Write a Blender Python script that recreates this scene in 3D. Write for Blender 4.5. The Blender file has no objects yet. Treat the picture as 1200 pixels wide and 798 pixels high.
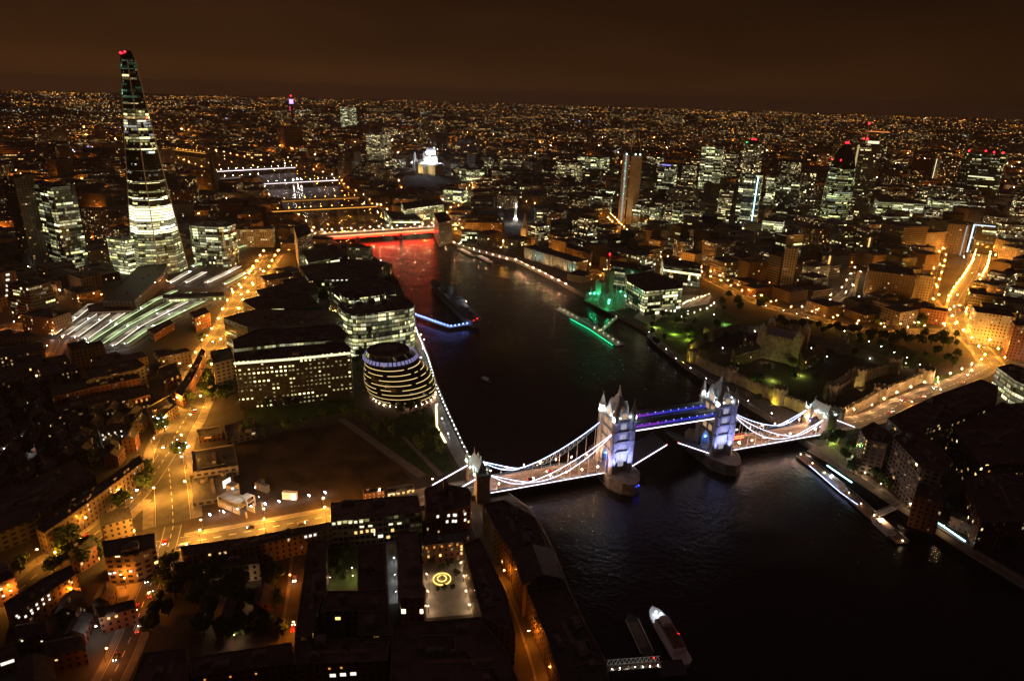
import bpy, bmesh, math, random
from mathutils import Vector
from mathutils.geometry import tessellate_polygon

scene = bpy.context.scene
COL = scene.collection
R = math.radians
random.seed(11)

# ------------------------------------------------------------------ camera
CAM = Vector((236.866, -367.971, 246.592))
YAW, PIT, ROLL, F = 2.400322, -0.350181, 0.029096, 781.5
_fw = Vector((math.cos(YAW)*math.cos(PIT), math.sin(YAW)*math.cos(PIT), math.sin(PIT)))
_r = _fw.cross(Vector((0, 0, 1))).normalized()
_u = _r.cross(_fw)
RT = _r*math.cos(ROLL) + _u*math.sin(ROLL)
UP = -_r*math.sin(ROLL) + _u*math.cos(ROLL)
cam_data = bpy.data.cameras.new('camera')
cam_data.sensor_width = 36.0
cam_data.lens = F/1200*36.0
cam_data.clip_start = 1.0
cam_data.clip_end = 90000.0
cam = bpy.data.objects.new('camera', cam_data)
COL.objects.link(cam)
from mathutils import Matrix
cam.matrix_world = Matrix(((RT.x, UP.x, -_fw.x, CAM.x), (RT.y, UP.y, -_fw.y, CAM.y),
                           (RT.z, UP.z, -_fw.z, CAM.z), (0, 0, 0, 1)))
scene.camera = cam

# ------------------------------------------------------------------ render settings, night sky
scene.render.engine = 'CYCLES'
scene.view_settings.view_transform = 'Standard'
scene.view_settings.look = 'None'
scene.view_settings.exposure = 0.0
scene.view_settings.gamma = 1.0
cy = scene.cycles
cy.use_denoising = True
cy.denoiser = 'OPENIMAGEDENOISE'
cy.max_bounces = 4
cy.diffuse_bounces = 1
cy.glossy_bounces = 2
cy.transmission_bounces = 2
cy.volume_bounces = 0
cy.sample_clamp_direct = 0
cy.sample_clamp_indirect = 1.5
cy.use_light_tree = True
cy.caustics_reflective = False
cy.caustics_refractive = False

world = bpy.data.worlds.new("World")
scene.world = world
world.use_nodes = True
nt = world.node_tree
nt.nodes.clear()
wo = nt.nodes.new('ShaderNodeOutputWorld')
bg = nt.nodes.new('ShaderNodeBackground')
tc = nt.nodes.new('ShaderNodeTexCoord')
# the city's own glow on the night sky: brown and fading upwards in the visible part, stronger towards the south-west
sx = nt.nodes.new('ShaderNodeSeparateXYZ')
nt.links.new(tc.outputs['Generated'], sx.inputs[0])
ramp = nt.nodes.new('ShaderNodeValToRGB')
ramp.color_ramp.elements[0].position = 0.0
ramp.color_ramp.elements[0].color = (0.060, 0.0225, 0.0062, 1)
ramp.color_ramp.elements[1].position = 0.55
ramp.color_ramp.elements[1].color = (0.056, 0.027, 0.028, 1)  # unseen sky overhead, brightened to lift the dark roofs
e = ramp.color_ramp.elements.new(0.045)
e.color = (0.043, 0.0160, 0.0048, 1)
e = ramp.color_ramp.elements.new(0.11)
e.color = (0.0290, 0.0108, 0.0040, 1)
e = ramp.color_ramp.elements.new(0.24)
e.color = (0.0150, 0.0056, 0.0026, 1)
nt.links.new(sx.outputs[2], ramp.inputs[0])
dot = nt.nodes.new('ShaderNodeVectorMath'); dot.operation = 'DOT_PRODUCT'
nt.links.new(tc.outputs['Generated'], dot.inputs[0])
dot.inputs[1].default_value = (-0.95, -0.30, 0)
mr = nt.nodes.new('ShaderNodeMapRange')
mr.inputs[1].default_value = -0.1; mr.inputs[2].default_value = 1.0
mr.inputs[3].default_value = 0.50; mr.inputs[4].default_value = 0.98
nt.links.new(dot.outputs['Value'], mr.inputs[0])
nz = nt.nodes.new('ShaderNodeTexNoise'); nz.inputs['Scale'].default_value = 2.2; nz.inputs['Detail'].default_value = 3
mp = nt.nodes.new('ShaderNodeMapping'); mp.inputs['Scale'].default_value = (1, 1, 6)
nt.links.new(tc.outputs['Generated'], mp.inputs[0]); nt.links.new(mp.outputs[0], nz.inputs['Vector'])
mr2 = nt.nodes.new('ShaderNodeMapRange'); mr2.inputs[1].default_value = .3; mr2.inputs[2].default_value = .7; mr2.inputs[3].default_value = 0.78; mr2.inputs[4].default_value = 1.22
nt.links.new(nz.outputs[0], mr2.inputs[0])
mu = nt.nodes.new('ShaderNodeMath'); mu.operation = 'MULTIPLY'
nt.links.new(mr.outputs[0], mu.inputs[0]); nt.links.new(mr2.outputs[0], mu.inputs[1])
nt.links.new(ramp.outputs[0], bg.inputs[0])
nt.links.new(mu.outputs[0], bg.inputs[1])
nt.links.new(bg.outputs[0], wo.inputs[0])

# ------------------------------------------------------------------ placing helpers
LAND = 4.5
def G(px, py, z=LAND):
    """world point at height z seen at a photo pixel (surveying the place from the photograph)"""
    D = _fw + RT*((px-600)/F) + UP*((399-py)/F)
    t = (z-CAM.z)/D.z
    p = CAM + D*t
    return Vector((p.x, p.y, z))
def PX(p):
    d = Vector(p)-CAM
    zz = d.dot(_fw)
    if zz < 1: return (-9999, -9999)
    return (600+F*d.dot(RT)/zz, 399-F*d.dot(UP)/zz)
def bearing(px, py, dist):
    """ground point at a horizontal distance along the direction of a pixel"""
    D = _fw + RT*((px-600)/F) + UP*((399-py)/F)
    h = Vector((D.x, D.y)).normalized()
    return Vector((CAM.x+h.x*dist, CAM.y+h.y*dist, LAND))
def inside(p, poly):
    x, y = p[0], p[1]; c = False; n = len(poly); j = n-1
    for i in range(n):
        xi, yi = poly[i][0], poly[i][1]; xj, yj = poly[j][0], poly[j][1]
        if (yi > y) != (yj > y) and x < (xj-xi)*(y-yi)/(yj-yi)+xi: c = not c
        j = i
    return c
def ccw(poly):
    a = 0
    for i in range(len(poly)):
        p, q = poly[i], poly[(i+1) % len(poly)]
        a += p[0]*q[1]-q[0]*p[1]
    return list(poly) if a > 0 else list(poly)[::-1]
def seg_dist(p, a, b):
    ax, ay = a[0], a[1]; bx, by = b[0]-ax, b[1]-ay
    L = bx*bx+by*by
    t = 0 if L == 0 else max(0, min(1, ((p[0]-ax)*bx+(p[1]-ay)*by)/L))
    return math.hypot(p[0]-ax-bx*t, p[1]-ay-by*t)
def line_dist(p, pl):
    return min(seg_dist(p, pl[i], pl[i+1]) for i in range(len(pl)-1))
def resample(pl, step):
    out = [Vector(pl[0])]; acc = 0
    for i in range(len(pl)-1):
        a, b = Vector(pl[i]), Vector(pl[i+1]); L = (b-a).length
        t = step-acc
        while t <= L:
            out.append(a+(b-a)*(t/L)); t += step
        acc = L-(t-step)
    return out
def smooth(pl, n=2):
    pl = [Vector(p) for p in pl]
    for _ in range(n):
        o = [pl[0]]
        for a, b in zip(pl, pl[1:]):
            o += [a*0.75+b*0.25, a*0.25+b*0.75]
        o.append(pl[-1]); pl = o
    return pl

# ------------------------------------------------------------------ mesh builder
class MB:
    def __init__(s):
        s.v = []; s.f = []; s.m = []; s.uv = []; s.pr = []
    def add(s, pts, faces, m=0, uvs=None, pr=(0, 0)):
        o = len(s.v)
        s.v += [tuple(p) for p in pts]
        for k, f in enumerate(faces):
            s.f.append(tuple(i+o for i in f)); s.m.append(m)
            s.uv.append(uvs[k] if uvs else None); s.pr.append(pr)
        return s
    def box(s, c, size, rot=0, m=0, pr=(0, 0)):
        """box from its base centre"""
        lx, ly, lz = size[0]/2, size[1]/2, size[2]
        ca, sa = math.cos(rot), math.sin(rot)
        P = []
        for z in (0, lz):
            for x, y in ((-lx, -ly), (lx, -ly), (lx, ly), (-lx, ly)):
                P.append((c[0]+x*ca-y*sa, c[1]+x*sa+y*ca, c[2]+z))
        s.add(P, [(0, 1, 5, 4), (1, 2, 6, 5), (2, 3, 7, 6), (3, 0, 4, 7), (4, 5, 6, 7), (3, 2, 1, 0)], m, pr=pr)
        return s
    def walls(s, poly, z0, z1, m=0, pr=(0, 0), u0=0.0, poly2=None):
        poly = list(poly); n = len(poly); top = poly2 or poly; u = u0
        for i in range(n):
            a, b = poly[i], poly[(i+1) % n]; c, d = top[i], top[(i+1) % n]
            L = math.hypot(b[0]-a[0], b[1]-a[1])
            s.add([(a[0], a[1], z0), (b[0], b[1], z0), (d[0], d[1], z1), (c[0], c[1], z1)], [(0, 1, 2, 3)], m,
                  [[(u, z0), (u+L, z0), (u+L, z1), (u, z1)]], pr)
            u += math.ceil(L)+7
        return s
    def cap(s, poly, z, m=0, flip=False):
        poly = [(p[0], p[1], z if len(p) < 3 or z is not None else p[2]) for p in poly]
        tr = tessellate_polygon([[Vector(p) for p in poly]])
        fs = []
        for t in tr:
            a, b, c = (poly[i] for i in t)
            ar = (b[0]-a[0])*(c[1]-a[1])-(c[0]-a[0])*(b[1]-a[1])
            t = tuple(t) if (ar > 0) != flip else (t[0], t[2], t[1])
            fs.append(t)
        s.add(poly, fs, m)
        return s
    def prism(s, poly, z0, z1, m=0, pr=(0, 0)):
        poly = ccw(poly)
        s.walls(poly, z0, z1, m, pr); s.cap(poly, z1, m); s.cap(poly, z0, m, True)
        return s
    def frus(s, c, z0, z1, r0, r1, n=8, m=0, ph=0.0, sx=1.0, sy=1.0, caps=True):
        P = []
        for z, r in ((z0, r0), (z1, r1)):
            for i in range(n):
                a = ph+2*math.pi*i/n
                P.append((c[0]+r*sx*math.cos(a), c[1]+r*sy*math.sin(a), z))
        F_ = [(i, (i+1) % n, n+(i+1) % n, n+i) for i in range(n)]
        per = 2*math.pi*max(r0, r1)
        U = [[(per*i/n, z0), (per*(i+1)/n, z0), (per*(i+1)/n, z1), (per*i/n, z1)] for i in range(n)]
        s.add(P, F_, m, U)
        if caps: s.add(P, [tuple(range(n))[::-1], tuple(range(n, 2*n))], m)
        return s
    def lathe(s, c, prof, n=16, m=0, sx=1, sy=1):
        for (r0, z0), (r1, z1) in zip(prof, prof[1:]):
            s.frus(c, z0, z1, max(r0, .01), max(r1, .01), n, m, 0, sx, sy, caps=False)
        return s
    def bar(s, a, b, w, h=None, m=0):
        """square bar between two points"""
        a, b = Vector(a), Vector(b); d = b-a
        if d.length < 1e-6: return s
        h = h or w
        d.normalize()
        up = Vector((0, 0, 1)) if abs(d.z) < .95 else Vector((1, 0, 0))
        x = d.cross(up).normalized(); y = x.cross(d)
        P = []
        for p in (a, b):
            for i, j in ((-1, -1), (1, -1), (1, 1), (-1, 1)):
                P.append(p+x*(i*w/2)+y*(j*h/2))
        s.add(P, [(0, 1, 5, 4), (1, 2, 6, 5), (2, 3, 7, 6), (3, 0, 4, 7), (4, 5, 6, 7), (3, 2, 1, 0)], m)
        return s
    def path(s, pts, w, h=None, m=0):
        for a, b in zip(pts, pts[1:]): s.bar(a, b, w, h, m)
        return s
    def ribbon(s, pl, w, m=0, dz=0.0, off=0.0, skirt=None):
        """flat strip along a polyline; skirt = depth of side walls"""
        pl = [Vector(p) for p in pl]; n = len(pl); L = []; Rr = []
        for i in range(n):
            d = (pl[min(i+1, n-1)]-pl[max(i-1, 0)]); d.z = 0
            if d.length < 1e-6: d = Vector((1, 0, 0))
            d.normalize(); q = Vector((-d.y, d.x, 0))
            L.append(pl[i]+q*(off+w/2)+Vector((0, 0, dz))); Rr.append(pl[i]+q*(off-w/2)+Vector((0, 0, dz)))
        u = 0
        for i in range(n-1):
            l = (pl[i+1]-pl[i]).length
            s.add([Rr[i], Rr[i+1], L[i+1], L[i]], [(0, 1, 2, 3)], m, [[(u, 0), (u+l, 0), (u+l, w), (u, w)]])
            if skirt:
                dn = Vector((0, 0, -skirt))
                s.add([L[i], L[i+1], L[i+1]+dn, L[i]+dn], [(0, 1, 2, 3)], m)
                s.add([Rr[i+1], Rr[i], Rr[i]+dn, Rr[i+1]+dn], [(0, 1, 2, 3)], m)
            u += l
        if skirt:
            dn = Vector((0, 0, -skirt))
            s.add([Rr[0], L[0], L[0]+dn, Rr[0]+dn], [(0, 1, 2, 3)], m)
            s.add([L[-1], Rr[-1], Rr[-1]+dn, L[-1]+dn], [(0, 1, 2, 3)], m)
        return s
    def octa(s, c, r, m=0, flat=1.0):
        x, y, z = c
        s.add([(x+r, y, z), (x-r, y, z), (x, y+r, z), (x, y-r, z), (x, y, z+r*flat), (x, y, z-r*flat)],
              [(0, 2, 4), (2, 1, 4), (1, 3, 4), (3, 0, 4), (2, 0, 5), (1, 2, 5), (3, 1, 5), (0, 3, 5)], m)
        return s
    def gable(s, quad, z, h, m=0, hip=0.0, over=0.0):
        """pitched roof on a 4-corner footprint, ridge along the longer way"""
        q = ccw([Vector((p[0], p[1])) for p in quad])
        if (q[1]-q[0]).length < (q[2]-q[1]).length: q = q[1:]+q[:1]
        c = sum(q, Vector((0, 0)))/4
        if over: q = [c+(p-c)*(1+over/max(1, (p-c).length)) for p in q]
        a = (q[0]+q[3])/2; b = (q[1]+q[2])/2
        a2 = a+(b-a)*hip; b2 = b+(a-b)*hip
        P = [(*p, z) for p in q]+[(*a2, z+h), (*b2, z+h)]
        s.add(P, [(0, 1, 5, 4), (2, 3, 4, 5), (1, 2, 5), (3, 0, 4), (3, 2, 1, 0)], m)
        return s
    def build(s, name, mats, parent=None):
        me = bpy.data.meshes.new(name)
        me.from_pydata(s.v, [], s.f)
        if not isinstance(mats, (list, tuple)): mats = [mats]
        for m in mats: me.materials.append(m)
        if len(mats) > 1: me.polygons.foreach_set('material_index', s.m)
        if any(u is not None for u in s.uv):
            l = me.uv_layers.new(name='UVMap'); l2 = me.uv_layers.new(name='prop')
            a = []; b = []
            for f, u, p in zip(s.f, s.uv, s.pr):
                for k in range(len(f)):
                    a += list(u[k]) if u else [0, 0]
                    b += [p[0], p[1]]
            l.data.foreach_set('uv', a); l2.data.foreach_set('uv', b)
        me.update()
        o = bpy.data.objects.new(name, me)
        COL.objects.link(o)
        if parent: o.parent = parent
        return o

def tag(o, label=None, cat=None, group=None, kind=None):
    if label: o['label'] = label
    if cat: o['category'] = cat
    if group: o['group'] = group
    if kind: o['kind'] = kind
    return o
def thing(name, label, cat, loc=(0, 0, 0), rz=0.0, group=None):
    o = bpy.data.objects.new(name, None); COL.objects.link(o)
    o.empty_display_size = 1
    o.location = loc; o.rotation_euler = (0, 0, rz)
    return tag(o, label, cat, group)
def dup(root, loc, rz=0.0, label=None, group=None, scale=None):
    r = root.copy(); COL.objects.link(r); r.location = loc; r.rotation_euler = (0, 0, rz)
    if label: r['label'] = label
    if group: r['group'] = group
    if scale: r.scale = scale if isinstance(scale, (tuple, list)) else (scale,)*3
    for ch in list(root.children):
        c = ch.copy(); COL.objects.link(c); c.parent = r
        for g in ch.children:
            d = g.copy(); COL.objects.link(d); d.parent = c
    return r

# ------------------------------------------------------------------ materials
def mat_new(name):
    m = bpy.data.materials.new(name); m.use_nodes = True
    t = m.node_tree; b = t.nodes['Principled BSDF']
    return m, t, b
def mat(name, col, rough=0.7, metal=0.0, noise=0.0, scale=0.2, bump=0.0, spec=0.3):
    m, t, b = mat_new(name)
    b.inputs['Roughness'].default_value = rough
    b.inputs['Metallic'].default_value = metal
    b.inputs['Specular IOR Level'].default_value = spec
    b.inputs['Base Color'].default_value = (*col, 1)
    if noise or bump:
        g = t.nodes.new('ShaderNodeNewGeometry')
        n = t.nodes.new('ShaderNodeTexNoise'); n.inputs['Scale'].default_value = scale; n.inputs['Detail'].default_value = 5
        t.links.new(g.outputs['Position'], n.inputs['Vector'])
        if noise:
            r = t.nodes.new('ShaderNodeMapRange')
            r.inputs[1].default_value = .3; r.inputs[2].default_value = .7
            r.inputs[3].default_value = 1-noise; r.inputs[4].default_value = 1+noise
            t.links.new(n.outputs[0], r.inputs[0])
            x = t.nodes.new('ShaderNodeVectorMath'); x.operation = 'SCALE'
            x.inputs[0].default_value = col
            t.links.new(r.outputs[0], x.inputs['Scale'])
            t.links.new(x.outputs[0], b.inputs['Base Color'])
        if bump:
            bp = t.nodes.new('ShaderNodeBump'); bp.inputs['Strength'].default_value = bump; bp.inputs['Distance'].default_value = .3
            t.links.new(n.outputs[0], bp.inputs['Height']); t.links.new(bp.outputs[0], b.inputs['Normal'])
    return m
def emit(name, col, strength, sample=True, vary=0.0):
    m, t, b = mat_new(name)
    b.inputs['Base Color'].default_value = (.02, .02, .02, 1)
    b.inputs['Emission Color'].default_value = (*col, 1)
    b.inputs['Emission Strength'].default_value = strength
    m.cycles.emission_sampling = 'FRONT' if sample else 'NONE'
    if vary:
        g = t.nodes.new('ShaderNodeNewGeometry')
        w = t.nodes.new('ShaderNodeTexWhiteNoise'); w.noise_dimensions = '1D'
        t.links.new(g.outputs['Random Per Island'], w.inputs['W'])
        p = t.nodes.new('ShaderNodeMath'); p.operation = 'POWER'; p.inputs[1].default_value = 2.5
        t.links.new(w.outputs[0], p.inputs[0])
        q = t.nodes.new('ShaderNodeMath'); q.operation = 'MULTIPLY_ADD'
        q.inputs[1].default_value = strength*(1+vary); q.inputs[2].default_value = strength*.12
        t.links.new(p.outputs[0], q.inputs[0]); t.links.new(q.outputs[0], b.inputs['Emission Strength'])
    return m

def facade(name, wall, cw, ch, mw, h0, h1, cols, strength, cluster=5, glass=(.015, .018, .02), keep=.8, wallvar=.25, even=False):
    """wall with a grid of windows in metres along the wall; prop.x = share of lit windows, prop.y = seed of the building"""
    m, t, b = mat_new(name)
    N, L = t.nodes.new, t.links.new
    def math_(op, a, b_=None, c=None):
        n = N('ShaderNodeMath'); n.operation = op
        for i, x in enumerate((a, b_, c)):
            if x is None: continue
            if isinstance(x, (int, float)): n.inputs[i].default_value = x
            else: L(x, n.inputs[i])
        return n.outputs[0]
    u1 = N('ShaderNodeUVMap'); u1.uv_map = 'UVMap'
    u2 = N('ShaderNodeUVMap'); u2.uv_map = 'prop'
    s1 = N('ShaderNodeSeparateXYZ'); L(u1.outputs[0], s1.inputs[0])
    s2 = N('ShaderNodeSeparateXYZ'); L(u2.outputs[0], s2.inputs[0])
    U = math_('DIVIDE', s1.outputs[0], cw); V = math_('DIVIDE', s1.outputs[1], ch)
    cu = math_('FLOOR', U); cv = math_('FLOOR', V)
    fu = math_('FRACT', U); fv = math_('FRACT', V)
    seed = math_('MULTIPLY', s2.outputs[1], 931.0)
    def wn(x, y, z):
        c = N('ShaderNodeCombineXYZ')
        for i, k in enumerate((x, y, z)):
            if isinstance(k, (int, float)): c.inputs[i].default_value = k
            else: L(k, c.inputs[i])
        w = N('ShaderNodeTexWhiteNoise'); w.noise_dimensions = '3D'
        L(c.outputs[0], w.inputs['Vector'])
        return w
    w1 = wn(cu, cv, seed)
    w3 = wn(math_('FLOOR', math_('DIVIDE', U, cluster)), cv, math_('ADD', seed, 17.3))
    w4 = wn(cv, seed, 3.7)
    rowp = math_('MULTIPLY', s2.outputs[0], math_('MULTIPLY_ADD', w4.outputs[0], 1.5, 0.25))
    segl = math_('MULTIPLY', math_('LESS_THAN', w3.outputs[0], rowp), math_('LESS_THAN', w1.outputs[0], keep))
    lone = math_('LESS_THAN', w1.outputs[0], math_('MULTIPLY', s2.outputs[0], .22))
    lit = math_('MAXIMUM', segl, lone)
    mk = math_('MULTIPLY', math_('MULTIPLY', math_('GREATER_THAN', fu, mw), math_('LESS_THAN', fu, 1-mw)),
               math_('MULTIPLY', math_('GREATER_THAN', fv, h0), math_('LESS_THAN', fv, h1)))
    sc = N('ShaderNodeSeparateColor'); L(w1.outputs[1], sc.inputs[0])
    sc3 = N('ShaderNodeSeparateColor'); L(w3.outputs[1], sc3.inputs[0])
    rp = N('ShaderNodeValToRGB'); rp.color_ramp.interpolation = 'CONSTANT'
    n = len(cols)
    for i, c in enumerate(cols):
        if i < 2: el = rp.color_ramp.elements[i]
        else: el = rp.color_ramp.elements.new(i/n)
        el.position = i/n; el.color = (*c, 1)
    L(math_('ADD', math_('MULTIPLY', sc3.outputs[0], .7), math_('MULTIPLY', sc.outputs[0], .3)), rp.inputs[0])
    inten = math_('MULTIPLY', math_('MULTIPLY_ADD', math_('POWER', sc3.outputs[1], 3.5), 3.2, .16), math_('MULTIPLY_ADD', sc.outputs[1], .8, .5))
    if even: inten = math_('MULTIPLY_ADD', sc.outputs[1], .35, .8)
    # ceilings of lit rooms are brightest: the light falls off towards the floor of each window
    top = math_('MULTIPLY_ADD', fv, .7, .45)
    es = math_('MULTIPLY', math_('MULTIPLY', lit, mk), math_('MULTIPLY', math_('MULTIPLY', inten, top), strength))
    L(rp.outputs[0], b.inputs['Emission Color']); L(es, b.inputs['Emission Strength'])
    mx = N('ShaderNodeMix'); mx.data_type = 'RGBA'
    L(mk, mx.inputs['Factor'])
    g = N('ShaderNodeNewGeometry')
    no = N('ShaderNodeTexNoise'); no.inputs['Scale'].default_value = .15; no.inputs['Detail'].default_value = 6
    L(g.outputs['Position'], no.inputs['Vector'])
    r = math_('MULTIPLY_ADD', no.outputs[0], 2*wallvar, 1-wallvar)
    r = math_('MULTIPLY', r, math_('MULTIPLY_ADD', s2.outputs[1], .7, .65))
    v = N('ShaderNodeVectorMath'); v.operation = 'SCALE'; v.inputs[0].default_value = wall
    L(r, v.inputs['Scale']); L(v.outputs[0], mx.inputs[6])
    mx.inputs[7].default_value = (*glass, 1)
    L(mx.outputs[2], b.inputs['Base Color'])
    L(math_('MULTIPLY_ADD', mk, -.6, .8), b.inputs['Roughness'])
    b.inputs['Specular IOR Level'].default_value = .35
    m.cycles.emission_sampling = 'NONE'
    return m

WARM = (1, .55, .16); WARM2 = (1, .72, .34); FLUO = (1, .90, .36); COOL = (.88, .95, .82); GREENISH = (.78, .95, .34); ORANGE = (1, .38, .05)
M = {}
M['office'] = facade('office_wall', (.17, .14, .11), 3.0, 3.7, .10, .30, .85, [FLUO, WARM2, (1, .9, .6), FLUO, (1, .80, .42), GREENISH], 1.35, cluster=4, keep=.7)
M['glass'] = facade('glass_curtain_wall', (.06, .065, .07), 3.0, 3.9, .05, .12, .86, [FLUO, (.97, 1, .62), (1, .88, .48), GREENISH, WARM2], 1.1, cluster=7, keep=.88, glass=(.02, .026, .03))
M['brick'] = facade('brick_wall', (.17, .075, .042), 3.2, 3.3, .32, .28, .78, [WARM2, WARM, (1, .8, .5), FLUO], 1.6, cluster=1, keep=.9)
M['stock'] = facade('stock_brick_wall', (.17, .12, .07), 3.2, 3.3, .32, .28, .78, [WARM2, WARM, (1, .85, .6), FLUO], 1.6, cluster=1, keep=.9)
M['render'] = facade('pale_stone_wall', (.34, .29, .22), 3.4, 3.6, .30, .25, .78, [WARM2, FLUO, (1, .8, .5), COOL], 1.5, cluster=3)
M['grid'] = facade('grid_window_wall', (.045, .043, .04), 3.4, 3.6, .27, .38, .74, [FLUO, (1, .9, .45), FLUO, (.92, 1, .55)], 1.9, cluster=4, keep=.8)
M['slab'] = facade('dark_concrete_wall', (.13, .11, .10), 4.2, 3.2, .22, .30, .80, [WARM, WARM2, (1, .8, .5), FLUO], 1.6, cluster=1)
M['far'] = facade('distant_city_wall', (.15, .105, .07), 7.5, 6.5, .14, .30, .74, [WARM2, (1, .60, .2), WARM, (1, .85, .5), FLUO, WARM2, ORANGE], 1.2, cluster=2)
M['roof'] = mat('flat_roof_felt', (.12, .10, .09), .85, noise=.45, scale=.12)
M['roof2'] = mat('pale_roof_gravel', (.21, .17, .14), .9, noise=.35, scale=.2)
M['slate'] = mat('slate_roof', (.085, .078, .078), .6, noise=.35, scale=.5)
M['plant'] = mat('roof_plant_metal', (.17, .165, .16), .55, noise=.3, scale=.4)
M['lead'] = mat('lead_roof', (.30, .31, .33), .5, noise=.2, scale=.3)
M['stone'] = mat('pale_stone', (.38, .35, .30), .8, noise=.25, scale=.35, bump=.2)
M['granite'] = mat('grey_granite', (.24, .22, .20), .8, noise=.3, scale=.3, bump=.3)
M['ragstone'] = mat('old_ragstone', (.30, .26, .18), .9, noise=.4, scale=.3, bump=.4)
M['asphalt'] = mat('asphalt', (.085, .08, .072), .8, noise=.35, scale=.15)
M['paving'] = mat('paving', (.19, .17, .15), .8, noise=.25, scale=.25)
M['plaza'] = mat('granite_paving', (.27, .265, .25), .65, noise=.2, scale=.3)
M['paint'] = mat('road_paint', (.7, .68, .62), .7)
M['yellowpaint'] = mat('yellow_road_paint', (.6, .42, .05), .7)
M['grass'] = mat('lawn_grass', (.035, .065, .018), .95, noise=.4, scale=.12)
M['soil'] = mat('bare_soil', (.065, .042, .027), .95, noise=.6, scale=.06, bump=.5)
M['leaf'] = mat('tree_leaves', (.045, .075, .02), .8, noise=.5, scale=.6)
M['bark'] = mat('tree_bark', (.08, .055, .035), .9)
M['steel'] = mat('painted_steel', (.55, .58, .62), .45, noise=.1, scale=1)
M['bluesteel'] = mat('blue_painted_steel', (.16, .27, .45), .45, noise=.15, scale=1)
M['dark'] = mat('dark_metal', (.05, .05, .055), .5)
M['concrete'] = mat('raw_concrete', (.36, .31, .23), .85, noise=.25, scale=.15)
M['ship'] = mat('naval_grey_paint', (.13, .14, .15), .55, noise=.25, scale=.3)
M['shipdark'] = mat('dark_naval_paint', (.06, .075, .09), .55, noise=.25, scale=.2)
M['timber'] = mat('deck_timber', (.20, .14, .09), .8, noise=.3, scale=.5)
M['white'] = mat('white_paint', (.75, .74, .7), .5, noise=.1, scale=.4)
M['red'] = mat('red_paint', (.5, .03, .02), .35)
M['carblack'] = mat('black_car_paint', (.015, .015, .018), .25, spec=.6)
M['carsilver'] = mat('silver_car_paint', (.42, .43, .45), .3, .6)
M['carwhite'] = mat('white_car_paint', (.75, .75, .75), .3, spec=.6)
M['carred'] = mat('red_car_paint', (.4, .02, .015), .3, spec=.6)
M['tyre'] = mat('tyre_rubber', (.02, .02, .02), .9)
M['darkglass'] = mat('dark_glass', (.012, .015, .018), .08, spec=.6)
M['led'] = emit('white_led_strip', (1, .84, 1.0), 3.4)
M['ledblue'] = emit('blue_led_strip', (.12, .16, 1), 5.0)
M['ledpale'] = emit('pale_blue_led', (.45, .55, 1), 6.0)
M['ledpurple'] = emit('purple_led_strip', (.62, .12, 1), 4.0)
M['ledgreen'] = emit('green_led_strip', (.02, 1, .35), 4.0)
M['ledred'] = emit('red_led_strip', (1, .02, .008), 9.0)
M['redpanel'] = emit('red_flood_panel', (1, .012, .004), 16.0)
M['ledpeach'] = emit('peach_led_strip', (1, .34, .14), 2.4)
M['ledyellow'] = emit('yellow_led_strip', (1, .55, .06), 3.5)
M['ledwarm'] = emit('warm_led_strip', (1, .7, .35), 5.0)
M['cyan'] = emit('cyan_led_strip', (.45, .95, 1), 5.0)
M['sodium'] = emit('sodium_lamp', (1, .36, .035), 3200)
M['sodiummain'] = emit('bright_sodium_lamp', (1, .40, .05), 11000)
M['lampgarden'] = emit('garden_lamp_glow', (1, .62, .32), 1300)
M['lampapproach'] = emit('approach_lamp', (1, .50, .20), 6500)
M['sodiumdeep'] = emit('deep_sodium_lamp', (1, .25, .015), 1900)
M['lampwhite'] = emit('white_lamp', (.92, .96, 1), 600)
M['lampdot'] = emit('small_dim_lamp', (.95, .96, .9), 70)
M['lampwarm'] = emit('warm_lamp', (1, .52, .24), 2800)
M['winwarm'] = emit('lit_window_warm', (1, .64, .22), 1.25, False)
M['winfluo'] = emit('lit_window_fluorescent', (1, .97, .58), 1.25, False)
M['wincool'] = emit('lit_window_cool', (1, .93, .78), 1.25, False)
M['winorange'] = emit('lit_window_orange', (1, .36, .05), .9, False)
M['aircraft'] = emit('red_warning_lamp', (1, .01, .02), 12, False)
M['head'] = emit('car_headlight', (1, .93, .8), 40)
M['tail'] = emit('car_taillight', (1, .02, .01), 14, False)
# ------------------------------------------------------------------ ground, river, quay walls
Z0 = 0.0
SB = [G(*p, Z0) for p in [(712,790),(690,752),(672,712),(662,690),(648,652),(634,624),(618,602),(592,583),(560,566),(552,546),(540,521),(527,492),(512,456),(502,422),(492,398),(484,381),(478,360),(468,335),(455,316),(440,305),(415,296),(397,289),(384,282),(372,277),(352,258),(330,244),(318,237),(312,226),(306,214),(282,212),(255,210),(243,201),(212,190),(190,182)]]
NB = [G(*p, Z0) for p in [(1200,690),(1120,641),(1040,588),(1000,562),(975,546),(958,532),(940,521),(905,496),(870,474),(830,449),(800,430),(776,409),(760,392),(735,378),(712,366),(690,352),(668,340),(650,330),(628,319),(603,307),(580,301),(560,296),(540,291),(525,283),(512,274),(490,266),(470,258),(450,249),(438,242),(424,232),(404,222),(398,211),(372,204),(346,197),(300,190),(262,181),(240,177),(196,176)]]
SBd = [Vector((1500,-1150,0)), Vector((900,-700,0)), Vector((420,-430,0)), Vector((170,-262,0)), Vector((118,-205,0))]
NBd = [Vector((1900,-700,0)), Vector((1300,-430,0)), Vector((620,-160,0)), Vector((330,-20,0))]
bank = SBd+SB+[G(188,178,Z0)]+NB[::-1]+NBd[::-1]      # closed at its upstream end by the bend
RIVER = [(p.x, p.y) for p in bank]
mw, t, b = mat_new('river_water')
b.inputs['Base Color'].default_value = (.014, .011, .009, 1)
b.inputs['Roughness'].default_value = .06
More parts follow.
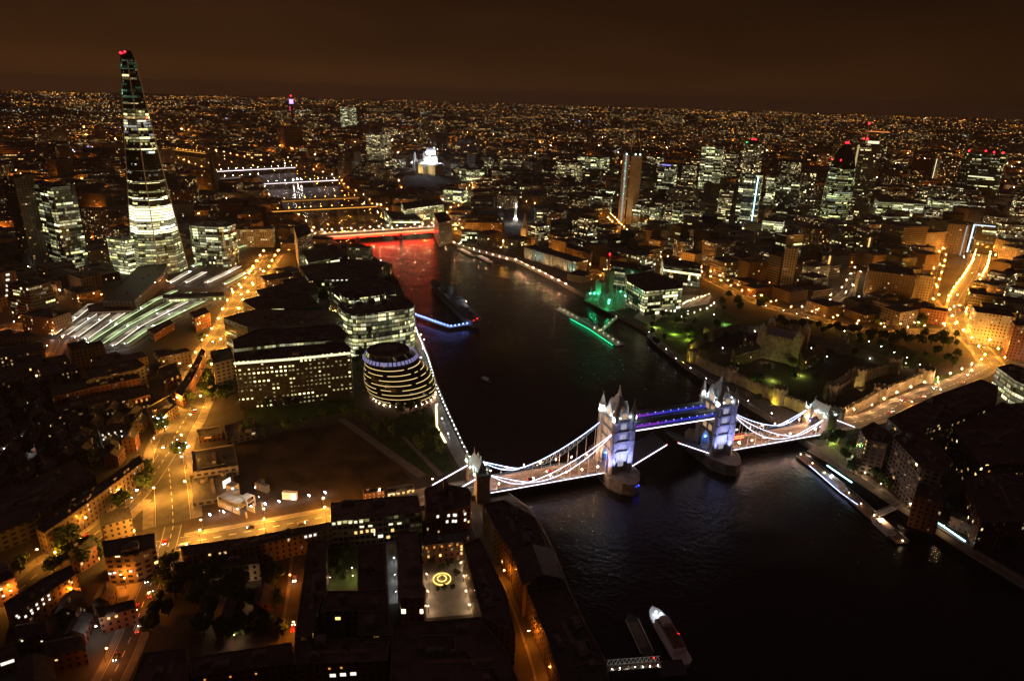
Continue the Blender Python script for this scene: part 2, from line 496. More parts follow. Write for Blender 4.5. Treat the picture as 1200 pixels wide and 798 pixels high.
b.inputs['IOR'].default_value = 1.33
g = t.nodes.new('ShaderNodeNewGeometry')
n1 = t.nodes.new('ShaderNodeTexNoise'); n1.inputs['Scale'].default_value = .30; n1.inputs['Detail'].default_value = 5; n1.inputs['Roughness'].default_value = .6
n2 = t.nodes.new('ShaderNodeTexNoise'); n2.inputs['Scale'].default_value = .035; n2.inputs['Detail'].default_value = 2
for n in (n1, n2): t.links.new(g.outputs['Position'], n.inputs['Vector'])
ad = t.nodes.new('ShaderNodeMath'); ad.operation = 'MULTIPLY_ADD'; ad.inputs[1].default_value = 2.0
t.links.new(n2.outputs[0], ad.inputs[0]); t.links.new(n1.outputs[0], ad.inputs[2])
bp = t.nodes.new('ShaderNodeBump'); bp.inputs['Strength'].default_value = .75; bp.inputs['Distance'].default_value = .65
t.links.new(ad.outputs[0], bp.inputs['Height']); t.links.new(bp.outputs[0], b.inputs['Normal'])
M['water'] = mw
w = MB().cap([(-4200,-1300), (2600,-1300), (2600,1700), (-4200,1700)], 0.0).build('river', M['water'])
tag(w, 'dark rippled tidal river winding through the city', 'river', kind='structure')

mg, t, b = mat_new('city_ground')
b.inputs['Roughness'].default_value = .9
g = t.nodes.new('ShaderNodeNewGeometry')
n1 = t.nodes.new('ShaderNodeTexNoise'); n1.inputs['Scale'].default_value = .012; n1.inputs['Detail'].default_value = 8; n1.inputs['Roughness'].default_value = .65
t.links.new(g.outputs['Position'], n1.inputs['Vector'])
cr = t.nodes.new('ShaderNodeValToRGB')
cr.color_ramp.elements[0].position = .35; cr.color_ramp.elements[0].color = (.03, .027, .024, 1)
cr.color_ramp.elements[1].position = .68; cr.color_ramp.elements[1].color = (.10, .08, .06, 1)
t.links.new(n1.outputs[0], cr.inputs[0]); t.links.new(cr.outputs[0], b.inputs['Base Color'])
M['ground'] = mg
# one sheet of land out to the horizon, cut by the river
RAD = 27000
a0 = math.atan2(SBd[0].y-CAM.y, SBd[0].x-CAM.x); a1 = math.atan2(NBd[0].y-CAM.y, NBd[0].x-CAM.x)
ring = []
if a0 > a1: a0 -= 2*math.pi
steps = 72
full = 2*math.pi-(a1-a0)
for i in range(steps+1):
    a = a1+full*i/steps
    ring.append((CAM.x+RAD*math.cos(a), CAM.y+RAD*math.sin(a)))
gnd = MB().cap([(p.x, p.y) for p in bank]+ring, LAND)
tag(gnd.build('ground', M['ground']), 'dark city ground stretching to the horizon', 'ground', kind='structure')
def quay(name, pts, label):
    pts = [Vector((p.x, p.y, LAND+.9)) for p in pts]
    q = MB().ribbon(pts, .9, 0, 0, 0, skirt=LAND+1.6)
    return tag(q.build(name, M['granite']), label, 'river wall')
quay('river_wall', SBd[2:]+SB, 'stone embankment wall along the left bank of the river')
quay('river_wall', NBd[2:]+NB, 'stone embankment wall along the right bank of the river')

# ------------------------------------------------------------------ roads
BA = Vector((math.sin(R(22)), math.cos(R(22)), 0)); BE = Vector((BA.y, -BA.x, 0))
def BL(X, E, Z): return BA*X+BE*E+Vector((0, 0, Z))
ROADS = []
def road(label, pts, width, pave=3.0, dash=True, mat_='asphalt', z=None):
    pl = [(G(*p) if len(p) == 2 else Vector(p)) for p in pts]
    pl = resample(smooth(pl, 2), 4.0)
    ROADS.append(dict(label=label, pl=pl, w=width, pave=pave, dash=dash, mat=mat_))
    return ROADS[-1]
road('broad main road past the glass offices', [(318,300),(300,330),(277,358),(266,388),(246,412),(240,432),(232,455),(220,487),(206,508),(196,532),(199,560),(202,590),(203,616)], 20, 6.0)
road('left fork road past the long brick terrace', [(196,532),(178,560),(158,585),(113,625),(82,647),(50,666),(16,698),(-10,722)], 13, 5.0)
road('straight road from the junction to the bridge', [tuple(BL(-338,0,LAND)), tuple(BL(-290,0,LAND)), tuple(BL(-240,0,LAND+.8)), tuple(BL(-190,0,LAND+2.9)), tuple(BL(-150,0,8.5)), tuple(BL(-134,0,8.5))], 13)
road('dim road running down from the junction', [(203,616),(196,645),(182,672),(170,700),(158,735),(142,773),(120,815)], 10)
road('raised approach road at the far bridge end', [tuple(BL(134,0,8.5)), tuple(BL(150,0,8.5)), tuple(BL(200,2,8.0)), (1050,478,), (1092,461), (1130,446), (1163,428)], 14)
road('orange multi lane road beyond the approach', [(1163,428),(1150,410),(1130,392),(1118,372),(1122,352),(1138,330),(1148,312),(1152,292)], 20)
road('orange road skirting the fortress', [(1135,395),(1090,386),(1045,392),(1000,386),(960,374),(925,366),(895,358),(860,342),(828,325),(800,312),(770,305),(745,288),(722,266),(705,248)], 13)
road('lane between the riverside warehouses', [(556,600),(563,625),(577,650),(590,672),(604,698),(618,735),(632,775),(640,810)], 6, 1.2, False)
road('deep orange side street between dark flats', [(352,640),(347,698),(338,748),(326,810)], 6.5, 1.5, False)
road('carriageway behind the floodlit customs building', [(512,262),(545,276),(580,284),(625,296),(660,306),(700,322),(738,322),(800,330)], 13)
road('orange street at far left', [(-20,395),(12,378),(40,388),(75,392),(60,420)], 10)
road('street from the red lit bridge northwards', [(516,266),(530,250),(540,236),(552,222),(566,208)], 12)
road('white lit street above the fortress', [(930,366),(985,352),(998,332),(1006,318)], 9)
road('side street off the orange crossroads', [(1118,372),(1088,352),(1095,330),(1104,300)], 10)
for r_ in ROADS: r_['zs'] = None
for i, rd in enumerate(ROADS):
    if i == 4:
        pl = rd['pl']; n = len(pl)
        for k, p in enumerate(pl): p.z = 8.5-(8.5-LAND)*max(0, min(1, (k/n-.22)/.6))
    dz = .06+.007*i
    high = i in (2, 4)
    o = MB().ribbon(rd['pl'], rd['w'], 0, dz, 0, skirt=4.6 if high else None).build('road', M[rd['mat']])
    tag(o, rd['label'], 'road', kind='structure')
    others = [q for j, q in enumerate(ROADS) if j != i]
    pv = MB()
    for sd in (-1, 1):
        off = sd*(rd['w']/2+rd['pave']/2)
        run = []
        pl = rd['pl']
        def flush():
            if len(run) > 1: pv.ribbon(run, rd['pave'], 0, dz+.13, 0, skirt=4.7 if high else .2)
            run.clear()
        for k, p in enumerate(pl):
            d = pl[min(k+1, len(pl)-1)]-pl[max(k-1, 0)]; d.z = 0; d.normalize()
            c = p+Vector((-d.y, d.x, 0))*off
            if any(line_dist(c, q['pl']) < q['w']/2+rd['pave']/2 for q in others): flush()
            else: run.append(c)
        flush()
    if pv.f: tag(pv.build('pavement', M['paving']), 'pavement beside the '+rd['label'], 'pavement', kind='structure')
    if rd['dash']:
        mk = MB()
        for k in range(0, len(rd['pl'])-1, 2):
            a, b2 = rd['pl'][k], rd['pl'][k+1]
            mk.ribbon([a, b2], .35, 0, dz+.006)
        for sd in (-1, 1):
            mk.ribbon(rd['pl'], .18, 0, dz+.005, sd*(rd['w']/2-.6))
        tag(mk.build('road_marking', M['paint']), 'painted lines on the '+rd['label'], 'road marking', kind='structure')

# ------------------------------------------------------------------ street lamps
def lamp_proto(name, h, arm, headmat, r):
    t = thing(name, '', 'street lamp')
    MB().frus((0, 0), 0, h, .14, .08, 6).build('post', M['dark'], t)
    a = MB().bar((0, 0, h-.1), (arm, 0, h+.25), .1)
    a.box((arm, 0, h+.2), (.9, .4, .15)); a.build('arm', M['dark'], t)
    MB().octa((arm, 0, h-.05), r, 0, .8).build('lamp_head', headmat, t)
    return t
PROTO = {}
LAMPS = {}
def lamp(kind, p, rz, label, group):
    if kind not in PROTO:
        h, arm, mt, r = dict(sodium=(9, 1.8, M['sodium'], .34), approach=(7, .4, M['lampapproach'], .3), main=(10, 2.2, M['sodiummain'], .36), deep=(8, 1.4, M['sodiumdeep'], .34), white=(6, .3, M['lampwhite'], .26),
                             warm=(7, .4, M['lampwarm'], .3), small=(4, .2, M['lampwhite'], .18), smallwarm=(4.5, .2, M['lampgarden'], .2), dot=(4, .2, M['lampdot'], .3))[kind]
        t = lamp_proto({'small': 'path_lamp', 'smallwarm': 'garden_lamp', 'dot': 'quay_lamp', 'white': 'platform_lamp'}.get(kind, 'street_lamp'), h, arm, mt, r); PROTO[kind] = t
        t.location = p; t.rotation_euler = (0, 0, rz); t['label'] = label; t['group'] = group
        return t
    return dup(PROTO[kind], p, rz, label, group)
FARLAMP = []
LAMPSPEC = {0: ('main', 34), 1: ('sodium', 30), 2: ('main', 34), 3: ('deep', 34), 4: ('approach', 24), 5: ('main', 28), 6: ('sodium', 26), 7: ('deep', 22),
            8: ('deep', 34), 9: ('sodium', 34), 10: ('deep', 24), 11: ('sodium', 32), 12: ('warm', 24), 13: ('sodium', 26)}
for i, rd in enumerate(ROADS):
    if i not in LAMPSPEC: continue
    kind, sp = LAMPSPEC[i]
    pts = resample(rd['pl'], sp)
    for k, p in enumerate(pts):
        q = pts[min(k+1, len(pts)-1)]-pts[max(k-1, 0)]; q.z = 0
        if q.length < .1: continue
        q.normalize(); nrm = Vector((-q.y, q.x, 0))
        for sd in ((-1, 1) if (rd['w'] > 12 and i not in (4,)) else ((1,) if i == 4 else ((-1)**k,))):
            c = p+nrm*sd*(rd['w']/2+.8)
            if any(line_dist(c, z['pl']) < z['w']/2 for j, z in enumerate(ROADS) if j != i): continue
            if (c-CAM).length > 1000: FARLAMP.append((c.x, c.y, p.z+8.5, kind)); continue
            if i == 7 and (c-BL(-140, 9, 8.5)).length < 45: continue
            if i == 2 and (c-BL(-134, 0, 8.5)).length < 75: kind_ = 'warm'
            else: kind_ = kind
            lamp(kind_, (c.x, c.y, p.z+.15), math.atan2(-nrm.y*sd, -nrm.x*sd),
                 {'sodium': 'orange street lamp', 'main': 'bright orange street lamp', 'approach': 'bright globe lamp', 'deep': 'deep orange street lamp', 'warm': 'bright white street lamp'}[kind]+' beside the '+rd['label'],
                 'street lamps of the '+rd['label'])
# ------------------------------------------------------------------ the twin towered bridge
TB = thing('tower_bridge', 'floodlit twin towered suspension bridge with raised roadway spanning the dark river', 'bridge', (0, 0, 0), R(68))
DZ = 8.5
def spot(name, parent, loc, target, power, col, ang=70, size=.4):
    l = bpy.data.lights.new(name, 'SPOT'); l.energy = power; l.color = col; l.spot_size = R(ang); l.spot_blend = .6
    l.shadow_soft_size = size
    o = bpy.data.objects.new(name, l); COL.objects.link(o); o.parent = parent
    o.location = loc
    o.rotation_euler = (Vector(target)-Vector(loc)).to_track_quat('-Z', 'Y').to_euler()
    return o
def point(name, parent, loc, power, col, size=.3):
    l = bpy.data.lights.new(name, 'POINT'); l.energy = power; l.color = col; l.shadow_soft_size = size
    o = bpy.data.objects.new(name, l); COL.objects.link(o); o.location = loc
    if parent: o.parent = parent
    return o
M['towerstone'] = mat('tower_stone', (.42, .40, .38), .8, noise=.22, scale=.6, bump=.3)
M['towergranite'] = mat('tower_pier_granite', (.25, .22, .18), .85, noise=.35, scale=.25, bump=.4)
M['towerwin'] = emit('tower_window_glow', (1, .60, .30), .75, False)
M['towerwinwhite'] = emit('tower_window_white', (.85, .82, 1), .62, False)
M['courses'] = mat('tower_course_stone', (.16, .155, .16), .8, noise=.2, scale=.6)
M['towerwindark'] = mat('tower_window_dark', (.03, .035, .06), .3)
M['towerroof'] = mat('tower_roof_slate', (.36, .36, .37), .55, noise=.15, scale=.5)
def bridge_tower(X0, sgn):
    """sgn = +1: the river-ward face is towards +X"""
    # pier with pointed cutwaters
    pr = MB()
    hw, hl = 11.5, 22.0
    poly = [(X0-hw, -hl+6), (X0-hw*.55, -hl-3), (X0, -hl-7), (X0+hw*.55, -hl-3), (X0+hw, -hl+6), (X0+hw, hl-6), (X0+hw*.55, hl+3), (X0, hl+7), (X0-hw*.55, hl+3), (X0-hw, hl-6)]
    ins = [(X0+(x-X0)*1.05, y*1.03) for x, y in poly]
    pr.walls(ins, -2, 1.5); pr.cap(ins, 1.5)
    pr.walls(poly, 1.5, 7.2); pr.cap(poly, 7.2)
    pier = pr.build('pier', M['towergranite'], TB)
    pp = MB(); pin = [(X0+(x-X0)*1.03, y*1.02) for x, y in poly]; inn = [(X0+(x-X0)*.93, y*.965) for x, y in poly]
    pp.walls(pin, 7.2, 8.5)
    pp.walls(inn[::-1], 7.2, 8.5)
    for i in range(len(pin)):
        j = (i+1) % len(pin)
        pp.add([(*pin[i], 8.5), (*pin[j], 8.5), (*inn[j], 8.5), (*inn[i], 8.5)], [(0, 1, 2, 3)])
    pp.build('parapet', M['towergranite'], pier)
    # masonry body
    bx, by, top = 6.6, 9.6, 46.0
    ow = 4.9
    bo = MB()
    for s in (-1, 1):
        bo.box((X0, s*(ow+(by-ow)/2), DZ-1.3), (2*bx, by-ow, 16.3))
    # pointed road arch: spandrels
    n = 8
    for s in (-1, 1):
        pts = [(s*ow*(1-i/n)**1.0, 14.5+8.3*math.sin(math.pi/2*i/n)) for i in range(n+1)]
        for (y0, z0), (y1, z1) in zip(pts, pts[1:]):
            P = [(X0-bx, y0, z0), (X0-bx, y1, z1), (X0-bx, y1, 23.5), (X0-bx, y0, 23.5),
                 (X0+bx, y0, z0), (X0+bx, y1, z1), (X0+bx, y1, 23.5), (X0+bx, y0, 23.5)]
            bo.add(P, [(0, 1, 2, 3), (4, 7, 6, 5), (0, 4, 5, 1)])
    bo.box((X0, 0, 23.5), (2*bx, 2*by, top-23.5))
    body = bo.build('tower', M['towerstone'], TB)
    for z, hgt, o in ((9.5, .9, .5), (22.6, .9, .55), (30.2, .8, .5), (37.6, .8, .5), (45.4, 1.2, .8)):
        if z < 15:
            c = MB()
            for s in (-1, 1): c.box((X0, s*(ow+(by-ow)/2), z), (2*bx+2*o, by-ow-.02, hgt))
        else:
            c = MB().box((X0, 0, z), (2*bx+2*o, 2*by+2*o, hgt))
        c.build('string_course', M['courses'], body)
    # corner turrets with spires
    for sx in (-1, 1):
        for sy in (-1, 1):
            c = (X0+sx*bx, sy*by)
            tu = MB()
            tu.frus(c, DZ-1.3, 12, 2.75, 2.55, 8, 0, R(22.5)); tu.frus(c, 12, 44.5, 2.35, 2.35, 8, 0, R(22.5))
            for z in (22.4, 30.0, 37.4): tu.frus(c, z, z+1.1, 2.62, 2.62, 8, 0, R(22.5))
            tu.frus(c, 44.5, 46.2, 2.4, 3.0, 8, 0, R(22.5)); tu.frus(c, 46.2, 50.5, 2.2, 2.2, 8, 0, R(22.5))
            tu.frus(c, 50.5, 51.2, 2.5, 2.5, 8, 0, R(22.5))
            tu.frus(c, 51.2, 58.6, 2.1, .18, 8, 0, R(22.5))
            tu.frus(c, 58.6, 60.8, .14, .08, 6); tu.box((c[0], c[1], 59.3), (.2, 1.2, .25))
            tu.build('turret', M['towerstone'], body)
    # windows: lit gothic lights on every storey
    def win(face, a, z, w, h, m):
        q = MB()
        k = 3
        for i in range(k):
            oo = a+(i-1)*w/k
            ww = w/k*.62
            if face in 'EW':
                s = -1 if face == 'E' else 1
                pts = [(X0+oo-ww/2, z), (X0+oo+ww/2, z), (X0+oo+ww/2, z+h*.75), (X0+oo, z+h), (X0+oo-ww/2, z+h*.75)]
                P = [(x, s*(by+.06), zz) for x, zz in pts]
            else:
                s = -1 if face == 'S' else 1
                pts = [(oo-ww/2, z), (oo+ww/2, z), (oo+ww/2, z+h*.75), (oo, z+h), (oo-ww/2, z+h*.75)]
                P = [(X0+s*(bx+.06), y, zz) for y, zz in pts]
            q.add(P, [(0, 1, 2, 3, 4)])
        q.build('window', m, body)
    for face, n in (('E', 1), ('W', 1), ('S', 2), ('N', 2)):
        for z, h in ((11.5, 7.5), (24.6, 4.6), (32.0, 4.6), (39.4, 4.8)):
            if face in 'SN' and z < 20: continue
            for k in range(n):
                a = 0 if n == 1 else (-3.1 if k == 0 else 3.1)
                win(face, a, z, 4.4 if n == 1 else 4.0, h, M['towerwin'] if face in 'SN' else M['towerwinwhite'])
    # gables over the faces, steep roof, lantern and finial
    rf = MB()
    base = [(X0-bx+.8, -by+.8, 46.5), (X0+bx-.8, -by+.8, 46.5), (X0+bx-.8, by-.8, 46.5), (X0-bx+.8, by-.8, 46.5)]
    topq = [(X0-.9, -2.2, 60.5), (X0+.9, -2.2, 60.5), (X0+.9, 2.2, 60.5), (X0-.9, 2.2, 60.5)]
    rf.add(base+topq, [(0, 1, 5, 4), (1, 2, 6, 5), (2, 3, 7, 6), (3, 0, 4, 7), (4, 5, 6, 7)])
    roof = rf.build('roof', M['towerroof'], body)
    ln = MB()
    ln.frus((X0, 0), 60.5, 62.2, 1.3, 1.0, 8).frus((X0, 0), 62.2, 66.0, .9, .1, 8).frus((X0, 0), 66, 68.2, .12, .08, 6)
    ln.box((X0, 0, 66.6), (.25, 1.3, .3))
    ln.build('lantern', M['white'], body)
    for face in 'EWSN':
        gq = MB()
        if face in 'EW':
            s = -1 if face == 'E' else 1
            P = [(X0-2.6, s*by, 46.5), (X0+2.6, s*by, 46.5), (X0+2.6, s*by, 51), (X0, s*by, 55), (X0-2.6, s*by, 51)]
            Q = [(x, s*(by-4.5), z) for x, y, z in P]
        else:
            s = -1 if face == 'S' else 1
            P = [(X0+s*bx, -3.2, 46.5), (X0+s*bx, 3.2, 46.5), (X0+s*bx, 3.2, 51), (X0+s*bx, 0, 55.5), (X0+s*bx, -3.2, 51)]
            Q = [(X0+s*(bx-3.5), y, z) for x, y, z in P]
        gq.add(P+Q, [(0, 1, 2, 3, 4), (5, 9, 8, 7, 6), (1, 6, 7, 2), (2, 7, 8, 3), (3, 8, 9, 4), (4, 9, 5, 0)])
        gq.build('gable', M['towerstone'], body)
        win(face, 0, 47.2, 3.4, 4.6, M['towerwin'])
    # bluish lit carriage arch lining
    ar = MB()
    for s in (-1, 1): ar.box((X0, s*(ow-.12), DZ), (2*bx-.4, .12, 5.8))
    ar.build('arch_lining', M['bluesteel'], body)
    bam = emit('blue_arch_lamp', (.10, .32, 1), 300)
    for dx in (-4, 0, 4):
        for yy in (3.9, -3.9): MB().octa((X0+dx, yy, 15.2), .28, 0, .5).build('arch_lamp', bam, body)
    # floodlights: blue from the pier ends, warm up the land-side face, white on the roof
    for (x, y) in ((-5, -13.5), (5, -13.5), (-5, 13.5), (5, 13.5)): MB().box((X0+x, y, 7.25), (.9, .6, .7)).build('floodlight', M['dark'], body)
    for x in (-4.5, 4.5):
        spot('flood', TB, (X0+x, -18.5, 8.6), (X0+x*.5, -9.6, 32), 42000, (.34, .38, 1), 75)
        spot('flood', TB, (X0+x, 18.5, 8.6), (X0+x*.5, 9.6, 30), 12000, (.26, .32, 1), 75)
    for y in (-7, 7):
        spot('flood', TB, (X0-sgn*12, y, 9.6), (X0-sgn*6.6, y*.6, 30), 15000, (1, .58, .32), 80)
    spot('flood', TB, (X0-sgn*11.5, -11.5, 9.5), (X0-sgn*6, -9, 34), 26000, (.3, .36, 1), 60)
    for sx in (-1, 1):
        for sy in (-1, 1):
            pt = (X0+sx*4.9, sy*9.0, 47.3)
            point('roof_flood', TB, (X0+sx*8.3, sy*6.5, 48.6), 1500, (.85, .97, 1), .2)
    for sx, sy in ((-1, -1), (1, -1), (-sgn, 1)):
        spot('roof_uplight', TB, (X0+sx*9.5, sy*11.5, 46.6), (X0, 0, 57), 15000, (.92, .96, 1), 75)
    rlm = emit('roof_lamp', (.85, 1, .98), 60)
    for q, r_ in (((X0-sgn*7.6, -4.2, 48.8), .42), ((X0+3.6, -10.4, 48.8), .42), ((X0-3.6, -10.4, 48.8), .3), ((X0-sgn*7.6, 4.2, 48.8), .3)): MB().octa(q, r_).build('roof_lamp', rlm, body)
    return body
bridge_tower(-41, 1)
bridge_tower(41, -1)

# decks of the two side spans
for s in (-1, 1):
    x0, x1 = s*51.5, s*134.5
    xm, L = (x0+x1)/2, 83
    dk = MB().box((xm, 0, 6.6), (L, 18.6, 1.6))
    for k in range(14):
        dk.box((x0+s*(3+k*5.9), 0, 5.4), (.8, 18.2, 1.2))
    deck = dk.build('deck', M['dark'], TB)
    MB().box((xm, 0, 8.21), (L, 10.6, .1)).build('roadway', mat('bridge_asphalt', (.16, .125, .10), .8, noise=.3, scale=.3), deck)
    for e_ in (-1, 1):
        MB().box((xm, e_*7.3, 8.21), (L, 3.9, .26)).build('footway', M['paving'], deck)
        pa = MB().box((xm, e_*9.15, 8.2), (L, .3, .35))
        for k in range(42): pa.box((x0+s*(1+k*1.97), e_*9.15, 8.5), (.28, .22, .95))
        pa.box((xm, e_*9.15, 9.4), (L, .3, .2))
        pa.build('parapet', M['bluesteel'], deck)
        MB().box((xm, e_*9.36, 8.0), (L, .16, .34)).build('light_strip', M['led'], deck)
    mk = MB()
    for k in range(20): mk.box((x0+s*(3+k*4.1), 0, 8.315), (2.2, .25, .01))
    mk.build('lane_marking', M['paint'], deck)
    # stiffened suspension chains
    for e_ in (-1, 1):
        xl = s*108.0
        up = []; lo = []
        A, B_ = (s*48.6, 37.5), (xl, 10.9)
        N_ = 18
        for i in range(N_+1):
            u = i/N_
            x = A[0]+(B_[0]-A[0])*u
            zc = B_[1]+(A[1]-B_[1])*(1-u)**1.75
            th = 5.2*math.sin(math.pi*min(1, u*1.02))**.9 if 0 < u < 1 else 0
            up.append(Vector((x, e_*8.9, zc+th*.28+.25))); lo.append(Vector((x, e_*8.9, zc-th*.62-.25)))
        up2 = []; lo2 = []
        for i in range(7):
            u = i/6
            x = xl+(s*133.5-xl)*u
            zc = 10.9+(20.5-10.9)*u**1.5
            th = 2.2*math.sin(math.pi*u) if 0 < u < 1 else 0
            up2.append(Vector((x, e_*8.9, zc+th*.4+.25))); lo2.append(Vector((x, e_*8.9, zc-th*.6-.25)))
        ch = MB()
        for a in (up, lo, up2, lo2): ch.path(a, .55, .5)
        chain = ch.build('chain', M['bluesteel'], TB)
        tr = MB()
        for a, b2 in ((up, lo), (up2, lo2)):
            for i in range(1, len(a)-1): tr.bar(a[i], b2[i], .28); tr.bar(a[i], b2[i+1], .22)
        tr.build('lattice', M['white'], chain)
        for q in lo[1:-2:2]+lo2[1:-1:2]: MB().bar((q.x, q.y, q.z), (q.x, q.y, 8.4), .24).build('hanger', M['white'], chain)
        for a in ((up, lo, up2, lo2) if e_ == -1 else (up, lo2, up2)):
            oy = -.36 if e_ == -1 else -.36
            MB().path([p+Vector((0, oy, .12)) for p in a], .24, .24).build('light_strip', M['led'] if e_ == -1 else M['ledpale'], chain)
        # lanterns along the footway
        if 'blant' not in M: M['blant'] = emit('bridge_lantern', (1, .52, .29), 3000)
        for k in range(7):
            x = x0+s*(6+k*11.8)
            MB().frus((x, e_*8.5), 8.4, 13.2, .16, .1, 6).build('lantern_post', M['dark'], deck)
            MB().octa((x, e_*8.5, 13.3), .24).build('lantern', M['blant'], deck)
    # abutment tower
    ab = MB()
    XA = s*140.0
    for e_ in (-1, 1):
        ab.box((XA, e_*9.2, -1), (8.5, 6.4, 24.5))
        ab.box((XA, e_*9.2, 21.6), (9.1, 7.0, .8))
        for sx in (-1, 1):
            for sy in (-1, 1): ab.frus((XA+sx*4, e_*9.2+sy*2.9), 22.4, 24.6, .8, .8, 8); ab.frus((XA+sx*4, e_*9.2+sy*2.9), 24.6, 27, .8, .1, 8)
    n = 8
    for sd in (-1, 1):
        pts = [(sd*6.0*(1-i/n), 13.5+5.5*math.sin(math.pi/2*i/n)) for i in range(n+1)]
        for (y0, z0), (y1, z1) in zip(pts, pts[1:]):
            P = [(XA-3, y0, z0), (XA-3, y1, z1), (XA-3, y1, 22.4), (XA-3, y0, 22.4), (XA+3, y0, z0), (XA+3, y1, z1), (XA+3, y1, 22.4), (XA+3, y0, 22.4)]
            ab.add(P, [(0, 1, 2, 3), (4, 7, 6, 5), (0, 4, 5, 1), (3, 2, 6, 7)])
    abut = ab.build('abutment_tower', M['towergranite'], TB)
    rf = MB()
    rf.gable([(XA-3.6, -10), (XA+3.6, -10), (XA+3.6, 10), (XA-3.6, 10)], 22.4, 7.5, 0, .12)
    for y in (-7.5, 7.5): rf.frus((XA, y), 29.4, 33.5, .35, .06, 6)
    rf.build('roof', M['lead'], abut)
    vam = emit('violet_arch_lamp', (.2, .12, 1), 130)
    for y in (-5.4, 5.4): MB().octa((XA-s*3.5, y, 12.5), .35).build('arch_lamp', vam, abut)
    rlm = emit('abutment_roof_lamp', (.6, 1, .97), 800)
    for y in (-9.2, 0, 9.2):
        for sx in (-1, 1): MB().octa((XA+sx*5.2, y, 23.6), .3).build('roof_lamp', rlm, abut)
    # ties down to the ground on the land side
    for e_ in (-1, 1):
        a, b2 = Vector((s*144, e_*8.9, 20)), Vector((s*168, e_*8.9, 9.3))
        tie = MB().path([a, b2], .6).build('anchor_tie', M['bluesteel'], TB)
        MB().path([a+Vector((0, -.4, .2)), b2+Vector((0, -.4, .2))], .4).build('light_strip', M['led'], tie)
    spot('flood', TB, (XA-s*16, -6, 10), (XA, -9, 16), 2600, (.35, .35, 1), 70)
# high-level walkways
for e_ in (-1, 1):
    wk = MB()
    y = e_*6.8
    wk.box((0, y, 36.8), (69, 3.6, .7)); wk.box((0, y, 41.2), (69, 3.8, .5))
    for sd in (-1, 1):
        for k in range(24):
            xa, xb = -34.5+k*69/24, -34.5+(k+1)*69/24
            wk.bar((xa, y+sd*1.75, 37.5), (xb, y+sd*1.75, 41.2), .2); wk.bar((xb, y+sd*1.75, 37.5), (xa, y+sd*1.75, 41.2), .2)
    w_ = wk.build('walkway', M['bluesteel'], TB)
    MB().box((0, y, 41.72), (69, 3.2, .5)).build('walkway_roof', M['slate'], w_)
    if e_ == -1: MB().box((0, y-2.0, 36.3), (69, .25, .5)).build('light_strip', M['led'], w_)
    M.setdefault('wpur', emit('walkway_purple', (.42, .06, .9), .55) if 'wpur' not in M else M['wpur'])
    M.setdefault('wvio', emit('walkway_violet', (.16, .06, .95), .6) if 'wvio' not in M else M['wvio'])
    M.setdefault('wblu', emit('walkway_blue', (.05, .06, .9), .6) if 'wblu' not in M else M['wblu'])
    n = 22
    for k in range(n):
        x = -33+k*66/(n-1); f = k/(n-1)
        MB().box((x, y-1.96, 38.9), (66/(n-1)-.5, .12, 1.5)).build('light_panel', M['wpur'] if f < .3 else (M['wvio'] if f < .48 else M['wblu']), w_)
        if k % 2 == 0: MB().octa((x, y-2.1, 40.9), .26).build('walkway_lamp', M['ledpurple'] if f < .3 else M['ledpale'], w_)
# raised bascules
ang = R(25)
for s in (-1, 1):
    bs = MB()
    px_, pz = s*32.5, 8.2
    def at_(l, yy, up_): return (px_-s*(l*math.cos(ang)+0)+s*up_*math.sin(ang), yy, pz+l*math.sin(ang)+up_*math.cos(ang))
    L = 31
    for yy in (-7.6, -2.6, 2.6, 7.6):
        P = [at_(0, yy-.4, 0), at_(L, yy-.4, 0), at_(L, yy-.4, -1.2), at_(0, yy-.4, -4.5), at_(0, yy+.4, 0), at_(L, yy+.4, 0), at_(L, yy+.4, -1.2), at_(0, yy+.4, -4.5)]
        bs.add(P, [(0, 1, 2, 3), (4, 7, 6, 5), (0, 4, 5, 1), (1, 5, 6, 2), (2, 6, 7, 3), (3, 7, 4, 0)])
    P = [at_(0, -8.6, .1), at_(L, -8.6, .1), at_(L, 8.6, .1), at_(0, 8.6, .1), at_(0, -8.6, .5), at_(L, -8.6, .5), at_(L, 8.6, .5), at_(0, 8.6, .5)]
    bs.add(P, [(0, 1, 5, 4), (1, 2, 6, 5), (2, 3, 7, 6), (3, 0, 4, 7), (4, 5, 6, 7), (3, 2, 1, 0)])
    ba = bs.build('bascule', M['dark'], TB)
    for e_ in (-1, 1):
        rl = MB().bar(at_(0, e_*8.4, 1.7), at_(L, e_*8.4, 1.7), .16)
        for k in range(16): rl.bar(at_(k*2, e_*8.4, .5), at_(k*2, e_*8.4, 1.7), .14)
        rl.build('railing', M['bluesteel'], ba)
    MB().bar(at_(0, -8.75, .3), at_(L, -8.75, .3), .4).build('light_strip', M['led'], ba)
    if s == -1: pass
    rp = MB().octa(at_(L, -8.75, .8), .35); rp.build('warning_light', M['ledred'], ba)
# blue navigation lights on the near pier
nb = MB()
for dx in (-3.4, -1, 1.4, 3.8): nb.octa((-41+dx+2, -27.2+abs(dx)*.35, 5.0), .35)
nb.build('navigation_light', emit('blue_navigation_lamp', (.02, .04, 1), 30), TB)
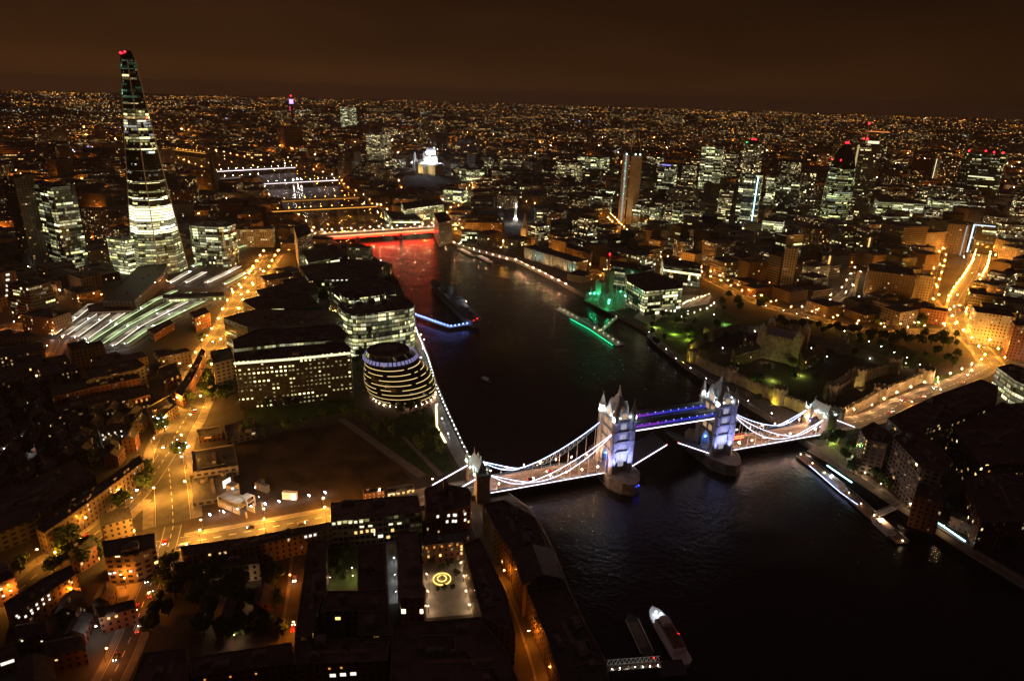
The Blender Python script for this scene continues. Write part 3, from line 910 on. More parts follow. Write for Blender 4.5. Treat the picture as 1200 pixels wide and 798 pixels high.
# ------------------------------------------------------------------ buildings: one Empty each with walls, roof, plant, lit windows
USED = []
rng = random.Random(5)
def centroid(poly): return (sum(p[0] for p in poly)/len(poly), sum(p[1] for p in poly)/len(poly))
def ray_wall(poly, z0, z1, px, py):
    """nearest wall point under a photo pixel: (edge, distance along it, z)"""
    D = _fw + RT*((px-600)/F) + UP*((399-py)/F)
    best = None
    for i in range(len(poly)):
        a, b = Vector(poly[i][:2]), Vector(poly[(i+1) % len(poly)][:2]); e_ = b-a; L = e_.length
        if L < .5: continue
        e_ /= L; n = Vector((e_.y, -e_.x))
        den = n.x*D.x+n.y*D.y
        if den >= -1e-6: continue
        t = (n.x*(a.x-CAM.x)+n.y*(a.y-CAM.y))/den
        p = CAM+D*t; s = (Vector((p.x, p.y))-a).dot(e_)
        if -1.5 <= s <= L+1.5 and z0-1 <= p.z <= z1+1.5 and t > 0:
            if best is None or t < best[0]: best = (t, i, min(max(s, 1), L-1), min(max(p.z, z0+.5), z1-1.5))
    return best
def building(label, cat, poly, ztop, wall, p=.05, roof='flat', rmat='roof', plant=2, z0=None, group=None, name='building', wins=(), parapet=.9, rh=4.0,
             lamps=0, chim=0, skylights=0, seed=None, used=True):
    """poly: world footprint; wins: (px, py, material, width, height) lit windows seen in the photograph"""
    z0 = LAND-.3 if z0 is None else z0
    poly = ccw([(q[0], q[1]) for q in poly])
    if used: USED.append(poly)
    c = centroid(poly)
    t = thing(name, label, cat, (c[0], c[1], z0), 0, group)
    loc = [(q[0]-c[0], q[1]-c[1]) for q in poly]
    H = ztop-z0
    sd = rng.random() if seed is None else seed
    pr = (p, sd)
    fl = roof == 'flat'
    w = MB().walls(loc, 0, H, 0, pr, u0=math.floor(rng.random()*40)*3.0)
    if fl:
        ins = [(x*(1-.5/max(3, math.hypot(x, y))), y*(1-.5/max(3, math.hypot(x, y)))) for x, y in loc]
        w.walls(ins[::-1], H-parapet, H, 1)
        for i in range(len(loc)):
            j = (i+1) % len(loc)
            w.add([(*loc[i], H), (*loc[j], H), (*ins[j], H), (*ins[i], H)], [(0, 1, 2, 3)], 1)
    w.build('wall', [M[wall], M['roof2']], t)
    if fl:
        r_ = MB().cap(loc, H-parapet).build('roof', M[rmat], t)
        base = H-parapet
    else:
        r_ = MB().gable(loc, H, rh, 0, .25 if roof == 'hip' else 0.0, .5).build('roof', M[rmat], t)
        base = H
    xs = [q[0] for q in loc]; ys = [q[1] for q in loc]
    # longest edge direction
    k = max(range(len(loc)), key=lambda i: math.hypot(loc[(i+1) % len(loc)][0]-loc[i][0], loc[(i+1) % len(loc)][1]-loc[i][1]))
    an = math.atan2(loc[(k+1) % len(loc)][1]-loc[k][1], loc[(k+1) % len(loc)][0]-loc[k][0])
    shrink = [(x*.72, y*.72) for x, y in loc]
    def spot_in():
        for _ in range(40):
            q = (rng.uniform(min(xs), max(xs)), rng.uniform(min(ys), max(ys)))
            if inside(q, shrink): return q
        return (0, 0)
    if fl:
        for i in range(plant):
            q = spot_in(); sx_ = rng.uniform(3, 8); sy_ = rng.uniform(2.5, 5); hz = rng.uniform(1.6, 3.6)
            b_ = MB().box((q[0], q[1], base), (sx_, sy_, hz), an)
            b_.box((q[0], q[1], base+hz), (sx_*.6, sy_*.7, .5), an)
            b_.build('plant_room', M['plant'], t)
    if fl and math.hypot(c[0]-CAM.x, c[1]-CAM.y) < 760:
        ar = abs(sum(loc[i][0]*loc[(i+1) % len(loc)][1]-loc[(i+1) % len(loc)][0]*loc[i][1] for i in range(len(loc)))/2)
        if ar > 500:
            for i in range(min(9, int(ar/260))):
                q = spot_in(); kx = rng.random()
                if kx < .4: MB().box((q[0], q[1], base), (rng.uniform(6, 16), .7, .5), an+rng.choice((0, math.pi/2))).build('duct', M['plant'], t)
                elif kx < .7: MB().frus(q, base, base+1.1, .7, .7, 8).frus(q, base+1.1, base+1.5, 1.0, .9, 8).build('vent', M['plant'], t)
                else: MB().box((q[0], q[1], base), (2.4, 2.4, 2.3), an).box((q[0], q[1], base+2.3), (2.8, 2.8, .2), an).build('stair_head', M['roof2'], t)
            L1 = math.hypot(loc[(k+1) % len(loc)][0]-loc[k][0], loc[(k+1) % len(loc)][1]-loc[k][1])
            MB().box((0, 0, base), (L1*.55, 2.2, .35), an).build('roof_walkway', M['roof2'], t)
    for i in range(skylights):
        q = spot_in()
        MB().gable([(q[0]-2.5, q[1]-1), (q[0]+2.5, q[1]-1), (q[0]+2.5, q[1]+1), (q[0]-2.5, q[1]+1)], base, .9).build('rooflight', M['darkglass'], t)
    for i in range(chim):
        q = spot_in()
        MB().box((q[0], q[1], base), (1.6, 1.0, rh+1.6 if not fl else 2.2), an).box((q[0], q[1], base+(rh+1.6 if not fl else 2.2)), (1.9, 1.3, .25), an).build('chimney', M['brick'] if False else M['granite'], r_)
    for (px, py, m, ww, hh) in wins:
        h = ray_wall(poly, z0, ztop, px, py)
        if not h: continue
        _, i, s, z = h
        a, b2 = Vector(loc[i]), Vector(loc[(i+1) % len(loc)]); e_ = (b2-a).normalized(); n = Vector((e_.y, -e_.x))
        q = a+e_*s+n*.06
        zz = z-z0; ww *= .78; hh *= .8
        P = [(q.x-e_.x*ww/2, q.y-e_.y*ww/2, zz-hh/2), (q.x+e_.x*ww/2, q.y+e_.y*ww/2, zz-hh/2), (q.x+e_.x*ww/2, q.y+e_.y*ww/2, zz+hh/2), (q.x-e_.x*ww/2, q.y-e_.y*ww/2, zz+hh/2)]
        MB().add(P, [(0, 1, 2, 3)]).build('lit_window', M[m], t)
    return t
def B(label, cat, px, ztop, wall, p=.05, **k):
    return building(label, cat, [G(*q, ztop) for q in px], ztop, wall, p, **k)
def row(x0, y0, x1, y1, n, m, w=1.6, h=2.0, skip=()):
    return [(x0+(x1-x0)*i/max(1, n-1), y0+(y1-y0)*i/max(1, n-1), m, w, h) for i in range(n) if i not in skip]

# ---- foreground quarter, right to left
B('long flat roofed apartment block filling the bottom edge below the lit courtyard', 'apartment block', [(460,731),(562,722),(592,760),(622,830),(455,838)], 21, 'slab', .012, plant=4, skylights=4, chim=3,
  wins=[(452,755,'winwarm',3,2)])
B('apartment wing right of the lit courtyard with pale ridge along its roof', 'apartment block', [(543,637),(562,629),(592,690),(604,742),(565,722),(556,690)], 23, 'stock', .03, plant=1, skylights=3)
B('narrow block with brown flat roof left of the lit courtyard and orange end wall', 'apartment block', [(465,624),(490,622),(495,682),(499,690),(497,700),(469,700),(466,686)], 22, 'brick', .04, rmat='roof2', plant=1, parapet=.6,
  wins=[(473,716,'ledwarm',2.5,3.2),(494,716,'ledwarm',1.8,3.2)])
B('low red brick block closing the top of the lit courtyard', 'apartment block', [(493,627),(543,620),(549,617),(552,624),(543,634),(495,639)], 17, 'brick', .10, rmat='slate', plant=0, chim=2,
  wins=row(500,642,536,638,5,'winorange',1.3,1.6)+[(541,640,'winwarm',1.5,2.2),(541,648,'winwarm',1.5,2.2),(545,643,'winwarm',1.5,2)])
B('grey roofed office building with two rows of lit windows beside the bridge road', 'office building', [(387,589),(440,583),(490,580),(494,600),(440,607),(388,611)], 22, 'office', .10, rmat='roof2', plant=3,
  wins=row(391,611,423,608,6,'winfluo',2.2,2,(2,))+row(417,624,437,621,4,'winwarm',2,2.4)+row(424,617,434,616,2,'winfluo',3,1.6)+row(458,614,468,613,2,'winfluo',3,1.6)+[(460,621,'winwarm',2.2,2.6),(446,628,'wincool',3.5,2.5),(443,625,'wincool',.8,3),(455,629,'winwarm',2.5,2.4)])
B('tall dark brick office building at the bridge foot with two rows of white windows', 'office building', [(497,572),(516,566),(548,571),(553,577),(551,592),(536,597),(500,604)], 25, 'brick', .05, plant=3, chim=3,
  wins=row(513,605,545,602,6,'wincool',1.8,2.3,(1,))+row(524,611,545,609,4,'wincool',1.8,2.3)+[(549,611,'winwarm',1.4,2),(549,622,'winwarm',1.4,2),(548,630,'winorange',1.4,2)])
B('dark west wing of the courtyard flats beside the deep orange side street', 'apartment block', [(361,632),(383,631),(382,690),(372,716),(366,744),(345,747),(352,700)], 20, 'slab', .02, plant=1, skylights=2, wins=[(354,738,'winwarm',1.6,4)])
B('dark middle wing between the two lit courtyards with pale strip along its roof', 'apartment block', [(420,637),(449,636),(453,690),(419,691)], 20, 'slab', .02, plant=1, skylights=3)
B('dark link block between the two courtyards of the flats', 'apartment block', [(383,692),(454,692),(456,714),(376,716)], 20, 'slab', .01, plant=2, skylights=2)
B('dark block right of the small planted courtyard', 'apartment block', [(421,715),(456,715),(459,744),(418,744)], 20, 'slab', .02, plant=1)
B('dark block below the small planted courtyard with three white windows', 'apartment block', [(345,750),(458,746),(454,774),(345,778)], 20, 'brick', .01, plant=2, skylights=2, wins=row(390,791,414,789,3,'wincool',3.2,2.2)+row(386,783,400,782,2,'winorange',1.2,1.2))
# riverside warehouses
B('long pitched warehouse at the bridge foot along the riverside', 'warehouse', [(566,590),(590,585),(628,606),(640,640),(600,647),(580,618)], 24, 'stock', .01, plant=3, rmat='slate', skylights=3, chim=2)
B('pitched roof warehouse with pale gable end by the river', 'warehouse', [(601,649),(646,643),(659,677),(613,685)], 24, 'stock', .01, roof='gable', rmat='slate', rh=4.5)
B('long flat roofed riverside warehouse with orange lit recessed balconies', 'warehouse', [(617,690),(658,683),(690,738),(703,757),(715,800),(662,815),(640,745)], 21, 'stock', .008, plant=3, rmat='slate', skylights=5,
  wins=row(640,730,648,748,4,'winorange',1.5,2))
# the terrace along the bridge road, and blocks south of it
B('long dark slate roofed terrace facing the bridge road with few lit windows', 'terrace', [(211,640),(290,629),(388,611),(390,619),(290,641),(215,651)], 17, 'stock', .01, roof='flat', rmat='slate', plant=0, chim=8,
  wins=[(245,645,'winwarm',1.6,1.6),(257,643,'winwarm',1.4,1.4),(263,642,'winwarm',1.6,1.6)]+row(358,626,369,624,3,'wincool',1.8,2)+[(364,617,'wincool',5,1.6),(346,621,'winfluo',4,1.2)])
B('low dark apartment block with pale lit left corner in the trees', 'apartment block', [(234,655),(300,649),(304,660),(236,667)], 15, 'render', .015, plant=1, rmat='slate', wins=[(235,675,'winwarm',1,6)])
B('dark flat roofed block at bottom left with dim orange glow along its front wall', 'apartment block', [(222,770),(342,752),(346,776),(224,792)], 14, 'brick', .01, plant=3, wins=row(240,796,300,789,3,'winorange',1,1.2))  # orange light on the wall, painted as small glowing panels
B('broad dark flat roofed block right of the dim road at the bottom edge', 'apartment block', [(168,764),(218,758),(221,796),(226,830),(140,835)], 14, 'slab', .004, plant=2, chim=2)
B('apartment house with orange side wall by the road junction', 'apartment block', [(119,634),(181,624),(182,640),(157,650),(122,652)], 22, 'slab', .06, plant=3, rmat='roof', wins=row(125,672,153,669,4,'wincool',2,1.6,(2,))+[(148,644,'winwarm',1.4,1.4)])
B('gabled old school building behind the apartment house at the junction', 'building', [(116,607),(150,598),(154,607),(120,616)], 17, 'stock', .01, roof='gable', rmat='slate', rh=5)
B('long brick terrace lit orange along the left fork of the road', 'terrace', [(42,620),(62,600),(118,566),(164,533),(168,541),(122,575),(70,612),(52,624)], 19, 'stock', .05, plant=0, rmat='slate', chim=10,
  wins=row(100,578,104,597,4,'winwarm',1.3,1.6)+row(126,556,130,576,5,'winwarm',1.3,1.6))
B('big dark flat roofed building behind the long brick terrace', 'building', [(-40,600),(40,560),(86,538),(112,556),(60,590),(36,610),(-40,640)], 16, 'slab', .003, plant=3, rmat='roof')
B('terrace with scattered white lit windows along the left fork', 'terrace', [(4,706),(52,676),(82,662),(90,672),(60,692),(16,720)], 17, 'stock', .01, roof='flat', rmat='slate', plant=0, chim=5,
  wins=row(30,722,56,694,5,'wincool',1.3,1.6)+row(38,718,58,702,4,'wincool',1.2,1.5)+row(15,723,22,723,2,'wincool',1.2,1.4)+row(80,677,84,682,2,'winwarm',1.2,1.6))
B('orange lit brick corner building at the left edge', 'building', [(-30,668),(11,656),(18,676),(-28,694)], 18, 'brick', .08, plant=1, rmat='slate', wins=[(1,690,'winfluo',1.6,1.6),(4,698,'wincool',1.6,1.4)])
B('dark row of flats with two yellow windows near the dim road', 'apartment block', [(112,712),(157,702),(160,712),(116,724)], 14, 'brick', .01, plant=1, wins=[(127,722,'winwarm',1.6,1.8),(136,720,'winwarm',1.6,1.8)])
B('small orange lit yard building among dark roofs', 'building', [(76,692),(94,688),(96,694),(80,700)], 11, 'stock', .02, plant=0, wins=[(86,701,'winorange',2,2)])
B('dark terrace with two greenish lamps at lower left', 'terrace', [(20,732),(52,728),(54,742),(22,748)], 13, 'brick', .02, roof='gable', rmat='slate', rh=3.5, wins=[(24,750,'winfluo',1,1),(49,751,'winfluo',1,1)])
B('dark terrace with scattered warm skylights at bottom left', 'terrace', [(50,752),(92,744),(100,760),(56,770)], 13, 'brick', .02, roof='gable', rmat='slate', rh=3.5, wins=[(66,773,'winwarm',1.4,1)])
B('dark row house roof at the bottom left corner', 'terrace', [(20,775),(60,770),(66,800),(18,806)], 13, 'stock', .02, roof='gable', rmat='slate', rh=3.5)
B('pale lit shop building at the bottom left corner', 'shop', [(-12,762),(14,754),(22,768),(-8,778)], 12, 'render', .05, plant=0, wins=[(4,775,'wincool',3,2),(12,772,'wincool',3,2)])
# small orange lit buildings beside the bridge road
B('small red brick house lit orange by the bridge road', 'house', [(425,573),(450,570),(451,575),(426,578)], 14, 'brick', .05, plant=0, rmat='slate', chim=2, wins=row(428,578,449,576,5,'winorange',1,1.2)+row(428,584,449,582,5,'winorange',1,1.2))
B('low yellow lit shop row by the bridge road', 'shop', [(453,571),(484,566),(486,571),(454,577)], 11, 'stock', .15, plant=1, wins=row(456,580,484,575,6,'winwarm',2,2.2)+[(458,574,'winfluo',5,1),(480,570,'winwarm',2,1)])
B('square brick engine house chimney block at the bridge foot', 'building', [(519,561),(524,560),(525,564),(520,565)], 34, 'stock', 0, plant=0)
# left middle: school and warehouses by the railway
B('old brick building with raised roof and a white strip of lights', 'building', [(58,452),(110,441),(160,430),(164,443),(112,453),(62,465)], 21, 'brick', .03, plant=2, rmat='slate', wins=row(62,453,162,434,20,'wincool',2.2,.9))
B('upper roof block above the white strip of lights', 'building', [(98,432),(160,420),(170,428),(160,433),(104,444)], 25, 'slab', .03, plant=2)
B('orange lit pavilion end of the old brick building', 'building', [(149,458),(172,452),(176,462),(152,469)], 15, 'brick', .05, plant=0, wins=row(154,472,172,468,4,'winorange',1.8,3)+row(152,483,158,482,2,'winwarm',1.6,2))
B('dark two storey building with one bright orange opening', 'building', [(62,468),(148,452),(150,466),(66,482)], 15, 'slab', .02, plant=3, wins=[(73,478,'winwarm',10,3)])
B('white lit stair tower facade above the planted car park', 'building', [(114,500),(143,494),(146,502),(118,508)], 17, 'render', .12, plant=0, wins=row(120,508,142,505,4,'wincool',1.2,1.6)+row(121,515,143,511,4,'wincool',1.2,1.6))
B('low dark red roofed house left of the stair tower', 'house', [(34,482),(52,477),(56,486),(36,492)], 13, 'brick', .03, roof='gable', rmat='slate', rh=4)
B('long dark shed along the curved road below the station', 'building', [(170,478),(200,462),(208,474),(180,496)], 14, 'stock', .03, plant=1, rmat='slate', wins=[(188,472,'winwarm',1.4,1.6),(188,477,'winwarm',1.4,1.6)])
B('narrow brick row along the left side of the curved road', 'terrace', [(205,460),(222,434),(236,408),(241,411),(228,440),(213,464)], 16, 'brick', .05, roof='flat', plant=0, rmat='slate', chim=4)
B('brick block with an orange lit court below the station', 'building', [(186,430),(206,424),(212,438),(192,446)], 14, 'brick', .05, plant=1, wins=row(202,444,208,441,2,'winorange',2,2.5))
B('tall brick block with two columns of yellow windows by the station', 'building', [(222,366),(240,360),(246,366),(228,373)], 20, 'brick', .05, plant=1, wins=row(226,373,226,378,2,'winwarm',1.6,2)+row(233,371,234,377,2,'winwarm',1.6,2))
# construction ground and dark sheds by the junction
B('dark corrugated roof shed right of the curved road', 'building', [(224,528),(274,520),(279,545),(226,553)], 12, 'slab', .002, plant=0, rmat='slate', skylights=2, wins=[(229,530,'winwarm',1,4)])
B('low dark building with red glowing sign wall by the road', 'building', [(230,503),(258,498),(260,508),(233,512)], 10, 'brick', .02, plant=0, wins=[(243,509,'winorange',6,1.5)])
B('dark flat roofed hut right of the red glowing wall', 'building', [(262,498),(296,488),(300,506),(266,514)], 10, 'slab', .02, plant=1)
B('bare concrete shed lit from the building site', 'building', [(222,556),(272,549),(276,580),(226,588)], 8, 'slab', 0, plant=0, rmat='slate')
# ---- glass office quarter by the riverside walk
def lit_block(label, px, ztop, p, wl='glass', **k): return B(label, 'office building', px, ztop, wl, p, name='office_building', **k)
t = lit_block('broad glass office block with rows of lit windows left of the round council building', [(274,413),(330,406),(404,401),(411,407),(411,412),(340,419),(275,424)], 46, .62, plant=5, rmat='roof', wl='grid', wins=row(279,424,406,414,15,'winfluo',8.5,2.4)+row(322,416,360,413,5,'winwarm',6,1.4)+row(376,412,407,410,4,'winorange',8,2.2))
B('lit ground floor arcade of the broad glass office block', 'arcade', [(295,452),(408,440),(410,444),(296,456)], 12, 'glass', .95, plant=0, wins=row(300,461,404,450,18,'ledyellow',5,2.6))
lit_block('dark roofed office block behind the broad glass office block', [(272,398),(300,386),(396,380),(408,392),(404,398),(330,403),(274,409)], 43, .15, plant=6)
B('blank stone office end wall beside the curved road', 'office building', [(246,412),(270,407),(274,420),(250,426)], 34, 'slab', .05, plant=2)
lit_block('office block with a lilac lit glass end behind the dark roofs', [(262,372),(300,362),(392,364),(402,374),(392,380),(290,384)], 40, .12, plant=5, rmat='roof2')
lit_block('hump roofed office block behind the lilac lit glass end', [(284,352),(320,342),(362,345),(378,360),(300,363)], 38, .1, plant=3)
lit_block('low office row with white rooflights near the bend of the main road', [(300,340),(340,330),(372,338),(352,345),(308,350)], 30, .12, plant=3)
lit_block('riverside office block with glowing top storey near the red lit bridge', [(352,292),(392,286),(408,300),(362,308)], 30, .30, plant=3)
lit_block('dark riverside hospital block with a white window row', [(350,312),(420,304),(448,316),(440,326),(362,328)], 28, .06, plant=4, wins=row(390,327,406,326,4,'wincool',3,1.6)+row(357,331,366,330,3,'winwarm',1.6,1.4))
lit_block('dark barrel roofed wharf building behind the riverside offices', [(330,328),(362,322),(372,336),(336,340)], 26, .08, plant=2)
lit_block('riverside office block with white roof lights behind the curved glass block', [(384,338),(440,322),(462,334),(464,342),(400,352)], 34, .15, plant=4)
# curved glass block facing the river: an ellipse ended slab, every storey a lit band
def curved_block(label, px_c, zt, rx, ry, rot, n=36, p=.7, z0=LAND, bands=True):
    c = G(*px_c, zt)
    a = R(rot)
    poly = []
    for i in range(n):
        th = 2*math.pi*i/n
        x = rx*math.copysign(abs(math.cos(th))**.55, math.cos(th)); y = ry*math.copysign(abs(math.sin(th))**.55, math.sin(th))
        poly.append((c.x+x*math.cos(a)-y*math.sin(a), c.y+x*math.sin(a)+y*math.cos(a)))
    return building(label, 'office building', poly, zt, 'glass', p, plant=4, name='office_building', rmat='roof')
curved_block('curved glass office block with glowing storeys behind the round council building', (441,357), 48, 36, 27, 78, p=.75)
curved_block('stepped upper part of the curved glass office block', (425,343), 53, 22, 17, 78, p=.5)
B('bright white stair shaft on the left corner of the curved glass block', 'office building', [(405,358),(412,357),(413,360),(406,361)], 48, 'glass', 1.0, plant=0, wins=[(409,372+k*7,'wincool',2.5,4) for k in range(7)])
# round leaning council building
def round_hall():
    c0 = G(474,463)
    d = (G(455,412,45)-Vector((c0.x, c0.y, 45))); lean = Vector((d.x, d.y, 0))
    if lean.length > 26: lean = lean.normalized()*26
    t = thing('council_building', 'round leaning glass council building with glowing rings beside the river walk', 'council building', (c0.x, c0.y, LAND))
    USED.append([(c0.x+34*math.cos(k*.5)+lean.x*.4, c0.y+34*math.sin(k*.5)+lean.y*.4) for k in range(13)])
    H = 42; nf = 11
    prof = [25, 27.5, 28.8, 29.2, 29, 28.2, 27, 25.4, 23.6, 21.6, 19.5, 17]
    ringmat = emit('council_ring_glow', (1, .70, .28), 1.15, False)
    m_gl = facade('council_glass', (.02, .02, .022), 2.4, 3.8, .05, .1, .9, [FLUO, WARM2], .7, cluster=6)
    for k in range(nf):
        z = k*H/nf; cc = (lean.x*(k/nf)**1.15, lean.y*(k/nf)**1.15)
        z2 = (k+1)*H/nf; c2 = (lean.x*((k+1)/nf)**1.15, lean.y*((k+1)/nf)**1.15)
        n = 40
        P1 = [(cc[0]+prof[k]*math.cos(2*math.pi*i/n), cc[1]+prof[k]*math.sin(2*math.pi*i/n)) for i in range(n)]
        P2 = [(c2[0]+prof[k+1]*math.cos(2*math.pi*i/n), c2[1]+prof[k+1]*math.sin(2*math.pi*i/n)) for i in range(n)]
        w = MB(); u = 0
        for i in range(n):
            j = (i+1) % n; L = 4.4
            w.add([(*P1[i], z), (*P1[j], z), (*P2[j], z2), (*P2[i], z2)], [(0, 1, 2, 3)], 0, [[(u, k*3.8), (u+L, k*3.8), (u+L, k*3.8+3.8), (u, k*3.8+3.8)]], (.12, .37))
            u += L
        st = w.build('storey', M['darkglass'] if k not in (0, 9, 10) else m_gl, t)
        if 0 < k < 9:
            seg = MB()
            a0 = rng.uniform(0, .8)
            for i in range(n):
                if rng.random() < .13: continue
                j = (i+1) % n
                f0, f1 = .36, .48
                def mixp(A, B_, f): return (A[0]+(B_[0]-A[0])*f, A[1]+(B_[1]-A[1])*f)
                o = 1.006
                q = [mixp(P1[i], P2[i], f0), mixp(P1[j], P2[j], f0), mixp(P1[j], P2[j], f1), mixp(P1[i], P2[i], f1)]
                zz = [z+(z2-z)*f0]*2+[z+(z2-z)*f1]*2
                cm = mixp(cc, c2, .5)
                seg.add([(cm[0]+(x-cm[0])*o, cm[1]+(y-cm[1])*o, z_) for (x, y), z_ in zip(q, zz)], [(0, 1, 2, 3)])
            seg.build('lit_ring', ringmat, st)
    ct = (lean.x, lean.y)
    MB().frus(ct, H, H+.6, prof[-1]+.5, prof[-1]+.5, 40).build('roof', M['roof'], t)
    MB().frus((ct[0]*1.05, ct[1]*1.05), H+.6, H+2, 9, 8, 24).build('plant_room', M['plant'], t)
    bl = MB(); kk = 8.3*H/nf
    cc = (lean.x*.86, lean.y*.86)
    for i in range(40):
        a1, a2 = 2*math.pi*i/40, 2*math.pi*(i+.75)/40
        r_ = 22.9
        bl.add([(cc[0]+r_*math.cos(a1), cc[1]+r_*math.sin(a1), 36.2), (cc[0]+r_*math.cos(a2), cc[1]+r_*math.sin(a2), 36.2), (cc[0]+(r_-1.4)*math.cos(a2), cc[1]+(r_-1.4)*math.sin(a2), 39), (cc[0]+(r_-1.4)*math.cos(a1), cc[1]+(r_-1.4)*math.sin(a1), 39)], [(0, 1, 2, 3)])
    bl.build('lit_top_storey', emit('council_top_glow', (.55, .50, 1), .38, False), t)
    gl = MB()
    for i in range(30): gl.octa((26.5*math.cos(i*.2094), 26.5*math.sin(i*.2094), 1.2), .3)
    gl.build('ground_light', emit('council_ground_lamp', (1, .55, .30), 190), t)
round_hall()
# ---- the tall tapering glass tower and its neighbours
def shard():
    b0 = G(188, 316)
    H = 318
    hor = lambda z: (z-LAND)
    # height so that its tip shows where the photograph has it
    best = min(range(240, 330), key=lambda h: abs(PX((b0.x-4, b0.y, h))[1]-66))
    H = best-LAND
    t = thing('glass_skyscraper', 'very tall tapering glass skyscraper with glowing lower floors and red lamps on top', 'skyscraper', (b0.x, b0.y, LAND))
    USED.append([(b0.x+x*44, b0.y+y*44) for x, y in ((-1,-1),(1,-1),(1,1),(-1,1))])
    base = [(-30,-24),(-8,-33),(20,-30),(34,-10),(32,16),(14,32),(-12,32),(-33,12)]
    fr = [(0,.205,.70,.95,(1,1,.55)),(.205,.22,4,3.05,(1,.95,.74)),(.22,.255,2,2.6,(1,.97,.72)),(.255,.262,.3,1,FLUO),(.262,.335,4,3.05,(1,.95,.78)),(.335,.365,.05,1,FLUO),(.365,.378,1,2.2,(1,.95,.75)),(.378,.400,.12,1,FLUO),(.400,.412,.85,1.5,FLUO),(.412,.445,.04,1,FLUO),(.445,.455,.8,1.6,(1,.93,.6)),
          (.455,.50,.05,1.0,COOL),(.50,.506,.5,1.0,COOL),(.506,.600,.045,1.0,COOL),(.600,.610,1,1.8,WARM2),(.610,.650,.30,1.6,FLUO),(.650,.662,.9,1.8,(1,1,.7)),(.662,.70,.38,1.7,(.9,.95,1)),(.70,.735,.55,1.8,(.95,.95,.9)),(.735,.75,.9,2.2,(1,.08,.04)),(.75,.785,.5,1.7,FLUO),
          (.785,.805,.02,1,WARM2),(.805,.812,.9,1.2,WARM2),(.812,.90,.24,.7,(.25,.9,.6)),(.90,.96,.10,1,WARM2),(.96,1,.3,.7,(.2,.9,.55))]
    segs = [(a*(H-4), b2*(H-4), p, st, col) for a, b2, p, st, col in fr]
    sc_ = (H-4)/ (segs[-1][1] if segs[-1][1] > 300 else max(H-4, 280))
    mats_ = {}
    for (a, b2, p, st, col) in segs:
        if b2 <= a: continue
        f1, f2 = 1-a/H*.77, 1-b2/H*.77
        P1 = [(x*f1, y*f1) for x, y in base]; P2 = [(x*f2, y*f2) for x, y in base]
        key = (col, st)
        if key not in mats_: mats_[key] = facade('tower_glass', (.03, .032, .035), 3.2, 3.6, .04, .12, .86, [col, FLUO, col], st, cluster=6, keep=.92 if st < 3 else 1.0, glass=(.02, .022, .026), even=st > 3)
        w = MB().walls(P1, a, b2, 0, (p, rng.random()), 0, P2)
        w.build('storeys', mats_[key], t)
    f = 1-(H-4)/H*.77
    # splintered crown: shards of glass rising past each other
    for i in range(8):
        j = (i+1) % 8
        P = [(base[i][0]*f, base[i][1]*f, H-4), (base[j][0]*f, base[j][1]*f, H-4), (base[j][0]*f*.8, base[j][1]*f*.8, H+(6 if i % 2 else 0)), (base[i][0]*f*.8, base[i][1]*f*.8, H+(3 if i % 3 else 8))]
        P += [(x*.94, y*.94, z) for x, y, z in P]
        MB().add(P, [(0, 1, 2, 3), (7, 6, 5, 4), (0, 3, 7, 4), (1, 5, 6, 2), (3, 2, 6, 7)]).build('crown_shard', M['darkglass'], t)
    MB().frus((0, 0), H-8, H-5, 3, 3, 8).build('crown_floor', M['dark'], t)
    for (x, y, z) in ((-5.5, -5, 4), (-3, -6, 4), (3, -6, 3), (5.6, -3, 5)):
        MB().octa((x, y, H+z), 1.5).build('warning_lamp', M['aircraft'], t)
    for (x, y, z) in ((0, -6.6, -12), (2, -6.8, -10)):
        MB().octa((x, y, H+z), 1.6).build('work_lamp', emit('green_work_lamp', (.2, 1, .7), 5, False), t)
    # edge fins that run up the tower
    for i in (1, 3, 5, 7):
        x, y = base[i]
        MB().bar((x*1.01, y*1.01, 0), (x*f*1.01, y*f*1.01, H-4), 1.1).build('edge_fin', M['steel'], t)
shard()
def at_dist(px, py, dist): return bearing(px, py, dist)
def slab(label, px, base_py, ztop, w, d, rot, wall, p, cat='tower block', name='tower_block', plant=2, **k):
    c = G(px, base_py); a = R(rot)
    poly = [(c.x+x*math.cos(a)-y*math.sin(a), c.y+x*math.sin(a)+y*math.cos(a)) for x, y in ((-w/2,-d/2),(w/2,-d/2),(w/2,d/2),(-w/2,d/2))]
    return building(label, cat, poly, ztop, wall, p, plant=plant, name=name, **k)
slab('dark slim concrete hospital tower left of the tapering skyscraper', 44, 312, 128, 26, 24, 20, 'slab', .03)
slab('dark broad hospital tower with rows of white windows left of the tapering skyscraper', 83, 314, 118, 46, 30, 15, 'glass', .30)
slab('low lit glass block at the foot of the tapering skyscraper on its left', 152, 318, 52, 34, 26, 25, 'glass', .8, cat='office building', name='office_building')
curved_block('rounded office block with glowing storeys right of the tapering skyscraper', (249,263), 62, 30, 20, 40, p=.75)
slab('orange lit old stone office building near the bend by the station', 300, 288, 34, 60, 26, 60, 'render', .3, cat='office building', name='office_building')
slab('grey brick office tower left of the station with a bright white stair', 42, 370, 42, 34, 26, 30, 'office', .25, cat='office building', name='office_building', wins=[(8, 325+k*5, 'wincool', 3, 3) for k in range(4)])
slab('stone block with orange lit wall in front of the grey brick office tower', 58, 388, 24, 40, 22, 35, 'stock', .12, cat='office building', name='office_building')
slab('dark block with a narrow glowing stair at far left', 8, 352, 40, 22, 22, 20, 'slab', .05, cat='office building', name='office_building', wins=[(9, 322+k*6, 'wincool', 5, 3) for k in range(5)])
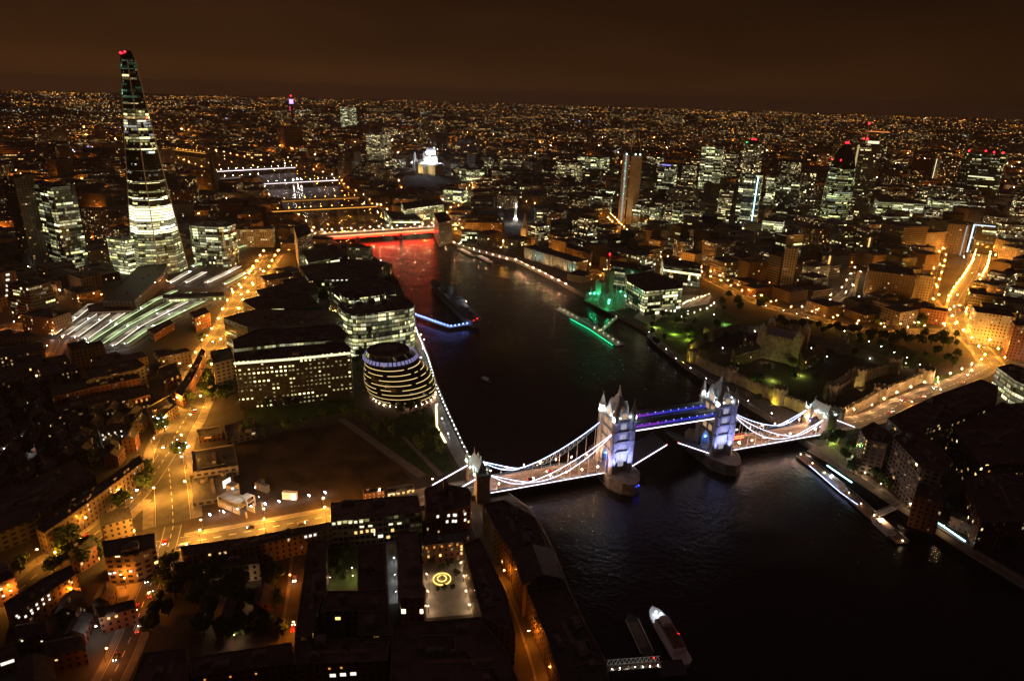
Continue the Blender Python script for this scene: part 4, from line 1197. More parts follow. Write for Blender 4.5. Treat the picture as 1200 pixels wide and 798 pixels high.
# ------------------------------------------------------------------ landmarks of the far bank
def dims(px0, px1, py, z, dist_pt):
    """width in metres between two pixel columns at the distance of a point"""
    d = (Vector(dist_pt)-CAM).dot(_fw)
    return (px1-px0)/F*d
def solve_h(c, ytop, lo=10, hi=330):
    return min(range(lo, hi), key=lambda h: abs(PX((c[0], c[1], h))[1]-ytop))
def tower_at(label, x0, x1, ybase, ytop, wall, p, rot=20, ratio=.8, n=4, cat='tower block', name='tower_block', plant=2, group=None, **k):
    xc = (x0+x1)/2
    c = G(xc, ybase)
    w = dims(x0, x1, ybase, LAND, c)*.86
    h = solve_h(c, ytop)
    a = R(rot)
    if n == 4: loc = ((-w/2,-w*ratio/2),(w/2,-w*ratio/2),(w/2,w*ratio/2),(-w/2,w*ratio/2))
    else: loc = [(w/2*math.cos(2*math.pi*i/n), w*ratio/2*math.sin(2*math.pi*i/n)) for i in range(n)]
    poly = [(c.x+x*math.cos(a)-y*math.sin(a), c.y+x*math.sin(a)+y*math.cos(a)) for x, y in loc]
    t = building(label, cat, poly, h, wall, p, plant=plant, name=name, group=group, **k)
    return t, c, h, w
def child_octas(t, pts, r, m, name):
    for p in pts: MB().octa(p, r).build(name, m, t)
# concrete core under construction with cranes
def core():
    c = G(735, 262); h = solve_h(c, 182); H = h-LAND
    w = dims(722, 747, 0, 0, c)
    t = thing('concrete_core', 'bare concrete lift core of an unfinished tower topped with work lamps and cranes', 'unfinished tower', (c.x, c.y, LAND), R(40))
    USED.append([(c.x+x*w*.7, c.y+y*w*.7) for x, y in ((-1,-1),(1,-1),(1,1),(-1,1))])
    MB().box((w*.16, 0, 0), (w*.5, w*.62, H)).build('core_shaft', M['concrete'], t)
    MB().box((-w*.3, 0, 0), (w*.30, w*.5, H+1)).build('stair_shaft', M['concrete'], t)
    MB().box((-w*.3, -w*.27, 6), (w*.07, w*.03, H-6)).build('stair_slot', emit('stair_slot_light', (.9, .95, 1), .35, False), t)
    MB().box((w*.16, 0, H), (w*.54, w*.66, 4)).box((-w*.3, 0, H+1), (w*.34, w*.54, 4)).build('climbing_formwork', M['dark'], t)
    for x in (-w*.3, w*.1, w*.3):
        MB().octa((x, -w*.36, H+3), 1.9).build('work_lamp', emit('green_white_work_lamp', (.65, 1, .8), 5, False), t)
    for k in range(5): MB().octa((-w*.3+rng.uniform(-2, 2), -w*.3, H*(.45+.11*k)), 1.0).build('work_lamp', emit('green_site_lamp', (.05, 1, .4), 2.6, False), t)
    for (x, lean) in ((-w*.1, 7), (w*.3, -6)):
        cr = MB()
        cr.bar((x, 0, H), (x, 0, H+18), 1.4)
        cr.bar((x, 0, H+16), (x+lean, 6, H+46), .9); cr.bar((x, 0, H+18), (x-lean*.8, -3, H+20), 1.6)
        cr.build('luffing_crane', M['steel'], t)
    # floods at street level light the shaft warm from below
    q = G(742, 272)
    spot('flood', t, (w*.1, -w*1.4, 6), (w*.16, 0, H*.5), 45000, (1, .72, .32), 80)
core()
# tower with red-lamped crown (ribbed), cut into three interlocking blades
t, c, h, w = tower_at('tall bank tower with three red lamps and a green light on its crown', 862, 888, 228, 168, 'office', .32, rot=30, ratio=.9, n=6)
MB().frus((0, 0), h-LAND, h-LAND+9, w*.28, w*.26, 6).build('crown', M['dark'], t)
child_octas(t, [(-6, -3, h-LAND+10), (0, -4, h-LAND+11), (6, -3, h-LAND+10), (3, 2, h-LAND+10)], 2.1, M['aircraft'], 'warning_lamp')
child_octas(t, [(-w*.25, -w*.3, h-LAND+2)], 2.2, emit('green_crown_lamp', (.05, 1, .25), 3, False), 'crown_lamp')
# stepped concave glass tower with a lit edge
t, c, h, w = tower_at('stepped glass tower with a thin blue white light line down its right edge', 858, 886, 268, 204, 'glass', .42, rot=25, ratio=.5, n=4, plant=1)
MB().box((-w*.62, 0, 0), (w*.36, w*.5, (h-LAND)*.78), R(25)).build('lower_step', M['slab'], t)
MB().box((w*.46, -w*.24, 4), (1.3, 1.3, h-LAND-6), R(25)).build('edge_light', M['cyan'], t)
# the pickle shaped tower: diagonal bands over a swelling round shaft
def bullet():
    c = G(975, 262); h = solve_h(c, 168); H = h-LAND; r = dims(961, 992, 0, 0, c)/2
    t = thing('bullet_tower', 'round bullet shaped glass tower with dark dome and red lamps', 'skyscraper', (c.x, c.y, LAND))
    USED.append([(c.x+r*1.1*math.cos(k), c.y+r*1.1*math.sin(k)) for k in range(6)])
    prof = [(.86, 0), (.93, .12), (.99, .28), (1, .40), (.96, .55), (.86, .70), (.70, .82), (.50, .91), (.28, .97), (.04, 1.0)]
    gl = facade('bullet_glass', (.03, .035, .035), 3.5, 4.2, .05, .12, .84, [GREENISH, FLUO, (.8, 1, .7), COOL], .8, cluster=6, keep=.85)
    n = 30
    for (r0, z0), (r1, z1) in zip(prof, prof[1:]):
        lit = .55 if z1 <= .72 else (.08 if z1 < .9 else 0)
        m = MB(); P = []
        for rr, zz, tw in ((r0, z0, z0*2), (r1, z1, z1*2)):
            for i in range(n): P.append((r*rr*math.cos(2*math.pi*i/n+tw), r*rr*math.sin(2*math.pi*i/n+tw), H*zz))
        U = [[(i*4.9, z0*H), ((i+1)*4.9, z0*H), ((i+1)*4.9, z1*H), (i*4.9, z1*H)] for i in range(n)]
        m.add(P, [(i, (i+1) % n, n+(i+1) % n, n+i) for i in range(n)], 0, U, (lit, .41))
        m.build('storeys' if z1 < .9 else 'dome', gl, t)
    child_octas(t, [(-2, -1, H+1), (2, -1, H+1)], 2.2, M['aircraft'], 'warning_lamp')
    child_octas(t, [(-r*.75, -r*.35, H*.80), (r*.1, -r*.8, H*.80)], 1.8, M['aircraft'], 'warning_lamp')
bullet()
# slab tower with mast and construction crane
t, c, h, w = tower_at('tall slab tower with stepped lit top and a red tipped mast', 990, 1017, 258, 168, 'office', .16, rot=20, ratio=.7)
H = h-LAND
mt = MB().frus((-w*.3, 0), H, H+8, 1.6, 1.4, 8).frus((-w*.3, 0), H+8, H+40, 1.0, .4, 6)
mt.build('mast', M['steel'], t)
child_octas(t, [(-w*.3, -1, H+41)], 2.4, M['aircraft'], 'warning_lamp'); child_octas(t, [(-w*.3-5, -2, H+9), (-w*.3+4, -2, H+9)], 2.0, M['aircraft'], 'warning_lamp')
MB().box((-w*.42, -w*.37, 20), (w*.14, .6, H-24), R(20)).build('lift_shaft', emit('lift_shaft_light', (1, .72, .34), .55, False), t)
MB().box((w*.1, -w*.1, H-4), (w*.5, w*.3, 9), R(20)).build('lit_roof_room', M['winfluo'], t)
cr = MB().bar((-w*.3, 4, H), (-w*.3, 4, H+24), 1.2).bar((-w*.3-8, 4, H+24), (-w*.3+46, 4, H+24), 1.3)
cr.build('crane', M['steel'], t)
MB().bar((-w*.3, 2.9, H+25), (-w*.3+44, 2.9, H+25), .9).build('crane_light_strip', emit('crane_orange_strip', (1, .3, .06), 1.6, False), t)
t, c, h, w = tower_at('broad dark office tower at far right with red roof lamps', 1118, 1164, 236, 180, 'glass', .12, rot=10, ratio=.5)
child_octas(t, [(-w*.42, -6, h-LAND+5), (0, -8, h-LAND+7), (w*.2, -6, h-LAND+5), (w*.42, -4, h-LAND+5)], 2.6, M['aircraft'], 'warning_lamp')
MB().box((0, -w*.29, (h-LAND)*.52), (w*.8, .8, 3)).build('lit_floor', M['winfluo'], t)
for lab, a in (('dark office tower with a blue violet roof edge left of the stepped glass tower', (768, 790, 236, 192, 'glass', .42)),
               ('broad lit office tower behind the stepped glass tower', (815, 842, 232, 172, 'glass', .5)),
               ('pale roofed office tower right of the broad lit office tower', (843, 862, 214, 180, 'office', .4)),
               ('square dark office tower left of the bullet shaped tower', (902, 931, 262, 204, 'glass', .18)),
               ('pale lit slim tower touching the bullet shaped tower', (929, 948, 252, 202, 'office', .35)),
               ('wide low lit office block right of the slab tower', (1022, 1076, 256, 236, 'glass', .75)),
               ('dark tower with a white roof line at upper right', (1092, 1118, 215, 186, 'slab', .15)),
               ('lit office block with yellowish rows left of the concrete core', (676, 712, 208, 184, 'glass', .6)),
               ('block with tall white light stripe left of the concrete core', (652, 680, 216, 190, 'office', .5)),
               ('lit glass block below the dark blue edged tower', (740, 772, 266, 240, 'glass', .55)),
               ('slim block with green lit floors below the dark blue edged tower', (786, 798, 274, 246, 'glass', .85)),
               ('far lit office tower beyond the domed cathedral', (431, 458, 190, 157, 'office', .6)),
               ('twin lit slab beyond the river bend', (400, 418, 150, 126, 'glass', .5)),
               ('dark blue glass block with white lit edge at right', (1136, 1160, 296, 264, 'glass', .06)),
               ('dark block with a pale corner strip left of the white edged glass block', (1102, 1128, 296, 262, 'slab', .08)),
               ('lit office block at the right edge below the dark office tower', (1160, 1198, 292, 262, 'office', .5)),
               ('lit tower at right edge beyond the fortress', (1182, 1205, 262, 236, 'office', .45)),
               ('tall dark slab with orange dots at upper right', (1060, 1076, 226, 200, 'slab', .2)),
               ('dark tower with yellow lit stair by the curved main road', (1004, 1020, 300, 276, 'slab', .15)),
               ('brown office block with two floodlit columns on its front', (1010, 1064, 348, 316, 'stock', .04)),
               ('broad dark stone block behind the two floodlit columns', (1066, 1086, 352, 322, 'render', .05)),
               ('long office building with grid of yellow white windows by the orange crossroads', (1132, 1176, 400, 364, 'render', .55)),
               ('tall orange lit corner block at the right edge by the crossroads', (1176, 1205, 420, 380, 'brick', .12)),
               ('office block with a bright yellow stair by the spire topped offices', (960, 974, 318, 298, 'slab', .2)),
               ('monumental stone office with stepped tower above the fortress', (912, 928, 340, 290, 'render', .03)),
               ('brightly lit office slab left of the tall bank tower', (838, 858, 262, 222, 'office', .55)),
               ('lit office tower right of the tall bank tower', (893, 908, 250, 208, 'glass', .5)),
               ('low lit offices right of the stepped glass tower', (890, 916, 282, 258, 'glass', .5)),
               ('lit slab behind the square dark office tower', (912, 934, 222, 190, 'office', .4)),
               ('long lit office row below the broad dark office tower', (1086, 1124, 252, 234, 'glass', .6)),
               ('stepped lit offices right of the wide low block', (1078, 1100, 268, 244, 'office', .45)),
               ('glowing office block beyond the concrete core', (756, 776, 206, 184, 'office', .55)),
               ('yellowish office block left of the broad lit tower', (796, 814, 226, 194, 'office', .5)),
               ('office block with warm floors behind the customs building', (640, 662, 268, 246, 'office', .4)),
               ('lit office row left of the concrete core in the middle distance', (690, 716, 250, 230, 'glass', .35)),
               ('orange lit block left of the concrete core', (640, 672, 232, 218, 'stock', .35)),
               ('pale lit offices right of the domed cathedral', (540, 566, 212, 198, 'glass', .45)),
               ('cyan lit offices in front of the domed cathedral', (520, 548, 236, 222, 'glass', .6)),
               ('lit block left of the domed cathedral', (452, 474, 200, 186, 'office', .5)),
               ('far lit block right of the domed cathedral', (586, 612, 198, 186, 'office', .5)),
               ('lit offices between crossroads and dark office tower', (1120, 1150, 256, 240, 'glass', .5)),
               ('office slab with white light column in the middle distance', (918, 934, 292, 268, 'glass', .3)),
               ('office slab with a yellow white light column beside it', (942, 956, 292, 272, 'glass', .3))):
    x0, x1, yb, yt, wl, p = a
    t, c, h, w = tower_at(lab, x0, x1, yb, yt, wl, p, rot=rng.choice((12, 22, 28, 35)), ratio=rng.uniform(.6, .95), cat='office building', name='office_building')
    Hh = h-LAND
    if 'violet' in lab: MB().box((0, -w*.42, Hh-3), (w*.9, .8, 3)).build('roof_edge_light', emit('violet_roof_edge', (.35, .3, 1), 1.1, False), t)
    if 'white lit edge' in lab:
        for sx in (-1,): MB().box((sx*w*.5, -w*.45, 0), (2.2, 2.2, Hh), R(20)).build('edge_light', emit('blue_white_edge', (.6, .85, 1), 1.6, False), t)
        MB().box((0, -w*.45, Hh), (w, 2, 1.6), R(20)).build('edge_light', emit('pale_roof_edge', (.75, .9, 1), 1.3, False), t)
    if 'pale corner' in lab: MB().box((w*.5, -w*.4, 0), (1.6, 1.6, Hh), R(20)).build('edge_light', emit('dim_pale_edge', (.6, .8, .9), .5, False), t)
    if 'white light' in lab or 'white roof line' in lab: MB().box((-w*.4, -w*.48, 1), (2, 1, Hh-2), R(20)).build('light_column', M['winfluo'], t)
    if 'yellow lit stair' in lab or 'yellow stair' in lab or 'yellow white' in lab and 'column' in lab: MB().box((w*.4, -w*.5, 1), (2.5, 1, Hh-2), R(20)).build('light_column', M['winwarm'], t)
    if 'floodlit columns' in lab:
        for sx in (-.55, -.2):
            f = spot('flood', t, (w*sx-4, -w*.78, 1), (w*sx, -w*.4, Hh*.8), 16000, (1, .42, .05), 60)
            MB().box((w*sx, -w*.52, 0), (3.5, 2, Hh*.9), R(20)).build('column', M['stone'], t)
# domed cathedral, floodlit white
def cathedral():
    c = G(505, 203); h = solve_h(c, 163); s = (h-LAND)/107.0
    t = thing('domed_cathedral', 'white floodlit domed cathedral with lantern and two west towers', 'cathedral', (c.x, c.y, LAND), R(-8))
    USED.append([(c.x-100*s, c.y-32*s), (c.x+80*s, c.y-32*s), (c.x+80*s, c.y+32*s), (c.x-100*s, c.y+32*s)])
    S = lambda *v: tuple(x*s for x in v)
    ms = mat('cathedral_stone', (.5, .48, .45), .8, noise=.2, scale=.2)
    nv = MB().box((-10*s, 0, 0), S(150, 37, 30)).box((0, 0, 0), S(34, 75, 30))
    nv.gable([S(-85, -12), S(65, -12), S(65, 12), S(-85, 12)], 30*s, 6*s)
    nv.build('nave', ms, t)
    dr = MB().frus((0, 0), 30*s, 38*s, 21*s, 21*s, 28).frus((0, 0), 38*s, 54*s, 17*s, 17*s, 28)
    for i in range(28):
        a = 2*math.pi*i/28; dr.frus((19.6*s*math.cos(a), 19.6*s*math.sin(a)), 38*s, 52*s, .9*s, .8*s, 6)
    dr.frus((0, 0), 52*s, 54.5*s, 21*s, 21*s, 28).frus((0, 0), 54.5*s, 60*s, 16.5*s, 16.2*s, 28)
    dr.build('drum', ms, t)
    MB().lathe((0, 0), [(16.6*s, 60*s), (16.2*s, 66*s), (14.6*s, 73*s), (11.6*s, 79.5*s), (7.5*s, 84*s), (3.6*s, 86*s)], 28).build('dome', mat('cathedral_lead', (.42, .44, .47), .5, noise=.15, scale=.3), t)
    MB().frus((0, 0), 85*s, 88*s, 4.5*s, 4*s, 12).frus((0, 0), 88*s, 96*s, 2.6*s, 2.4*s, 12).frus((0, 0), 96*s, 101*s, 2.6*s, .5*s, 12).frus((0, 0), 101*s, 107*s, .5*s, .3*s, 6).box((0, 0, 104*s), S(.5, 3, .6)).build('lantern', ms, t)
    for y in (-17, 17):
        MB().box((-82*s, y*s, 0), S(13, 13, 38)).frus((-82*s, y*s), 38*s, 52*s, 5*s, 4.4*s, 10).frus((-82*s, y*s), 52*s, 62*s, 4.2*s, .4*s, 10).build('west_tower', ms, t)
    for a in range(0, 360, 45):
        x, y = 27*math.cos(R(a)), 27*math.sin(R(a))
        point('dome_flood', t, S(x, y, 41), 42000, (.9, .93, 1), 1.0)
        spot('dome_flood', t, S(x*1.05, y*1.05, 56), S(0, 0, 76), 95000, (.9, .93, 1), 70)
    for x in (-6, 22, 48): spot('flood', t, S(x, -62, 4), S(x, -18, 18), 60000, (1, .68, .22), 75)
    spot('flood', t, S(-100, -24, 4), S(-82, -17, 40), 80000, (.9, .95, 1), 60)
    MB().octa(S(-92, -22, 26), 3.2*s).build('flood_lamp', emit('cathedral_flood_lamp', (.8, .9, 1), 30, False), t)
cathedral()
# thin white monument column and orange lit church spire
def column_():
    c = G(604, 262); h = solve_h(c, 232); H = h-LAND
    t = thing('monument_column', 'slim white lit monument column rising among dark roofs', 'column', (c.x, c.y, LAND))
    MB().box((0, 0, 0), (7, 7, 10)).build('pedestal', M['stone'], t)
    MB().frus((0, 0), 10, H-10, 2.4, 2.0, 16).box((0, 0, H-10), (5.6, 5.6, 1.2)).build('shaft', M['stone'], t)
    MB().frus((0, 0), H-8.8, H-4, 1.4, 1.2, 10).frus((0, 0), H-4, H, 1.5, .2, 10).build('flame_urn', M['white'], t)
    for a in (0, 120, 240): point('column_flood', t, (6*math.cos(R(a)), 6*math.sin(R(a)), 12), 9000, (.95, .95, 1), .5); point('column_flood', t, (5*math.cos(R(a)), 5*math.sin(R(a)), H*.7), 7000, (.95, .95, 1), .5)
column_()
def spire_church():
    c = G(614, 288); h = solve_h(c, 250); H = h-LAND
    t = thing('church_tower', 'orange floodlit stone church tower with stepped spire by the riverside road', 'church', (c.x, c.y, LAND), R(20))
    MB().box((0, 0, 0), (9, 9, H*.55)).build('tower', M['stone'], t)
    MB().frus((0, 0), H*.55, H*.72, 4, 3.4, 8).frus((0, 0), H*.72, H*.82, 2.6, 2.2, 8).frus((0, 0), H*.82, H, 2, .15, 8).build('spire', M['lead'], t)
    MB().box((14, 0, 0), (20, 12, 12)).gable([(4, -6), (24, -6), (24, 6), (4, 6)], 12, 4).build('nave', M['stone'], t)
    for (x, y) in ((-9, -9), (9, -9)): spot('flood', t, (x, y*1.4, 2), (0, 0, H*.5), 30000, (1, .5, .15), 70)
spire_church()
# ------------------------------------------------------------------ further river bridges
M['bdimy'] = emit('amber_bridge_strip', (1, .42, .05), 1.0); M['bdimw'] = emit('white_bridge_strip', (1, .86, .9), 2.0); M['bdimg'] = emit('grey_bridge_strip', (.8, .75, .7), .5)
M['blamp'] = emit('bridge_lamp_amber', (1, .42, .07), 80); M['blampw'] = emit('bridge_lamp_white', (1, .85, .7), 110)
def river_bridge(name, label, pA, pB, z, w, deckmat, strip, railz, piers, pm='granite', arch=True, sw=1.0, cat='bridge', strip2=None):
    a, b = G(*pA, z), G(*pB, z)
    mid = (a+b)/2; d = b-a; L = d.length; an = math.atan2(d.y, d.x)
    t = thing(name, label, cat, (mid.x, mid.y, 0), an)
    MB().box((0, 0, z-2.2), (L, w, 2.2)).build('deck', M[deckmat], t)
    MB().box((0, 0, z+.004), (L, w*.62, .05)).build('roadway', M['asphalt'], t)
    for s in (-1, 1):
        MB().box((0, s*(w/2-.2), z), (L, .4, 1.1)).build('parapet', M['stone'], t)
    for i in range(piers):
        x = -L/2+L*(i+1)/(piers+1)
        MB().box((x, 0, -2), (6, w+3, z)).frus((x, -w/2-1.5), -2, z-2.4, 3, 2.8, 8).frus((x, w/2+1.5), -2, z-2.4, 3, 2.8, 8).build('pier', M[pm], t)
    if arch:
        n = piers+1
        for i in range(n):
            x0 = -L/2+L*i/n+3; x1 = -L/2+L*(i+1)/n-3
            for s in (-1, 1):
                m = MB(); K = 10
                for k in range(K):
                    u0, u1 = k/K, (k+1)/K
                    zz0 = z-2.2-(z-4.4)*(abs(2*u0-1)**2.2); zz1 = z-2.2-(z-4.4)*(abs(2*u1-1)**2.2)
                    xa, xb = x0+(x1-x0)*u0, x0+(x1-x0)*u1
                    P = [(xa, s*(w/2-.3), zz0), (xb, s*(w/2-.3), zz1), (xb, s*(w/2-.3), z-2.2), (xa, s*(w/2-.3), z-2.2), (xa, s*(w/2-1.5), zz0), (xb, s*(w/2-1.5), zz1)]
                    m.add(P, [(0, 1, 2, 3), (0, 4, 5, 1)])
                m.build('arch_rib', M[deckmat], t)
    side = 1 if (Vector((-d.y, d.x, 0))).dot(CAM-mid) > 0 else -1
    MB().box((0, side*(w/2+.15), z-1.2), (L, .25, sw)).build('light_strip', M[strip], t)
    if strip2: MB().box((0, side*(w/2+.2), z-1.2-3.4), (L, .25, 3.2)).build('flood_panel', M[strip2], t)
    if strip != 'ledpeach':
        nl = int(L/22)
        for k in range(nl):
            x = -L/2+L*(k+.5)/nl
            lp = MB().frus((x, side*(w/2-1)), z, z+6, .15, .12, 5).build('lamp_post', M['dark'], t)
            MB().octa((x, side*(w/2-1), z+6.2), .5).build('lamp', M['blamp'] if strip == 'bdimy' else M['blampw'], t)
    return t, L, side, an, mid
t, L, side, an, mid = river_bridge('road_bridge', 'wide river bridge lit peach on top and glowing red below', (362, 277), (514, 267), 12, 30, 'stone', 'ledpeach', 1, 2, arch=True, sw=1.8, strip2='redpanel')
for k in range(14):
    x = -L/2+L*(k+.5)/14
    for s in (-1, 1): lamp('warm', (mid.x+x*math.cos(an)-s*13*math.sin(an), mid.y+x*math.sin(an)+s*13*math.cos(an), 12.05), an+(-s)*math.pi/2, 'tall lamp on the red lit river bridge', 'lamps on the red lit river bridge')
river_bridge('railway_bridge', 'yellow lit railway bridge just beyond the red lit bridge', (318, 247), (440, 241), 12, 26, 'dark', 'bdimy', 1, 4, arch=False, sw=1.6)
river_bridge('arched_bridge', 'iron road bridge with shallow yellow lit arches', (314, 236), (420, 231), 13, 16, 'stone', 'bdimy', 1, 2, arch=True, sw=.7)
river_bridge('footbridge', 'slim white lit footbridge across the far river', (309, 215.5), (396, 211), 12, 5, 'steel', 'bdimw', 1, 2, arch=False, sw=1.2)
river_bridge('far_road_bridge', 'white lit road bridge far up the river', (244, 201), (344, 196), 13, 26, 'stone', 'bdimw', 1, 4, arch=True, sw=1.5)
river_bridge('far_railway_bridge', 'grey railway bridge in front of the far white lit bridge', (257, 209), (306, 206), 12, 18, 'steel', 'bdimg', 1, 3, arch=False, sw=.6)
river_bridge('farthest_bridge', 'yellow lit bridge at the last bend of the river', (193, 174), (244, 180), 13, 22, 'stone', 'bdimy', 1, 4, arch=False, sw=2.0)
# long classical customs building with pale floodlit front on the quay
def customs():
    a, b = G(607, 303), G(667, 322)
    d = b-a; L = d.length; an = math.atan2(d.y, d.x); mid = (a+b)/2
    nn = Vector((-d.y, d.x, 0)).normalized()
    if nn.dot(CAM-mid) > 0: nn = -nn
    mid = mid+nn*24
    t = thing('customs_building', 'long pale classical building floodlit along the far quay', 'building', (mid.x, mid.y, LAND), an)
    sgn = -1 if (Vector((-math.sin(an), math.cos(an), 0))).dot(CAM-mid) < 0 else 1
    USED.append([(mid.x+x*math.cos(an)-y*math.sin(an), mid.y+x*math.sin(an)+y*math.cos(an)) for x, y in ((-L/2,-16),(L/2,-16),(L/2,16),(-L/2,16))])
    lp = [(-L/2,-12),(L/2,-12),(L/2,12),(-L/2,12)]
    MB().walls(lp, 0, 17, 0, (.12, .3)).build('wall', M['render'], t)
    MB().gable(lp, 17, 5, 0, .1).build('roof', M['slate'], t)
    for s in (-1, 0, 1):
        m = MB().box((s*L*.36, sgn*13, 0), (L*.18, 3, 18))
        for k in range(6): m.frus((s*L*.36-L*.08+k*L*.032, sgn*15), 2, 16, .7, .6, 8)
        m.box((s*L*.36, sgn*14.5, 16.2), (L*.185, 3.4, 1.4))
        m.build('portico', M['stone'], t)
    for k in range(9):
        x = -L*.46+k*L*.115
        spot('flood', t, (x, sgn*21, 1), (x, sgn*12, 12), 6500, (.55, 1, .9) if k in (2, 3, 8) else (1, .70, .32), 95)
customs()
for k, q in enumerate(((344,214),(349,213),(353,213))):
    p = G(*q, 4); t = thing('pier_floodlight', 'dazzling white floodlight on the pier by the slim white footbridge', 'floodlight', tuple(p), 0, 'pier floodlights by the white footbridge')
    MB().frus((0, 0), -4, 6, .4, .3, 8).build('post', M['dark'], t); MB().octa((0, 0, 7), 1.5).build('lamp', emit('pier_flood', (1, .95, .85), 130) if 'pfl' not in M else M['pfl'], t)
    M.setdefault('pfl', bpy.data.materials['pier_flood'])
B('white pier building at the end of the red lit bridge', 'office building', [(508,250),(522,248),(530,258),(514,262)], 44, 'render', .1, plant=1)
B('pale rounded waterside office building beyond the red lit bridge', 'office building', [(344,266),(360,262),(366,272),(348,280)], 52, 'render', .25, plant=1)
B('long white lit station offices beyond the red lit bridge', 'office building', [(470,238),(516,232),(520,240),(474,246)], 30, 'glass', .9, plant=3)
B('white storeyed waterside office right of the station offices', 'office building', [(450,246),(486,250),(496,258),(460,258)], 22, 'glass', .8, plant=2)
# glass and stone office building with ring of storeys by the green site
t = B('broad office building of glass storeys beside the green lit building site', 'office building', [(733,322),(762,318),(800,330),(800,338),(756,342),(735,330)], 34, 'glass', .65, plant=3)
B('low brick office with orange wall near the green lit building site', 'office building', [(664,284),(694,292),(692,298),(664,290)], 28, 'stock', .1, plant=1)
B('long office roof with a bright top floor behind the glass storeyed office', 'office building', [(711,304),(740,308),(768,314),(756,318),(716,312)], 30, 'glass', .4, plant=2)
B('row of lit offices behind the glass storeyed office', 'office building', [(776,300),(818,308),(822,316),(778,310)], 30, 'glass', .45, plant=2)
# green lit building site with tower crane
def green_site():
    t = thing('building_site', 'green lit building site with scaffolding and a crane mast by the far quay', 'building site', tuple(G(715, 352)))
    o = Vector(G(715, 352))
    P = [G(*q)-o for q in ((684,352),(702,334),(742,346),(752,358),(712,366))]
    USED.append([(p.x+o.x, p.y+o.y) for p in P])
    MB().prism([(p.x, p.y) for p in P], 0, .6).build('slab', M['concrete'], t)
    for _ in range(60):
        i = rng.randrange(5); a, b = P[i], P[(i+1) % 5]; u = rng.random(); v = rng.random()*.8
        q = (a+(b-a)*u)*(1-v)
        hh = rng.choice((4, 8, 12))
        fr = MB().bar((q.x, q.y, .6), (q.x, q.y, hh), .5).bar((q.x, q.y, hh), (q.x+7, q.y+2, hh), .35).bar((q.x+7, q.y+2, .6), (q.x+7, q.y+2, hh), .4).bar((q.x, q.y, hh*.5), (q.x+7, q.y+2, hh*.5), .3)
        fr.build('scaffold_frame', M['steel'], t)
    for px in ((712, 340, 34), (703, 342, 22)):
        q = G(px[0], px[1]+8)-o
        MB().box((q.x, q.y, .6), (9, 9, px[2])).build('lift_core', M['concrete'], t)
    q = G(711, 345)-o
    cr = MB().bar((q.x, q.y, 0), (q.x, q.y, 52), 1.6).bar((q.x-12, q.y, 50), (q.x+34, q.y+8, 53), 1.1); cr.build('crane', M['red'], t)
    MB().octa((q.x, q.y, 54), 1.5).build('warning_lamp', M['aircraft'], t)
    for k in range(12):
        i = k % 5; a = P[i]; v = .35+.5*rng.random()
        q = a*v
        MB().octa((q.x, q.y, 9), .5).build('green_lamp', emit('green_flood_lamp', (.03, 1, .36), 380) if 'gfl' not in M else M['gfl'], t)
        M.setdefault('gfl', bpy.data.materials['green_flood_lamp'])
green_site()
# ------------------------------------------------------------------ medieval fortress
def wall_run(label, pts, h, th=3.0, m='ragstone', towers=(), cren=True, name='fortress_wall', base=None):
    pl = [G(*p) for p in pts]
    o = pl[0].copy(); t = thing(name, label, 'fortress wall', tuple(o))
    loc = [p-o for p in pl]
    MB().ribbon([p+Vector((0, 0, h)) for p in loc], th, 0, 0, 0, skirt=h+1).build('wall', M[m], t)
    if cren:
        c = MB()
        for s in (-1, 1):
            for i in range(len(loc)-1):
                a, b = loc[i], loc[i+1]; d = b-a; L = d.length
                if L < 1: continue
                d.normalize(); q = Vector((-d.y, d.x, 0))
                k = 0
                while k < L-1.5:
                    p = a+d*(k+.9)+q*s*(th/2-.4)
                    c.box((p.x, p.y, h), (1.7, .7, 1.3), math.atan2(d.y, d.x)); k += 3.2
        c.build('battlement', M[m], t)
    for i, r, hh in towers:
        p = loc[i]
        tw = MB().frus((p.x, p.y), -1, hh, r*1.06, r, 12)
        for k in range(8): tw.box((p.x+(r-.4)*math.cos(k*.785), p.y+(r-.4)*math.sin(k*.785), hh), (1.8, .7, 1.4), k*.785+math.pi/2)
        tw.build('tower', M[m], t)
    return t, o, loc
t, o, loc = wall_run('yellow lit outer fortress wall beside the bridge approach road', [(978,498),(990,490),(1012,478),(1030,468),(1056,458),(1082,446)], 9, 3, towers=[(0, 6, 13), (3, 6, 12), (5, 8, 13)])
for i in range(len(loc)-1):
    a, b = loc[i], loc[i+1]
    for u in (.25, .75):
        p = a+(b-a)*u; d = (b-a).normalized(); q = Vector((-d.y, d.x, 0))
        if q.dot(CAM-o) < 0: q = -q
        pt = p+q*9
        spot('flood', t, tuple(pt+Vector((0, 0, .5))), tuple(p+Vector((0, 0, 6))), 2200, (1, .62, .10), 110)
t, o, loc = wall_run('inner fortress wall with square turrets behind the yellow lit outer wall', [(972,468),(985,462),(1005,450),(1025,442),(1046,436)], 10, 3, towers=[(0, 5, 14), (2, 5.5, 15), (4, 6, 15)])
spot('flood', t, tuple(loc[2]+Vector((10, -14, 1))), tuple(loc[2]+Vector((0, 0, 7))), 6000, (1, .62, .2), 100)
t, o, loc = wall_run('riverside fortress wall with greenish yellow light', [(812,424),(832,436),(856,446),(884,460),(912,472),(940,484),(962,492)], 9, 3, towers=[(0, 6, 12), (2, 5, 12), (4, 6, 14), (6, 5, 12)])
